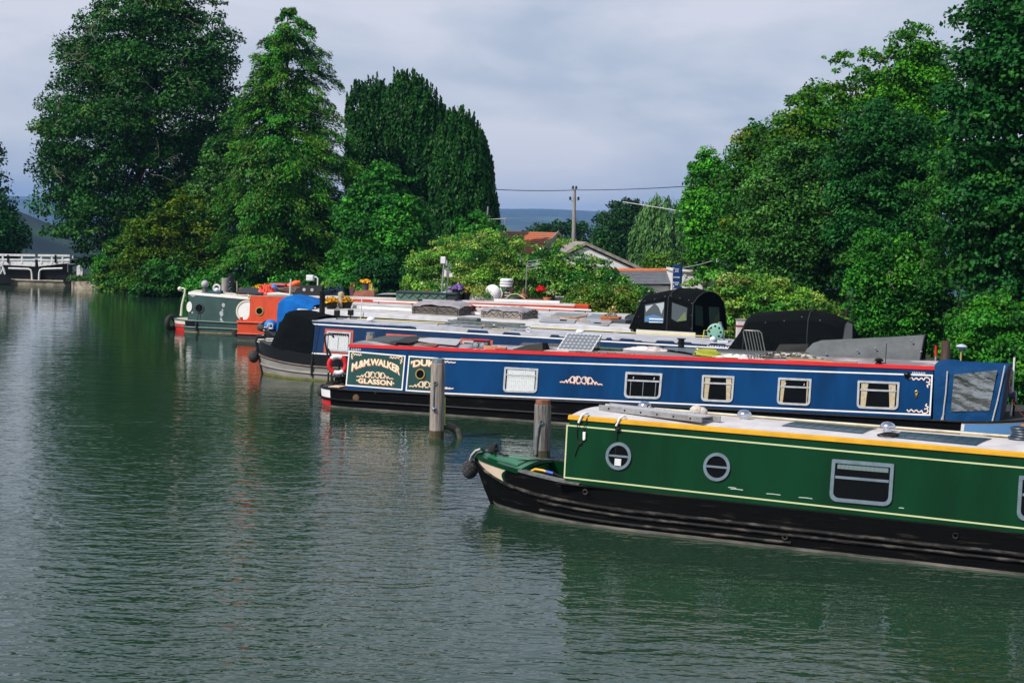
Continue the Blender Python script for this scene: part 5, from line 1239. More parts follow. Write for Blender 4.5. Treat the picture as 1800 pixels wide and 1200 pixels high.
# hull fittings
for u, v in ((626, 699.5),):
    x, z = B.pl(u, v, 0); mb = MB(); mb.lathe([(.001, -.03), (.07, -.02), (.09, 0)], (x, -.005, z), 14, 'Y'); mb.build('skin_fitting', mat('rusty', (.12, .06, .03), .8, var=.4), B.root)
x, z = B.pl(668, 689, .06); mb = MB(); mb.tube([(x - .1, -.0, z - .03), (x, .03, z + .01), (x + .1, .02, z + .03)], .03, 8); mb.build('fender_eye', BLACK, B.root)
# cratch cover at the bow
NAVY = fabric('blue_canvas', (.006, .055, .165), .6)
cc = B.r(13.7)
def bq(u, v, t): return B.pl(u, v, t)
sA, zA = 13.62, B.r(13.6) + .01; s_top, z_top = bq(1775, 639.5, 1.04); s_bot, z_bot = bq(1756, 743, .12)
rg = random.Random(4)
secs = []
for i in range(11):
    f = i / 10; sT = lerp(13.74, s_top, f); sB_ = lerp(13.77, s_bot, f)
    hT = lerp(B.r(13.6) + .08, z_top, min(1, f * 1.0)) + (.03 if 0 < f < .3 else 0); gB = lerp(B.g(13.6) - .04, z_bot, f)
    row = []
    for (tt, kk) in ((.10, 0), (.115, .2), (.135, .4), (.16, .6), (.19, .8), (.25, .955), (.42, .975), (.75, .992), (1.04, 1), (1.33, .992), (1.66, .975), (1.83, .955), (1.89, .8), (1.92, .6), (1.945, .4), (1.965, .2), (1.98, 0)):
        row.append((lerp(sB_, sT, kk), tt + .008 * rg.uniform(-1, 1), lerp(gB, hT, kk)))
    secs.append(row)
cv = cover(B, secs, 'cratch_cover', NAVY)
mb = MB(); mb.add(secs[-1], [tuple(range(len(secs[-1])))]); mb.build('cratch_front', mat('cratch_shaded', (.004, .02, .055), .6), B.root)  # front end of the blue canvas, darkened in colour to read as shaded
fr = secs[-1]; SILV = None
def on_cover(u, v, off=.012):
    p = B.pl(u, v, .17); return p
# clear crinkled window, zips, on the cover's near side
def cov_pt(s_, z_, off):
    g0 = B.g(13.6) - .04; h0 = z_top; k = (z_ - g0) / (h0 - g0); t = .10 + .10 * max(0, min(1, k)) ; return (s_, t - off, z_)
SILV = mat('crinkled_clear_vinyl', (.34, .36, .36), .12, .75, col2=(.14, .16, .15), scale=3, stretch=(1, 1, 2.2), bump=1.5, bscale=1.6, spec=.9)
cw = [B.pl(u, v, .16) for u, v in ((1677, 658), (1753, 650.5), (1739.5, 721), (1672, 722.5))]
mb = MB(); n = 26; rows = []; rg = np.random.default_rng(9); ph = rg.random(6) * 6
for j in range(n + 1):
    row = []
    for i in range(n + 1):
        x_, y_ = i / n, j / n; p = np.array(cw[3]) * (1 - x_) * (1 - y_) + np.array(cw[2]) * x_ * (1 - y_) + np.array(cw[0]) * (1 - x_) * y_ + np.array(cw[1]) * x_ * y_
        fold = .006 * math.sin((y_ + .45 * x_) * 21 + ph[0] + 2 * math.sin(3 * x_)) * (1 - .5 * x_) + .004 * math.sin((y_ + .5 * x_) * 47 + ph[1] + 3 * math.sin(5 * x_ + ph[2])) * (1 - .6 * x_)
        row.append(cov_pt(p[0], p[1], .022 + fold))
    rows.append(row)
mb.loft(rows); wv = mb.build('clear_window', SILV, B.root, smooth=True)
GZ = mat('grey_zip', (.42, .43, .45), .5)
for pts in (((1665.5, 652), (1663, 690), (1660, 715), (1657.5, 745)), ((1660, 726), (1655, 738), (1652, 744)), ((1766.5, 642), (1760, 675), (1752, 712), (1744, 742)), ((1755, 700), (1749, 722), (1745, 741))):
    mb = MB(); mb.tube([cov_pt(*B.pl(u, v, .16), .03) for u, v in pts], .016, 6); mb.build('zip', GZ, cv)
p = cov_pt(*B.pl(1641, 742, .14), .03); mb = MB(); mb.box(p[0] - .06, p[0] + .06, p[1] - .004, p[1], p[2] - .035, p[2] + .035); mb.build('maker_tag', WLINE, cv)
# bow deck things
o = B.on('tunnel_lamp', 'round chrome headlamp on a post at the blue boat bow', 'lamp', *([*B.pl(1785, 697, 1.04)][:1]), 1.04, B.g(15.4))
zl_ = B.pl(1785, 697, 1.04)[1] - B.g(15.4)
mb = MB(); mb.lathe([(.001, -.10), (.06, -.09), (.11, -.03), (.125, .03)], (-.02, 0, zl_), 18, 'X'); mb.build('shell', CHROME, o, smooth=True)
mb = MB(); mb.lathe([(.12, .03), (.08, .045), (.001, .05)], (-.02, 0, zl_), 18, 'X'); mb.build('lens', mat('lens_grey', (.3, .32, .33), .2), o, smooth=True)
mb = MB(); mb.tube([(-.02, 0, 0), (-.02, 0, zl_ - .1)], .022, 8); mb.build('post', BLACK, o)
mb = MB(); mb.tube([(-.1, -.02, zl_ + .1), (-.05, -.1, zl_ - .1), (.1, -.12, zl_ - .3), (.3, -.12, zl_ - .5)], .012, 6); mb.build('cable', mat('orange_cable', (.6, .16, .03), .5), o)
xm, zm = B.pl(1780, 660, 1.2); o = B.on('mast', 'short white mast at the blue boat bow with a striped tie', 'mast', xm, 1.2, B.g(15))
zt = B.pl(1781, 628, 1.2)[1] - B.g(15); mb = MB(); mb.tube([(0, 0, 0), (.02, 0, zt)], .022, 8); mb.build('pole', WHITE, o); mb = MB(); mb.tube([(-.03, -.03, zt * .82), (-.07, -.04, zt * .6), (-.03, -.03, zt * .35)], .025, 6); mb.build('tie', mat('striped_tie', (.5, .1, .1), .8, col2=(.1, .2, .5), scale=14, lo=.45, hi=.55), o)
# stern: tiller rail, lifebuoy, fender
BLK2 = mat('gloss_black', (.01, .01, .011), .25)
xs0, zs0 = B.pl(577, 668, 1.0)
o = B.on('tiller', 'black swan neck tiller with a slim bar at the blue boat stern', 'tiller', xs0, 1.0, B.g(0))
zt = B.pl(571, 588, 1.0)[1] - B.g(0); x2 = B.pl(587, 590, 1.0)[0] - xs0; x3 = B.pl(570.5, 590, 1.0)[0] - xs0
mb = MB(); mb.tube([(0, 0, 0), (-.0, 0, zt * .45), (x3 * .6, 0, zt * .75), (x3, 0, zt * .93), (x3 + .03, 0, zt), (x2 * .5, 0, zt * 1.01), (x2, 0, zt * .95)], .024, 8); mb.build('bar', BLK2, o, smooth=True)
mb = MB(); mb.tube([(.12, -.05, 0), (.10, -.05, zt * .55), (.0, -.05, zt * .72)], .03, 8); mb.tube([(.12, .35, 0), (.12, .35, zt * .5), (.12, -.05, zt * .52)], .025, 8); mb.build('rail', BLK2, o, smooth=True)
x, z = B.pl(593.5, 641, .75); o = B.on('lifebuoy', 'red and white lifebuoy hung on the blue boat stern rail', 'lifebuoy', x, .75, z, .35)
mb = MB(); NB = 40; Rb, rb_ = .205, .062; 
lb = mb.torus((0, 0, 0), Rb, rb_, NB, 12, 'Y')
mb.m = []
for f in mb.f:
    i = f[0] // 12; a = (i / NB * 360) % 360; mb.m.append(0 if (60 < a < 130 or 240 < a < 310) else 1)
mb.build('ring', [WHITE, mat('buoy_red', (.62, .02, .02), .4)], o, smooth=True)
mb = MB()
for k in range(8):
    a = math.radians(215 + k * 16); mb.tube([((Rb + .05) * math.cos(a), -.03, (Rb + .05) * math.sin(a)), ((Rb + .09) * math.cos(a + .05), -.02, (Rb + .10) * math.sin(a + .05))], .012, 5)
mb.build('line', ROPEW, o)
x, z = B.pl(561.5, 686, 1.04); o = B.on('stern_fender', 'round black rope fender at the blue boat stern', 'fender', sl - .06, 1.04, z)
mb = MB(); mb.lathe([(.001, -.11), (.13, -.09), (.17, 0), (.13, .10), (.001, .12)], (0, 0, 0), 18, 'X'); mb.build('pad', MATS['fender_rope'], o, smooth=True)
x, z = B.pl(603, 664, .9); o = B.on('rope_pile', 'heap of black rope and gear on the blue boat stern deck', 'rope', x - .05, 1.0, B.g(0))
mb = MB(); rg = random.Random(8)
for i in range(14): mb.torus((rg.uniform(-.16, .1), rg.uniform(-.3, .3), .04 + .02 * i), rg.uniform(.1, .17), .025, 16, 6, rg.choice('XYZ'))
mb.build('coils', ROPEB, o, smooth=True)
x, z = B.pl(600, 678, .3); o = B.on('mat', 'small cream doormat on the blue boat stern', 'mat', x - .15, .45, B.g(0) + .0); mb = MB(); mb.box(-.18, .12, -.2, .2, 0, .02); mb.build('mat', mat('cream_mat', (.6, .45, .33), .9), o, bevel=.005)
o = B.on('red_bag', 'small red bag hanging beside the blue boat cabin door', 'bag', -.06, .75, 1.25); mb = MB(); mb.ball((0, 0, 0), .12, 12, 1.1); mb.tube([(0, 0, .1), (0, 0, .25)], .015, 6); mb.build('bag', mat('bag_red', (.55, .03, .03), .6), o, smooth=True)
# roof clutter on the blue boat
DSHEET = mat('dark_grey_sheet', (.065, .075, .08), .65, var=.3, scale=3)
GREYP = mat('pale_grey_board', (.42, .42, .45), .6, var=.2, scale=4)
roof_sheet(B, ((617, 604), (668, 610), (712, 602), (660, 600)), .03, 'hatch_cover', 'dark grey sliding hatch at the stern end of the blue boat roof', 'hatch', DSHEET, .05)
roof_sheet(B, ((665, 608), (700, 610), (735, 603), (708, 601)), .02, 'dark_board', 'dark board propped beside the blue boat hatch', 'board', mat('charcoal_board', (.03, .033, .036), .6, var=.3, scale=4, spec=.15), .08)
roof_sheet(B, ((682, 610.5), (728, 614.5), (740, 611), (690, 607.5)), .03, 'timber_plank', 'rusty brown plank lying near the red edge of the blue boat', 'plank', mat('brown_plank', (.20, .12, .08), .8, var=.4, scale=5), .03)
roof_sheet(B, ((722, 606), (790, 612), (800, 606), (730, 601)), .02, 'roof_board', 'pale grey board lying across the blue boat roof', 'board', GREYP, .07)
roof_sheet(B, ((742, 616), (855, 622), (872, 617), (760, 611)), .012, 'rubber_mat', 'lilac grey rubber mat on the blue boat roof', 'mat', mat('lilac_mat', (.26, .25, .29), .8, var=.25, scale=5), .02)
x, t = B.rf(809, 612.5, 1.66); o = B.on('spot_lamp_box', 'wedge shaped box with two round lamps and a red lid', 'lamp box', x, t, None, .0)
mb = MB(); mb.prism([(-.20, -.12, 0), (.20, -.12, 0), (.20, .14, 0), (-.20, .14, 0)], [(-.17, -.03, .2), (.19, -.03, .2), (.19, .10, .2), (-.17, .10, .2)]); mb.build('box', mat('box_grey', (.06, .07, .08), .5, spec=.15), o)
mb = MB(); mb.box(-.20, .21, -.07, .12, .203, .225); mb.build('lid', RED, o)
for x_ in (-.09, .08):
    mb = MB(); mb.lathe([(.065, -.02), (.07, -.005), (.06, 0)], (x_, -.093, .1), 18, 'Y'); q = mb.build('lamp', CHROME, o, smooth=True); mb = MB(); mb.lathe([(.058, -.016), (.03, -.026), (.001, -.028)], (x_, -.093, .1), 18, 'Y'); mb.build('lens', mat('lens_grey', (.3, .32, .33), .2), q)
x, t = B.rf(835, 608, 1.68); o = B.on('blue_tarpaulin', 'crumpled bright blue tarpaulin on the blue boat roof', 'tarpaulin', x, t)
def crumple(o, lx, ly, h, m, seed, nm='sheet', n=14):
    rg = np.random.default_rng(seed); mb = MB(); hts = rg.random((n + 1, n + 1)); rows = []
    for j in range(n + 1):
        row = []
        for i in range(n + 1):
            e = min(i, n - i, j, n - j) / (n / 2); row.append(((i / n - .5) * lx + .02 * rg.normal(), (j / n - .5) * ly + .02 * rg.normal(), .008 + h * min(1, e * 1.6) * (.35 + .65 * hts[j, i])))
        rows.append(row)
    mb.loft(rows); return mb.build(nm, m, o, smooth=True)
crumple(o, .75, .4, .10, mat('tarp_blue', (.02, .17, .50), .5, bump=1, bscale=9), 3)
x, t = B.rf(836, 612.5, 1.66); o = B.on('timber_block', 'short tan timber block beside the blue tarpaulin', 'timber', x, t); mb = MB(); mb.box(-.16, .14, -.06, .06, .0, .09); mb.build('block', mat('tan_timber', (.5, .28, .16), .8, var=.3), o, bevel=.01)
x, t = B.rf(873, 609, 1.68); o = B.on('timber_block', 'small orange brown offcut on the blue boat roof', 'timber', x, t); mb = MB(); mb.box(-.14, .14, -.05, .05, .02, .07); mb.build('block', mat('orange_timber', (.5, .18, .10), .8, var=.3), o, bevel=.01)
x, t = B.rf(915, 612, 1.68); o = B.on('roof_hatch', 'low black folded hatch with a sloping lid on the blue boat', 'hatch', x, t)
mb = MB(); mb.prism([(-.42, -.2, 0), (.42, -.2, 0), (.46, .25, 0), (-.36, .25, 0)], [(-.05, -.05, .12), (.36, -.08, .20), (.42, .12, .20), (.0, .14, .13)]); mb.build('lid', mat('hatch_black', (.012, .013, .013), .5, var=.4, scale=6, spec=.1), o)
roof_sheet(B, ((860, 619), (1000, 624), (1030, 615), (890, 610)), .012, 'netting', 'dark scrim netting spread over the blue boat roof', 'netting', mat('scrim', (.03, .035, .035), .9, col2=(.16, .16, .16), scale=22, bump=2, bscale=30), .01)
roof_sheet(B, ((908, 622.5), (962, 625), (958, 622), (915, 619.5)), .01, 'white_board', 'cream coloured board near the red edge left of the solar panel', 'board', mat('cream_board', (.62, .55, .50), .7, var=.2), .02)
q = [B.rf(978.6, 611.5, 1.70), B.rf(1040, 614.5, 1.70)]; x, t = q[0]
o = B.on('solar_panel', 'tilted framed solar panel with white diamond grid on the blue boat', 'solar panel', x, t, None, math.atan2(q[1][1] - q[0][1], q[1][0] - q[0][0]))
Lp = math.hypot(q[1][0] - q[0][0], q[1][1] - q[0][1]); tl = .62; ca, sa = math.cos(.62), math.sin(.62)
mb = MB(); mb.prism([(0, 0, .02), (Lp, 0, .02), (Lp + .12, tl * ca, .02 + tl * sa), (.12, tl * ca, .02 + tl * sa)], [(0, -.02 * sa, .02 + .03), (Lp, -.02 * sa, .05), (Lp + .12, tl * ca - .02 * sa, .05 + tl * sa), (.12, tl * ca - .02 * sa, .05 + tl * sa)]); mb.build('frame', mat('panel_white', (.62, .63, .65), .4, .3), o)
mb = MB()
for i in range(8):
    for j in range(5):
        def PP(a, c): a, c = .03 + .94 * a, .04 + .92 * c; return (a * Lp + .12 * c, c * tl * ca - .024 * sa, .054 + c * tl * sa)
        x0, x1, y0, y1 = (i + .03) / 8, (i + .97) / 8, (j + .03) / 5, (j + .97) / 5; dx, dy = .22 / 8, .22 / 5
        mb.add([PP(x0 + dx, y0), PP(x1 - dx, y0), PP(x1, y0 + dy), PP(x1, y1 - dy), PP(x1 - dx, y1), PP(x0 + dx, y1), PP(x0, y1 - dy), PP(x0, y0 + dy)], [tuple(range(8))])
mb.build('cells', mat('cell_grey', (.17, .19, .22), .25, var=.2, scale=9), o)
mb = MB(); mb.tube([(.1, tl * ca, 0), (.12, tl * ca, tl * sa)], .015, 6); mb.tube([(Lp, tl * ca, 0), (Lp + .1, tl * ca, tl * sa)], .015, 6); mb.build('leg', GAL, o)
roof_sheet(B, ((1055, 613.5), (1105, 616), (1112, 611), (1062, 608.5)), .03, 'green_tarpaulin', 'folded dark green tarpaulin right of the tilted solar panel', 'tarpaulin', mat('tarp_green', (.05, .12, .085), .8, var=.4, scale=7, bump=1), .03)
x, t = B.rf(1040, 617.5, 1.70); o = B.on('chain', 'length of dark rusty chain below the tilted solar panel', 'chain', x, t)
mb = MB()
for k in range(22): mb.torus((-.5 + k * .055, .02 * math.sin(k), .025), .022, .007, 10, 5, 'Y' if k % 2 else 'Z')
mb.build('links', mat('rust_chain', (.10, .05, .035), .7, var=.4), o)
x, t = B.rf(1095, 621.5, 1.71); o = B.on('chain', 'pinkish rope chain coiled along the roof before the small flue', 'chain', x, t)
mb = MB()
for k in range(24): mb.torus((-.6 + k * .055, .02 * math.sin(k * 2), .025), .024, .009, 10, 5, 'Y' if k % 2 else 'Z')
mb.build('links', mat('pink_rope', (.40, .20, .18), .9), o)
x, t = B.rf(1140, 613, 1.72); o = B.on('dust_sheet', 'crumpled white dust sheet left of the small black flue', 'sheet', x, t); crumple(o, 1.25, .5, .09, mat('dust_sheet_cloth', (.62, .56, .54), .95, col2=(.25, .2, .17), scale=5, lo=.5, hi=.7), 6)
mushroom(B, 1157, 615, 'small steel mushroom vent on the white dust sheet', CHROME, .09)
x, t = B.rf(1197, 617, 1.72); o = B.on('roof_flue', 'short black stove flue on the blue boat roof', 'flue', x, t); mb = MB(); mb.lathe([(.09, -.02), (.075, .02), (.07, .20), (.085, .205), (.085, .23), (.07, .235), (.07, .28), (.10, .285), (.10, .31), (.085, .31)], (0, 0, 0), 16); mb.build('pipe', BLACK, o, smooth=True)
mushroom(B, 1232.5, 617, 'tarnished brass mushroom vent right of the short black flue', mat('tarnished', (.36, .30, .22), .35, .8), .095)
x, t = B.rf(1243, 623, 1.73); o = B.on('rope_coil', 'coil of yellow green rope on the blue boat roof', 'rope', x, t)
mb = MB()
for i in range(6): mb.tube([(.30 * math.cos(a) * (1 - .05 * i) + .03 * math.sin(3 * a + i), .10 * math.sin(a) * (1 - .06 * i), .02 + .022 * i + .01 * math.sin(2 * a + i)) for a in [k * 6.283 / 20 for k in range(21)]], .018, 6)
mb.build('coil', mat('lime_rope', (.36, .40, .04), .85, bump=.6, bscale=50), o, smooth=True)
roof_sheet(B, ((1168, 620), (1222, 625.5), (1228, 622.5), (1176, 616)), .03, 'blue_board', 'dull blue wooden board angled on the blue boat roof', 'board', mat('slate_blue_board', (.10, .14, .17), .6, var=.3), .06)
roof_sheet(B, ((1202, 634), (1268, 637), (1280, 629), (1222, 626)), .012, 'turf_mat', 'bright green artificial turf mat on the blue boat roof', 'mat', mat('turf_green', (.16, .24, .06), .95, var=.25, scale=20), .02)
x, t = B.rf(1290, 627.5, 1.75); o = B.on('dust_sheet', 'torn white plastic sheet beside the green turf mat', 'sheet', x, t); crumple(o, 1.3, .32, .10, mat('plastic_sheet', (.66, .66, .68), .6, col2=(.2, .2, .2), scale=6, lo=.52, hi=.7), 7)
x, t = B.rf(1339, 628, 1.76); o = B.on('wire_rack', 'upright rusty wire grill rack on the blue boat roof', 'rack', x - .22, t)
mb = MB(); R0, R1 = .0, .44
fr_ = [(-.16, 0, .0), (.20, 0, .0), (.20, -.02, .06)]
def rk(a, h): return (a - .28 * h * .55, .05, h * .62 + .02)
out_ = [rk(-.10, .03), rk(-.07, 0), rk(.26, 0), rk(.30, .05), rk(.30, .93), rk(.26, 1), rk(-.06, 1), rk(-.10, .95)]
mb.tube(out_, .014, 6, closed=True); mb.build('frame', mat('rack_steel', (.22, .23, .22), .5, .5, var=.3), o, smooth=True)
mb = MB()
for k in range(5): a = -.03 + k * .065; mb.tube([rk(a, .0), rk(a, 1.0)], .011, 6)
mb.build('bars', MATS['rack_steel'], o)
x, t = B.rf(1385, 627, 1.76); o = B.on('dust_sheet', 'camouflage cloth heaped on the roof right of the wire rack', 'sheet', x, t); crumple(o, 1.7, .3, .12, mat('camo_cloth', (.45, .42, .38), .9, col2=(.05, .055, .04), scale=11, lo=.45, hi=.52), 8, n=18)
x, t = B.rf(1440, 632, 1.77); o = B.on('timber_pole', 'weathered timber pole along the blue boat roof', 'pole', x, t, None, -.05); mb = MB(); mb.bar((-.75, 0, .04), (.8, 0, .03), .09, .05); mb.build('pole', WOODW, o); mb = MB(); mb.tube([(-.7, -.08, .02), (-.2, -.1, .02), (.3, -.09, .02)], .012, 6); mb.build('strap', mat('orange_cable', (.6, .16, .03), .5), o)
x, t = B.rf(1541, 638, 1.78); o = B.on('tv_puck_aerial', 'small black domed aerial with a thin whip on the blue boat', 'aerial', x, t); mb = MB(); mb.lathe([(.10, 0), (.07, .03), (.05, .06), (.09, .07), (.1, .1), (.05, .13), (.001, .14)], (0, 0, 0), 14); mb.build('dome', BLACK, o, smooth=True); mb = MB(); mb.tube([(.14, 0, 0), (.145, 0, .46)], .008, 6); mb.build('whip', BLACK, o)
x, t = B.rf(1632, 642, 1.79); o = B.on('roof_rod', 'short red rod standing at the end of the blue boat roof', 'rod', x, 1.4); mb = MB(); mb.tube([(0, 0, 0), (0, 0, .10)], .02, 8); mb.build('base', GAL, o); mb = MB(); mb.tube([(0, 0, .1), (-.005, 0, .34)], .024, 8); mb.build('rod', RED, o)
x, t = 13.55, 1.5; o = B.on('stove_chimney', 'tall brown steel chimney beside the blue canvas cover', 'chimney', x + .0, t); zc = B.pl(1662.5, 599, t)[1] - B.top(x, t); xo = B.pl(1662.5, 610, t)[0] - x
mb = MB(); mb.lathe([(.10, -.03), (.10, zc * .3), (.098, zc), (.085, zc)], (xo, 0, 0), 18); mb.build('pipe', mat('brown_steel', (.17, .11, .08), .35, .6, var=.4, scale=4, stretch=(3, 3, .3)), o, smooth=True)

# ================================================================== boat C: navy narrowboat with black covers
Cb = Boat('narrowboat', 'dark navy narrowboat with red framed curtained windows and black bow cover', (573, 670), (1285, 716))
Cb.cam = .022; Cb.G = (-.6, .72, 11.4, .70); Cb.R = (-.6, 1.665, 11.4, 1.625)
NAVYP = paint('navy_paint', (.004, .030, .095), .35, .3)
CHULL = mat('grey_hull', (.17, .16, .15), .6, col2=(.30, .285, .26), scale=3, stretch=(.4, 1, 3), lo=.35, hi=.7)
CUP = mat('black_upper_hull', (.005, .0055, .007), .3, var=.3, scale=4, spec=.4)
sw, _ = Cb.pl(458, 654, 1.04); stp, stz = Cb.pl(449, 602, 1.04)
hull(Cb, (sw + .1, stp + .05, -.3, True), (15.6, 16.2, 14.6, False), [CHULL, mat('mossy_waterline', (.16, .16, .03), .8, var=.5, scale=4)], rise_l=.30, strakes=(.55,), strake_mat=mat('rust_strake', (.10, .05, .035), .7, col2=(.16, .13, .11), scale=6), deck_mat=CUP)
for sd_ in (-1, 1):
    skin(Cb, .0, 1.0, .58, 1.0, .004, CUP, 'upper_hull', 16, side=sd_); skin(Cb, 1.0, 1.99, .58, 1.0, .004, CUP, 'upper_hull', 4, side=sd_)
    mb = MB(); mb.tube([Cb.pt(sd_, .28, q, .01) for q in Cb.QS if q <= 1.6], .028, 6); mb.build('rubbing_strake', CHULL, Cb.root, smooth=True)
mb = MB(); p0 = Cb.pt(-1, 1, 0); mb.tube([Cb.pt(-1, w, 0) for w in (-.2, .2, .6, .9)] + [(p0[0] + .06, 1.04, p0[2] + .03), (p0[0] + .25, 1.04, p0[2] + .07)], [.05, .05, .06, .08, .10, .06], 10); mb.build('stem_bar', CUP, Cb.root, smooth=True)
cabin(Cb, -.60, 12.6, NAVYP, mat('lavender_grey_roof', (.43, .44, .49), .6, var=.25, scale=2), None)
# roof paint lapping unevenly over the navy side
rg = random.Random(12); lo_, hi_ = [], []
x = -.6; pts = []
while x < 11.9:
    d = .02 if x < 2.6 else rg.choice((.02, .03, .09, .11, .10, .04)); 
    if 6.6 < x < 11.9: d = max(.03, d - .03)
    step = rg.uniform(.12, .5); pts += [(x, d), (min(11.9, x + step - .05), d + rg.uniform(-.01, .01))]; x += step
mb = MB(); mb.loft([[Cb.S(x_, Cb.r(x_) + .001, .003) for x_, d in pts], [Cb.S(x_, Cb.r(x_) - d, .003) for x_, d in pts]]); mb.build('peeling_roof_paint', MATS['lavender_grey_roof'], Cb.root)
tl, bl = Cb.sd(543.5, 569), Cb.sd(538.5, 620); t1 = Cb.sd(1217, 608.6)
tR = (12.3, lerp(tl[1], t1[1], (12.3 - tl[0]) / (t1[0] - tl[0]))); sline(Cb, [tl, tR, (12.3, Cb.g(12.3) + .06), bl], .035, .005, True).build('coach_line', WLINE, Cb.root)
CORAL = mat('coral_frame', (.50, .085, .05), .5, var=.25, scale=4)
def rwin(q):
    f = spoly(Cb, [Cb.sd(*p) for p in q], .004, .012).build('window_surround', CORAL, Cb.root)
    qs = [Cb.sd(*p) for p in q]; cx, cz = sum(p[0] for p in qs) / 4, sum(p[1] for p in qs) / 4
    q2 = [(cx + (p[0] - cx) * .85, cz + (p[1] - cz) * .83) for p in qs]
    old = Cb.ins; Cb.ins = old - .017
    window(Cb, q2, ALU, .05, .03, .02, transom=0, curtain='pair', proud=.02); Cb.ins = old
for q in (((572, 577.3), (621.8, 580.5), (619, 622.5), (569, 619.5)), ((679, 585.8), (733, 589), (730, 632), (676, 628)), ((810, 594.2), (866.8, 598), (864, 641), (807, 637)), ((944.5, 602.2), (1002, 606), (999, 649), (941, 645))): rwin(q)
mb = MB(); a0 = Cb.sd(1243, 606.5)
for k in range(11):
    a = (a0[0] + k * .068, a0[1] - .0008 * k - .005); h_ = .055
    m2 = sline(Cb, [(a[0], a[1] - h_), (a[0] + .012, a[1]), (a[0] + .04, a[1] - .01), (a[0] + .03, a[1] - h_)][:3 + k % 2], .014, .006); mb.add(m2.v, m2.f)
mb.build('name_lettering', WLINE, Cb.root)
BCAN = fabric('black_canvas', (.0045, .0062, .0068), .95)
# bow cover
s0, z0 = Cb.pl(500, 547, .7); sb, zb = Cb.pl(474, 622, .35)
rg = random.Random(5); secs = []
for (sb_, st_, gz, hz_, tb) in ((-.52, -.50, .72, 1.76, .12), (-.8, -.82, .72, 1.80, .12), (-1.1, -1.1, .74, 1.86, .13), (-1.45, -1.35, .78, 1.90, .18), (-1.75, -1.52, .82, 1.88, .28), (-1.98, -1.62, .88, 1.76, .42)):
    row = []
    for tt, kk in ((tb, 0), (tb + .02, .25), (tb + .05, .5), (tb + .09, .75), (tb + .16, .92), (tb + .35, .98), (1.04, 1.0)):
        row.append((lerp(sb_, st_, kk), tt + rg.uniform(-.012, .012), lerp(gz, hz_, kk)))
    row += [(p[0], 2.08 - p[1], p[2]) for p in reversed(row[:-1])]; secs.append(row)
secs.append([(-1.80 - .22 * (1 - (p[2] - .8) / 1.1), lerp(p[1], 1.04, .4), min(p[2], 1.55)) for p in secs[-1]])
cover(Cb, secs, 'bow_cover', BCAN); mb = MB(); mb.add(secs[-1], [tuple(range(len(secs[-1])))]); mb.build('bow_cover_front', BCAN, Cb.root)
# stern cover
secs = []; rows = [(1291, 604, 0), (1307, 580, 1), (1319, 557, 2), (1328, 549.5, 2), (1380, 546, 2), (1430, 544.5, 2), (1465, 552, 2), (1492, 566, 2), (1504, 590, 1)]
zs_ = 1.62
for i, (u, v, k) in enumerate(rows):
    x, z = Cb.pl(u, v, .95); z = max(z, 1.0)
    bz_ = 1.0; e = 0 if i else .05
    row = []
    for tt, kk in ((.10, 0), (.12, .3), (.15, .6), (.22, .85), (.45, .96), (1.04, 1.0)): row.append((x + rg.uniform(-.01, .01), tt, lerp(min(bz_, z - .03), z, kk)))
    row += [(p[0], 2.08 - p[1], p[2]) for p in reversed(row[:-1])]; secs.append(row)
stc = cover(Cb, secs, 'stern_cover', BCAN)
for r_ in (secs[0], secs[-1]): mb = MB(); mb.add(r_, [tuple(range(len(r_)))]); mb.build('stern_cover_end', BCAN, Cb.root)
for q_, own in ((secs[2], stc), (secs[5], stc), (secs[7], stc)):
    mb = MB(); mb.tube([(p[0], p[1] - (.008 if p[1] < 1.04 else -.008), p[2] + .008) for p in q_], .014, 5); mb.build('seam', mat('seam_tape', (.02, .024, .026), .8), own)
x, z = Cb.pl(1490, 583, .1); mb = MB(); mb.add([(x - .12, .10, z - .22), (x + .12, .10, z - .22), (x + .10, .17, z + .2), (x - .04, .17, z + .24)], [(0, 1, 2, 3)]); mb.build('clear_window', mat('smoky_vinyl', (.05, .06, .06), .15), stc)
mb = MB()
for u, v in ((1345, 567), (1378, 564), (1409, 557), (1441, 563), (1402, 590)): x, z = Cb.pl(u, v, .2); mb.ball((x, .10 + .12 * max(0, (z - 1) / 1.2), z), .018, 6)
mb.build('snap_studs', CHROME, stc)
# roof things
x, t = Cb.rf(566, 557, 1.68); o = Cb.on('stove_chimney', 'tall black banded chimney on the navy boat', 'chimney', x, t); zc = Cb.pl(565, 512, t)[1] - Cb.r(x)
mb = MB(); mb.lathe([(.10, -.02), (.085, .03), (.08, zc * .7), (.095, zc * .705), (.095, zc * .73), (.08, zc * .735), (.08, zc * .8), (.095, zc * .805), (.095, zc * .83), (.08, zc * .835), (.085, zc), (.07, zc)], (0, 0, 0), 16); mb.build('pipe', BLACK, o, smooth=True)
mushroom(Cb, 652, 565, 'white mushroom vent near the chimney end of the navy boat', mat('white_vent', (.72, .73, .76), .4), .12)
mushroom(Cb, 871, 576, 'white mushroom vent right of the folded ladder on the navy boat', mat('white_vent', (.72, .73, .76), .4), .11)
mushroom(Cb, 1014, 587, 'white mushroom vent behind the tilted solar panel', mat('white_vent', (.72, .73, .76), .4), .12)
mushroom(Cb, 1249, 600, 'small white mushroom vent right of the hose reel', mat('white_vent', (.72, .73, .76), .4), .08)
x, t = Cb.rf(928, 580, 1.70); o = Cb.on('roof_ring', 'white mooring ring standing on the navy boat roof', 'ring', x, t); mb = MB(); mb.torus((0, 0, .06), .055, .014, 18, 7, 'Y'); mb.build('ring', WHITE, o, smooth=True)
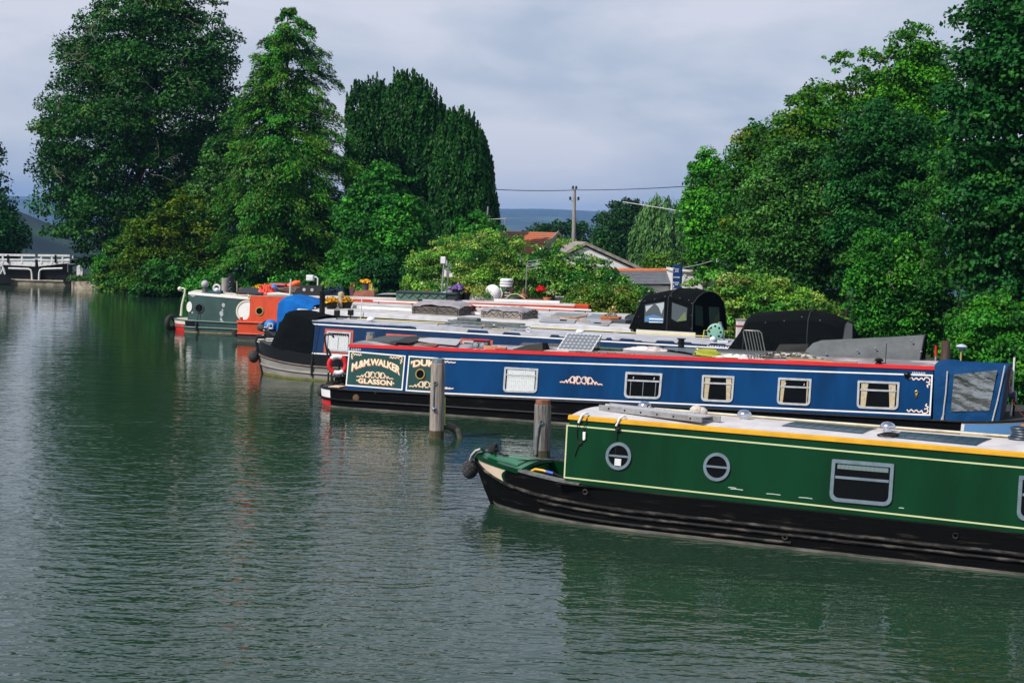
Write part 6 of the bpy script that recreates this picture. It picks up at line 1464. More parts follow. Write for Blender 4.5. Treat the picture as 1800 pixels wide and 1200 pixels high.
# folded ladder on a stand
q0, q1 = Cb.rf(733, 567, 1.85), Cb.rf(878, 576, 1.85); x, t = q0
o = Cb.on('folded_ladder', 'folded grey metal ladder on a rack over the navy boat roof', 'ladder', x, t, None, math.atan2(q1[1] - q0[1], q1[0] - q0[0])); Ll = math.hypot(q1[0] - q0[0], q1[1] - q0[1])
LAD = mat('ladder_grey', (.20, .235, .24), .45, .5, var=.35, scale=8)
for k, (yy, zz) in enumerate(((0, .10), (0, .17), (.30, .10), (.30, .17))):
    mb = MB(); mb.bar((.1 * (k % 2), yy, zz), (Ll - .15 * (k % 2), yy, zz), .03, .055); mb.build('stile', LAD, o)
mb = MB()
for k in range(9): a = .2 + k * (Ll - .4) / 8; mb.tube([(a, 0, .10), (a, .3, .10)], .014, 6); mb.tube([(a, 0, .17), (a, .3, .17)], .014, 6)
mb.build('rungs', LAD, o)
for a in (.15, Ll * .62): mb = MB(); mb.tube([(a - .3, -.12, -.02), (a - .3, -.12, .07), (a, -.1, .07), (a + .1, .36, .07), (a + .1, .36, -.02)], .016, 6); mb.build('stand', BLACK, o)
mb = MB(); mb.box(.35, 1.0, .02, .28, .19, .28); mb.build('bundle', mat('grey_bundle', (.15, .17, .18), .9, var=.4, scale=8, bump=1), o, bevel=.04)
x, t = Cb.rf(858, 577, 1.70); o = Cb.on('boathook', 'brown handled pole end lying right of the folded ladder', 'pole', x, t); mb = MB(); mb.tube([(-.3, .0, .10), (.05, 0, .09)], .03, 8); mb.build('handle', mat('tan_timber', (.5, .28, .16), .8, var=.3), o); mb = MB(); mb.bar((.05, .2, .18), (.5, .2, .17), .06, .05); mb.build('plank', WOODW, o); mb = MB(); mb.tube([(-.1, -.1, .03), (.25, -.18, .03), (.6, -.2, .03)], .012, 6); mb.build('cord', mat('yellow_cord', (.5, .42, .15), .8), o)
# yellow handrail cord along the far roof edge
o = Cb.on('yellow_pole', 'long thin yellow pole along the far edge of the navy roof', 'pole', 3, 1.74, Cb.r(3) + .022)
mb = MB(); mb.tube([(-3.2, 0, 0), (2, 0, .01), (7.5, 0, 0)], .014, 6); mb.build('pole', mat('pale_yellow', (.62, .52, .16), .6), o)
# hose reel
x, t = Cb.rf(1228, 603, 1.70); o = Cb.on('hose_reel', 'mint green hose reel with yellow hose on the navy boat roof', 'hose reel', x, t)
MINT = mat('mint_plastic', (.20, .42, .34), .5); R_ = .20
for yy in (0, .14):
    mb = MB(); mb.lathe([(.04, 0), (R_, 0), (R_ + .015, .01), (R_, .02), (.04, .02)], (0, yy, R_ + .06), 28, 'Y'); d_ = mb.build('disc', MINT, o, smooth=True)
    mb = MB()
    for k in range(8): a = k * math.pi / 4; mb.lathe([(.03, -.003), (.03, -.001)], (.15 * math.cos(a), yy, R_ + .06 + .15 * math.sin(a)), 10, 'Y')
    mb.build('holes', BLACK, d_)
mb = MB()
for k in range(5): mb.torus((0, .03 + .024 * k, R_ + .06), R_ - .05, .013, 24, 6, 'Y')
mb.tube([(-.1, -.01, R_ * 2), (-.22, -.02, R_ * 1.4), (-.28, -.02, .3), (-.3, -.1, .02)], .012, 6); mb.build('hose', mat('yellow_hose', (.55, .52, .10), .5), o, smooth=True)
mb = MB(); mb.tube([(-.12, .2, 0), (.0, .17, R_ + .06), (.1, .2, R_ * 2 + .1), (.22, .2, .0)], .022, 6); mb.tube([(.1, .2, R_ * 2 + .1), (.1, -.04, R_ * 2 + .1)], .018, 6); mb.box(.08, .36, -.05, .24, 0, .05); mb.build('stand', mat('pale_plastic', (.55, .58, .6), .5), o)
# lamps on the forward end
for u, v, lab in ((592, 559, 'small black work lamp right of the banded chimney'), (616, 558, 'second small black work lamp further from the banded chimney')):
    x, t = Cb.rf(u, v, 1.72); o = Cb.on('work_lamp', lab, 'lamp', x, t, None, 0, 'black work lamps on the navy roof'); mb = MB(); mb.box(-.08, .08, -.04, .06, .10, .27); mb.build('head', BLACK, o, bevel=.02); mb = MB(); mb.tube([(0, 0, 0), (0, 0, .1)], .02, 6); mb.tube([(0, 0, .02), (.2, 0, .02)], .015, 6); mb.build('bracket', BLACK, o)
x, z = Cb.pl(452, 641, 1.04); o = Cb.on('bow_fender', 'black ball fender hanging from the navy bow', 'fender', Cb.pl(446, 626, 1.04)[0], 1.04, Cb.pl(446, 626, 1.04)[1]); mb = MB(); mb.ball((0, 0, 0), .16, 14, 1.2); mb.build('fender', MATS['fender_rope'], o, smooth=True); mb = MB(); mb.tube([(.05, 0, .1), (.12, 0, .3)], .015, 6); mb.build('rope', ROPEB, o)
x, z = Cb.pl(466, 600, 1.0); o = Cb.on('rope_coil', 'tangled white rope on the navy bow deck', 'rope', x + .05, .95, Cb.pt(-1, 1, .3)[2]); mb = MB(); rg = random.Random(4)
for i in range(6): mb.torus((rg.uniform(-.15, .15), rg.uniform(-.12, .12), .03 + .02 * i), rg.uniform(.07, .15), .015, 14, 5, 'Z')
mb.build('coil', ROPEW, o, smooth=True)
x, z = Cb.pl(550, 660, -.08); o = Cb.on('side_fender', 'thin black fender strap hanging down the grey hull', 'fender', Cb.pl(547, 650, -.05)[0], -.04, .12); mb = MB(); mb.tube([(0, .02, .0), (.005, 0, .3), (.01, .04, .62), (.02, .14, .70), (.05, .2, 1.45)], [.03, .03, .014, .008, .008], 6); mb.build('strap', ROPEB, o)

# ================================================================== boat D: white roofed boat with a black pram hood
O_ = at_z(522, 547, 1.66)
D = Boat('narrowboat', 'white roofed narrowboat with blue bow canopy and black pram hood', O=(O_[0] - .0, O_[1] - .2, 0), yaw=math.radians(-24.5))
D.G = (0, .72, 12, .70); D.R = (0, 1.66, 12, 1.66)
for _ in range(3):
    xl_, zl_ = D.pl(524, 543.2, .26); xr_, zr_ = D.pl(1116, 577.3, .26); D.R = (xl_, zl_, xr_, zr_)
DB = paint('black_side', (.004, .0045, .005), .35, .3); DROOF = mat('dirty_white_roof', (.52, .50, .49), .6, var=.3, scale=1.8)
sw = D.pl(470, 600, 1.04)[0]
hull(D, (sw + .5, sw - .15, .1, True), (12.6, 13.2, 11.8, False), [DB, SCUM], rise_l=.42, strakes=(.97,), deck_mat=mat('dark_deck', (.035, .035, .037)))
sE = D.pl(1113, 581, .26)[0]
cabin(D, xl_, sE, DB, DROOF, mat('pale_roof_edge', (.56, .57, .60), .5, var=.2, scale=3), .12)
sB2 = D.pl(584, 540, .3)[0]
spoly(D, [(xl_ + .01, D.r(xl_) - .42), (sB2 + 8, D.r(sB2 + 8) - .42), (sB2 + 8, D.r(sB2 + 8) - .50), (xl_ + .01, D.r(xl_) - .50)], .004).build('cream_stripe', mat('cream_stripe', (.62, .50, .30), .5), D.root)
spoly(D, [(xl_ + .01, D.r(xl_) - .42), (sB2 - .1, D.r(sB2) - .42), (sB2 - .1, D.r(sB2) - .14), (xl_ + .01, D.r(xl_) - .14)], .006).build('white_bow_side', WLINE, D.root)
CRMP = mat('cream_side', (.74, .70, .62), .45, var=.12, scale=3)
a, c = D.pl(1078, 584, .2), D.pl(1113, 590, .2); spoly(D, [(a[0], a[1] - .25), (c[0], c[1] - .2), (c[0], c[1] + .02), (a[0], a[1])], .004, .01).build('cream_panel', CRMP, D.root)
# blue bow canopy
BCV = fabric('bright_blue_canvas', (.008, .125, .44), .7)
rg = random.Random(15); secs = []
zt_ = D.pl(500, 516, .9)[1]
for f in range(7):
    f /= 6; sx = lerp(xl_ + .5, D.pl(491, 540, .6)[0], f); bx = lerp(xl_ + .5, D.pl(488, 590, .5)[0], f); hz_ = lerp(D.r(xl_) + .18, zt_, min(1, f * 1.6)) - .15 * max(0, f - .8) * 5
    tb = lerp(.14, .42, f)
    row = [(lerp(bx, sx, kk), tb + dt, lerp(.78 + .1 * f, hz_, kk)) for dt, kk in ((0, 0), (.02, .3), (.04, .6), (.09, .86), (.25, .96))] + [(sx, 1.04, hz_)]
    row += [(p[0], 2.08 - p[1], p[2]) for p in reversed(row[:-1])]; secs.append(row)
cover(D, secs, 'bow_canopy', BCV); mb = MB(); mb.add(secs[-1], [tuple(range(len(secs[-1])))]); mb.build('bow_canopy_front', BCV, D.root)
x, z = D.pl(462, 575, 1.04); o = D.on('bow_fender', 'grey rubber button fender on the bow below the blue canopy', 'fender', x, 1.04, z); mb = MB(); mb.lathe([(.001, -.16), (.11, -.15), (.14, -.05), (.13, .12), (.10, .2)], (0, 0, 0), 18, 'X'); mb.build('button', mat('grey_rubber', (.06, .055, .055), .8, var=.3), o, smooth=True)
x, z = D.pl(476, 566, 1.0); o = D.on('tarpaulin_bundle', 'blue tarpaulin and white rope bundled on the dark bow', 'tarpaulin', x + .1, .85, z - .15); mb = MB(); mb.ball((0, 0, .05), .22, 12, .9); mb.build('bundle', MATS['tarp_blue'], o, smooth=True); mb = MB(); rg = random.Random(6)
for i in range(6): mb.torus((rg.uniform(-.05, .2), -.22 + .03 * i * .3, rg.uniform(-.12, .1)), rg.uniform(.05, .1), .014, 12, 5, rg.choice('XYZ'))
mb.build('rope', ROPEW, o, smooth=True)
mb = MB(); p0 = D.pt(-1, 1, 0); mb.tube([D.pt(-1, w, 0) for w in (-.1, .4, .8, 1)] + [(p0[0] + .1, 1.04, p0[2] + .06)], [.05, .06, .08, .10, .08], 8); mb.build('stem_bar', BLK2, D.root, smooth=True)
# white looped rail at the front of the cabin
o = D.on('bow_rail', 'white looped tube rail in front of the white cabin', 'rail', xl_ - .05, .35, D.r(xl_) - .32)
mb = MB(); mb.tube([(.05, 0, 0), (-.02, 0, .12), (.02, 0, .28), (.25, 0, .36), (.6, .05, .38)], .022, 8); mb.tube([(.05, .25, 0), (-.05, .25, .12), (0, .25, .26), (.2, .25, .33)], .022, 8); mb.tube([(-.01, 0, .14), (-.04, .25, .14)], .018, 6); mb.build('rail', WHITE, o, smooth=True)
# pram hood at the stern
def hoodpt(u, v, t): x, z = D.pl(u, v, t); return (x, t, z)
NB_ = dict(fb=hoodpt(1107, 575.5, .2), ft=hoodpt(1126, 532, .28), pk=hoodpt(1175, 522.5, .30), rt=hoodpt(1217, 534, .28), rb=hoodpt(1217, 584, .16), fm=hoodpt(1174, 582, .16))
s_end = NB_['rb'][0]; z_b = .5 * (NB_['fb'][2] + NB_['rb'][2]) - .02
sfb, sft, spk, srt = NB_['fb'][0], NB_['ft'][0], NB_['pk'][0], NB_['rt'][0]
z_ft, z_pk, z_rt = NB_['ft'][2], NB_['pk'][2], NB_['rt'][2]
zc_pk = D.pl(1200, 505.5, 1.04)[1]
def hsec(s_b, s_t, zt2, zc, zb): 
    row = [(s_b, .16, zb), (lerp(s_b, s_t, .5), .20, lerp(zb, zt2, .5)), (s_t, .27, zt2), (s_t, .5, lerp(zt2, zc, .55)), (s_t, .75, lerp(zt2, zc, .88)), (s_t, 1.04, zc)]
    return row + [(p[0], 2.08 - p[1], p[2]) for p in reversed(row[:-1])]
secs = [hsec(sfb, sft, z_ft, z_ft + .22, z_b), hsec(lerp(sfb, s_end, .3), lerp(sft, spk, .5), lerp(z_ft, z_pk, .6), z_ft + .33, z_b), hsec(lerp(sfb, s_end, .6), spk, z_pk, zc_pk - .02, z_b), hsec(lerp(sfb, s_end, .85), lerp(spk, srt, .6), lerp(z_pk, z_rt, .55), zc_pk, z_b), hsec(s_end, srt, z_rt, zc_pk - .08, z_b)]
secs = [[(p[0] + .45 * i_ / 4 * (p[1] - .16) / 1.76, p[1], p[2]) for p in q_] for i_, q_ in enumerate(secs)]
hood = cover(D, secs, 'pram_hood', BCAN)
for q_ in (secs[0], secs[2], secs[4]):
    mb = MB(); mb.tube([(p[0], p[1] - (.008 if p[1] < 1.04 else -.008), p[2] + .008) for p in q_], .014, 5); mb.build('seam', MATS['seam_tape'], hood)
for nm, r_ in (('pram_hood_front', secs[0]), ('pram_hood_end', secs[-1])): mb = MB(); mb.add(r_, [tuple(range(len(r_)))]); mb.build(nm, BCAN, D.root)
HG = mat('hood_window', (.06, .075, .08), .12, spec=.6)
def hq(name, pts, m, t=None, off=.02):
    mb = MB(); P = []
    for u, v in pts:
        x, z = D.pl(u, v, .22); k = max(0, min(1, (z - z_b) / (z_ft - z_b))); P.append((x, .16 + .10 * k - off, z))
    mb.add(P, [tuple(range(len(P)))]); return mb.build(name, m, hood)
hq('hood_window', [(1133.5, 535.5), (1167.5, 530), (1167.5, 566.5), (1133.5, 566)], HG)
hq('window_view_and_sheen', [(1134.5, 556), (1150, 553), (1161, 556), (1166, 558), (1166, 566), (1134.5, 565)], mat('cushion_blue', (.04, .16, .34), .6), off=.024)
hq('window_view_and_sheen', [(1142, 559), (1166.5, 560), (1166.5, 562), (1142, 561)], WLINE, off=.028); hq('window_view_and_sheen', [(1142, 565), (1166.5, 566), (1166.5, 567), (1142, 566.5)], WLINE, off=.028)
hq('window_view_and_sheen', [(1134.5, 538), (1148, 535.5), (1136, 548)], mat('painted_sheen', (.36, .42, .45), .3), off=.026); hq('window_view_and_sheen', [(1152, 534), (1167, 531.5), (1167, 540), (1163, 552), (1158, 540)], MATS['painted_sheen'], off=.026)  # pale flat patches paint a sheen onto the hood window
hq('hood_window', [(1181, 531.5), (1208, 541), (1207.5, 563), (1191, 565.5), (1181, 560)], HG); hq('window_view_and_sheen', [(1205, 547), (1207.5, 563), (1190, 565)], mat('green_view', (.10, .14, .05), .5), off=.026)
ex1 = secs[-1]
def eq(pts, m, nm): # pane on the end face: (t fraction 0..1, z fraction)
    mb = MB(); P = [(s_end + .02 + .45 * tf - (s_end - srt) * zf_, .16 + 1.76 * tf, lerp(z_b, z_rt, zf_)) for tf, zf_ in pts]; mb.add(P, [tuple(range(len(P)))]); mb.build(nm, m, hood)
eq([(.08, .25), (.3, .2), (.3, .9), (.1, .95)], mat('vinyl_dark', (.03, .04, .045), .1), 'hood_window'); eq([(.48, .2), (.78, .2), (.78, .85), (.48, .88)], HG, 'hood_window'); eq([(.5, .22), (.77, .22), (.77, .7)], mat('green_view', (.10, .14, .05), .5), 'window_view_and_sheen')
mb = MB()
for u, v in ((1133, 529), (1151, 526), (1169, 521), (1180, 520), (1195, 524), (1211, 527.5), (1216, 533), (1124, 556), (1216, 554), (1123, 577), (1217, 577)):
    x, z = D.pl(u, v, .24); mb.ball((x, .145 + .10 * max(0, min(1, (z - z_b) / (z_ft - z_b))), z), .016, 6)
mb.build('snap_studs', CHROME, hood)
# cream cabin side and dark stern below the hood
a = D.pl(1118, 586, .14); c = D.pl(1222, 596, .14); spoly_ = MB(); spoly_.add([(a[0], .13, a[1] - .35), (c[0], .13, c[1] - .35), (c[0], .145, z_b), (a[0], .145, z_b)], [(0, 1, 2, 3)]); spoly_.build('cream_stern_side', CRMP, D.root)
mb = MB(); mb.box(a[0], s_end + .02, .15, 1.94, D.g(10) - .02, z_b + .01); mb.build('stern_bulwark', DB, D.root)
mb = MB(); x_ = s_end + .06; mb.box(x_, x_ + .05, .9, 1.0, .7, z_b + .02); mb.box(x_, x_ + .05, 1.35, 1.42, .7, z_b + .0); mb.build('white_stern_trim', WLINE, D.root)
# things on D's roof
x, t = D.rf(812, 553, 1.70)
GCLOTH = fabric('grey_tarp', (.33, .31, .34), .85); GWOOD = mat('grey_boards', (.13, .115, .10), .85, var=.5, scale=3, stretch=(.5, 1, 6)); GWOOD2 = mat('bleached_boards', (.30, .27, .24), .85, var=.45, scale=3, stretch=(.5, 1, 6))
def planter(u0, v0, u1, u2, v2, hgt, label, wm_, dome, seed):
    a = D.rf(u0, v0, 1.70); c = D.rf(u1, v0 + 5.5, 1.70); Lx = c[0] - a[0]; Ly = 1.15
    o = D.on('covered_planter', label, 'box', (a[0] + c[0]) / 2, a[1] + Ly / 2, None, 0, 'covered wooden boxes on the white roof')
    mb = MB(); 
    for y0 in (-Ly / 2, Ly / 2 - .03): mb.box(-Lx / 2, Lx / 2, y0, y0 + .03, 0.01, hgt)
    for x0 in (-Lx / 2, Lx / 2 - .03): mb.box(x0, x0 + .03, -Ly / 2 + .03, Ly / 2 - .03, 0.01, hgt)
    for x0 in (-Lx / 2 + .03, 0, Lx / 2 - .1): mb.box(x0, x0 + .06, -Ly / 2 - .02, -Ly / 2, .01, hgt)
    mb.build('box', wm_, o)
    rg = np.random.default_rng(seed); rows = []; n = 16
    for j in range(n + 1):
        row = []
        for i in range(n + 1):
            x_, y_ = i / n * 2 - 1, j / n * 2 - 1; e = max(abs(x_), abs(y_)); dr_ = -.045 if e > .99 else 0
            row.append((x_ * (Lx / 2 + .035), y_ * (Ly / 2 + .035), hgt + .02 + dome * (1 - .5 * (x_ * x_ + y_ * y_)) + dr_ + .012 * rg.normal() + (.018 * math.sin(7 * x_ + 3 * y_) if e > .99 else 0)))
        rows.append(row)
    mb = MB(); mb.loft(rows); mb.build('cover', GCLOTH, o, smooth=True)
    mb = MB()
    pts = [(-Lx / 2 + Lx * k / 12, -Ly / 2 - .05, hgt - (.04 if k % 2 else .12)) for k in range(13)]; mb.tube(pts, .010, 5)
    pts = [(Lx / 2 + .05, -Ly / 2 + Ly * k / 6, hgt - (.04 if k % 2 else .12)) for k in range(7)]; mb.tube(pts, .010, 5); mb.build('lacing', ROPEB, o)
planter(763, 551, 830, 861, 546, .28, 'dark wooden planter box under a domed grey cover', GWOOD, .16, 1)
planter(875, 558, 929, 961, 552, .27, 'bleached wooden crate under a loose pale grey cloth', GWOOD2, .07, 2)
x, t = D.rf(861, 553, 1.68); o = D.on('life_jacket', 'rolled orange life jacket between the two covered boxes', 'life jacket', x, t); mb = MB(); mb.tube([(-.28, 0, .1), (-.2, 0, .11), (0, 0, .11), (.03, 0, .1)], [.07, .11, .11, .07], 12); mb.tube([(.06, .02, .1), (.1, .02, .11), (.26, .02, .11), (.3, .02, .1)], [.06, .10, .10, .06], 12); mb.build('roll', mat('life_orange', (.68, .13, .03), .7, var=.2, bump=1, bscale=14), o, smooth=True); mb = MB(); mb.torus((-.08, 0, .11), .115, .012, 16, 5, 'X'); mb.build('strap', ROPEW, o)
x, t = D.rf(812, 557, 1.68); o = D.on('red_paddle', 'red plastic shovel lying by the domed planter box', 'shovel', x, t, None, .1); mb = MB(); mb.tube([(-.3, 0, .10), (.65, 0, .07)], .022, 8); mb.build('handle', mat('coral_plastic', (.70, .20, .15), .5), o); mb = MB(); mb.loft([[(-.55, -.14, .06), (-.55, 0, .02), (-.55, .14, .06)], [(-.4, -.15, .12), (-.4, 0, .07), (-.4, .15, .12)], [(-.25, -.05, .16), (-.25, 0, .13), (-.25, .05, .16)]]); mb.build('blade', RED, o, smooth=True)
o = D.on('black_board', 'black board lying flat behind the red shovel', 'board', x + .45, t + .15); mb = MB(); mb.box(-.35, .5, -.15, .15, .01, .05); mb.build('board', BLACK, o)
x, t = D.rf(742, 549, 1.68); o = D.on('oar', 'grey bladed oar with a blue end on the white roof', 'oar', x, t, None, .05); mb = MB(); mb.tube([(-.4, 0, .04), (.6, 0, .06)], .03, 8); mb.build('shaft', GREYP, o); mb = MB(); mb.prism([(-.9, -.1, .03), (-.3, -.08, .03), (-.3, .06, .03), (-.9, .1, .03)], [(-.9, -.1, .05), (-.3, -.08, .06), (-.3, .06, .06), (-.9, .1, .05)]); mb.build('blade', mat('charcoal_board', (.03, .033, .036)), o); mb = MB(); mb.tube([(.45, 0, .05), (.85, 0, .07)], [.08, .10], 10); mb.build('grip', MATS['tarp_blue'], o)
FR = mat('panel_frame_grey', (.40, .43, .46), .4, .4); CELLP = mat('pale_panel', (.22, .26, .32), .22, var=.2, scale=4, spec=.7)
for k, (qd_, lab) in enumerate(((((940, 566.5), (1002, 569.5), (1012, 562), (955, 559)), 'flat solar panel next to the bleached crate'), (((1004, 570), (1056, 574), (1075, 566), (1020, 562.5)), 'flat solar panel beside the long terracotta planter'), (((968, 556), (1022, 559), (1034, 553), (978, 550.5)), 'flat solar panel farther back behind the bleached crate'), (((1028, 559.5), (1082, 563), (1084, 556), (1042, 553)), 'gridded solar panel farther back beyond the terracotta planter'))):
    o, Ar, N = roof_sheet(D, qd_, .035, 'solar_panel', lab, 'solar panel', FR, lift=.03, group='flat solar panels on the white roof'); panel_cells(o, Ar, .035, 6, 1 if k < 3 else 8, 1 if k < 3 else 4, CELLP, .03)
for (u, v) in ((990, 569), (1050, 573)):
    x, t = D.rf(u, v, 1.69); o = D.on('panel_clamp', 'black clamp at the near edge of a flat solar panel', 'clamp', x, t, None, 0, 'black clamps holding the flat solar panels'); mb = MB(); mb.box(-.10, .10, -.03, .03, .0, .07); mb.box(-.05, .05, -.05, .05, .02, .05); mb.build('block', BLACK, o)
    o['label'] = 'black clamp holding the panel by the crate' if u < 1000 else 'black clamp holding the panel by the terracotta planter'
x, t = D.rf(1040, 561, 1.70); o = D.on('driftwood', 'forked pale branch lying across the solar panels', 'branch', x, t); mb = MB(); mb.tube([(-.45, -.3, .08), (-.1, 0, .12), (.25, .3, .14), (.5, .6, .2)], [.03, .04, .04, .05], 7); mb.tube([(-.1, 0, .12), (.3, -.1, .1), (.9, -.15, .1)], [.035, .03, .02], 7); mb.build('branch', mat('driftwood_tan', (.42, .28, .19), .85, var=.3), o, smooth=True)
x, t = D.rf(1086, 568, 1.70); o = D.on('trough_planter', 'long terracotta trough planter with dry stems by the hood', 'planter', x, t, None, .1); mb = MB(); secs = []
for z_, a_, c_ in ((0, .23, .10), (.18, .27, .13), (.181, .29, .145), (.23, .29, .145), (.23, .26, .12), (.19, .255, .115)): secs.append([(a_ * sx, c_ * sy, z_) for sx, sy in ((-1, -1), (1, -1), (1, 1), (-1, 1))])
mb.loft(secs, closed=True, caps=True); mb.build('trough', TERRA, o); plant(o, (0, 0, .2), .22, 110, [(.30, .2, .12, 3), (.2, .2, .08, 2), (.5, .42, .35, 1)], .10, 31, 'dry_stems', .9, .25)
x, t = D.rf(1105, 571, 1.68); o = D.on('roof_box', 'low dark box beside the terracotta trough', 'box', x - .05, t); mb = MB(); mb.box(-.25, .2, -.2, .3, 0, .16); mb.build('box', mat('box_grey', (.06, .07, .08), .5), o, bevel=.02)
# hanging flower tubs at the forward end
x, t = D.rf(598, 547, 1.70)
o = D.on('flower_tub', 'black tub of orange flowers left of the carved owl', 'flower tub', D.rf(585, 546, 1.70)[0], D.rf(585, 546, 1.70)[1] - .1, None, 0, 'tubs of orange flowers'); pot(o, .19, .2, BLACK); plant(o, (0, 0, .2), .24, 260, [(.75, .30, .01, 4), (.8, .42, .02, 3), (.07, .12, .02, 1)], .07, 41, 'flowers', .8, .9)
o = D.on('flower_tub', 'black tub of orange flowers right of the carved owl', 'flower tub', D.rf(612, 546, 1.70)[0], D.rf(612, 546, 1.70)[1] - .1, None, 0, 'tubs of orange flowers'); pot(o, .18, .2, BLACK); plant(o, (0, 0, .2), .22, 240, [(.75, .30, .01, 4), (.8, .42, .02, 3), (.07, .12, .02, 1)], .07, 42, 'flowers', .8, .9)
o = D.on('carved_owl', 'pale carved wooden owl figure between two flower tubs', 'ornament', *D.rf(599, 546, 1.70)); mb = MB(); mb.lathe([(.06, 0), (.09, .08), (.10, .2), (.07, .30), (.085, .36), (.10, .43), (.07, .50), (.001, .52)], (0, 0, 0), 14); mb.build('body', mat('pale_wood', (.52, .44, .27), .8, var=.35, scale=8), o, smooth=True)
for (u, v, hh, nm, lab) in ((626, 541, .34, 'vent_pipe', 'short grey vent pipe right of the orange flower tubs'),):
    x, t = D.rf(u, v, 1.70); o = D.on(nm, lab, 'pipe', x, t); mb = MB(); mb.tube([(0, 0, -.02), (0, 0, hh)], .05, 10); mb.build('pipe', GAL, o, smooth=True)
x, t = D.rf(640, 552, 1.68); o = D.on('hooked_rail', 'thin white hooked rod standing on the white roof', 'rod', x - .1, t - .1, 1.5); mb = MB(); mb.tube([(-.2, -.02, -.1), (.0, -.02, -.06), (.05, -.02, .05), (.07, 0, .65)], .016, 6); mb.build('rod', WHITE, o, smooth=True)
mushroom(D, 700, 530, 'white vent on the far side of the white roof near the red boat', mat('white_vent', (.72, .73, .76), .4), .10)
o = D.on('grab_rail', 'long white grab rail with dark fixings on the white roof', 'rail', 3.0, 1.45, D.r(3) + .04); mb = MB(); mb.bar((-2.2, 0, .06), (3.2, 0, .06), .03, .09); mb.build('rail', WLINE, o); mb = MB()
for k in range(14): mb.lathe([(.012, 0), (.012, .004)], (-2 + k * .38, -.017, .07), 8, 'Y')
mb.build('screws', BLACK, o)
o = D.on('slim_rail', 'slim dark handrail along the far edge of the white roof', 'rail', 3.0, 1.72, D.r(3) + .03); mb = MB(); mb.tube([(-2.2, 0, .10), (4.2, 0, .10)], .014, 6); mb.build('rail', BLACK, o); mb = MB()
for k in range(6): mb.tube([(-2 + k * 1.2, 0, 0), (-2 + k * 1.2, 0, .1)], .012, 5)
mb.build('stanchions', BLACK, o)

# ================================================================== boat H: pale roofed boat behind the white one
P_ = at_z(640, 541, 1.6)
Hb = Boat('narrowboat', 'pale lavender sided narrowboat squeezed between the white and orange red boats', O=(P_[0], P_[1], 0), yaw=math.radians(-17))
Hb.G = (0, .7, 10, .7); Hb.R = (0, 1.67, 10, 1.67)
hull(Hb, (-2.9, -3.0, -2.5, False), (9.6, 9.9, 9, False), [DB, SCUM], strakes=(.97,), deck_mat=MATS['dark_deck'])
cabin(Hb, -2.35, Hb.rf(1096, 560, 1.62)[0], mat('lavender_side', (.46, .47, .53), .5, var=.2, scale=2), DROOF, None)
mb = MB()
for k in range(20):
    p = Hb.S(.1 + k * .42, 1.52, .004); mb.lathe([(.015, -.004), (.015, .0)], p, 8, 'Y')
mb.build('screw_heads', BLACK, Hb.root)
spoly(Hb, [(-2.34, 1.46), (-.75, 1.46), (-.75, 1.64), (-2.34, 1.64)], .003, .004).build('blue_stripe', mat('stripe_blue', (.01, .16, .52), .4), Hb.root)
spoly(Hb, [(-2.34, 1.2), (-.75, 1.2), (-.75, 1.455), (-2.34, 1.455)], .003, .004).build('white_stripe', WLINE, Hb.root)
o = Hb.on('roof_rail', 'long white roof rail with black feet on the pale lavender boat', 'rail', 3, .8); mb = MB(); mb.bar((-3, 0, .09), (4.6, 0, .09), .04, .05); mb.build('rail', WLINE, o); mb = MB()
for k in range(7): mb.tube([(-2.8 + k * 1.2, 0, 0), (-2.8 + k * 1.2, 0, .07)], .02, 5)
mb.build('feet', BLACK, o)

# ================================================================== boat E: orange red boat
E_ = Boat('narrowboat', 'orange red narrowboat with a round porthole and flat bow', (449, 599.5), (1044, 622))
E_.G = (0, .68, 12, .68); E_.R = (0, 1.645, 12, 1.66)
ORED = paint('orange_red_paint', (.60, .075, .028), .45, .28)
ES = mat('faded_black_hull', (.03, .028, .03), .6, var=.4, scale=3)
sl_ = E_.pl(416.5, 580, .2)[0]
hull(E_, (sl_, sl_ - .04, sl_ + .12, False), (13.2, 13.4, 12.8, False), [ES, SCUM], strakes=(.985,), deck_mat=ORED, bev=1.0)
for sd_ in (-1,):
    skin(E_, 0, 1.0, .38, .98, .006, ORED, 'red_upper_hull', 8); skin(E_, 1.0, 1.98, .38, .98, .006, ORED, 'red_upper_hull', 4)
    mb = MB(); mb.tube([E_.pt(-1, .38, q, .02) for q in E_.QS if q < 2], .03, 6); mb.build('rubbing_strake', ORED, E_.root); mb = MB(); mb.tube([E_.pt(-1, 1.0, q, .02) for q in E_.QS if q < 2], .04, 6); mb.build('rubbing_strake', ORED, E_.root)
sc_ = E_.sd(439, 540)[0]; sR_ = E_.pl(1010, 536, .26)[0]
cabin(E_, sc_, sR_, ORED, mat('grey_red_roof', (.45, .40, .40), .7, col2=(.6, .57, .55), scale=1.5), None)
mb = MB(); mb.box(sR_ - .02, sR_ + .5, .30, 1.78, E_.r(12) - .12, E_.r(12) + .06); mb.build('roof_overhang', ORED, E_.root, bevel=.02)
porthole(E_, 456.3, 546.5, .155, BRASS, .04)
mb = MB(); x, z = E_.pl(424, 562, .3); mb.tube([(x, .3, E_.g(0)), (x, .3, E_.g(0) + .16)], .06, 10); mb.tube([(x + .3, .3, E_.g(0)), (x + .3, .3, E_.g(0) + .1)], .05, 10); mb.ball((x + .33, .3, E_.g(0) + .12), .09, 10); mb.tube([(x - .05, .3, E_.g(0) + .05), (x + .5, .3, E_.g(0) + .05)], .03, 8); mb.build('bollard', ORED, E_.root, smooth=True)
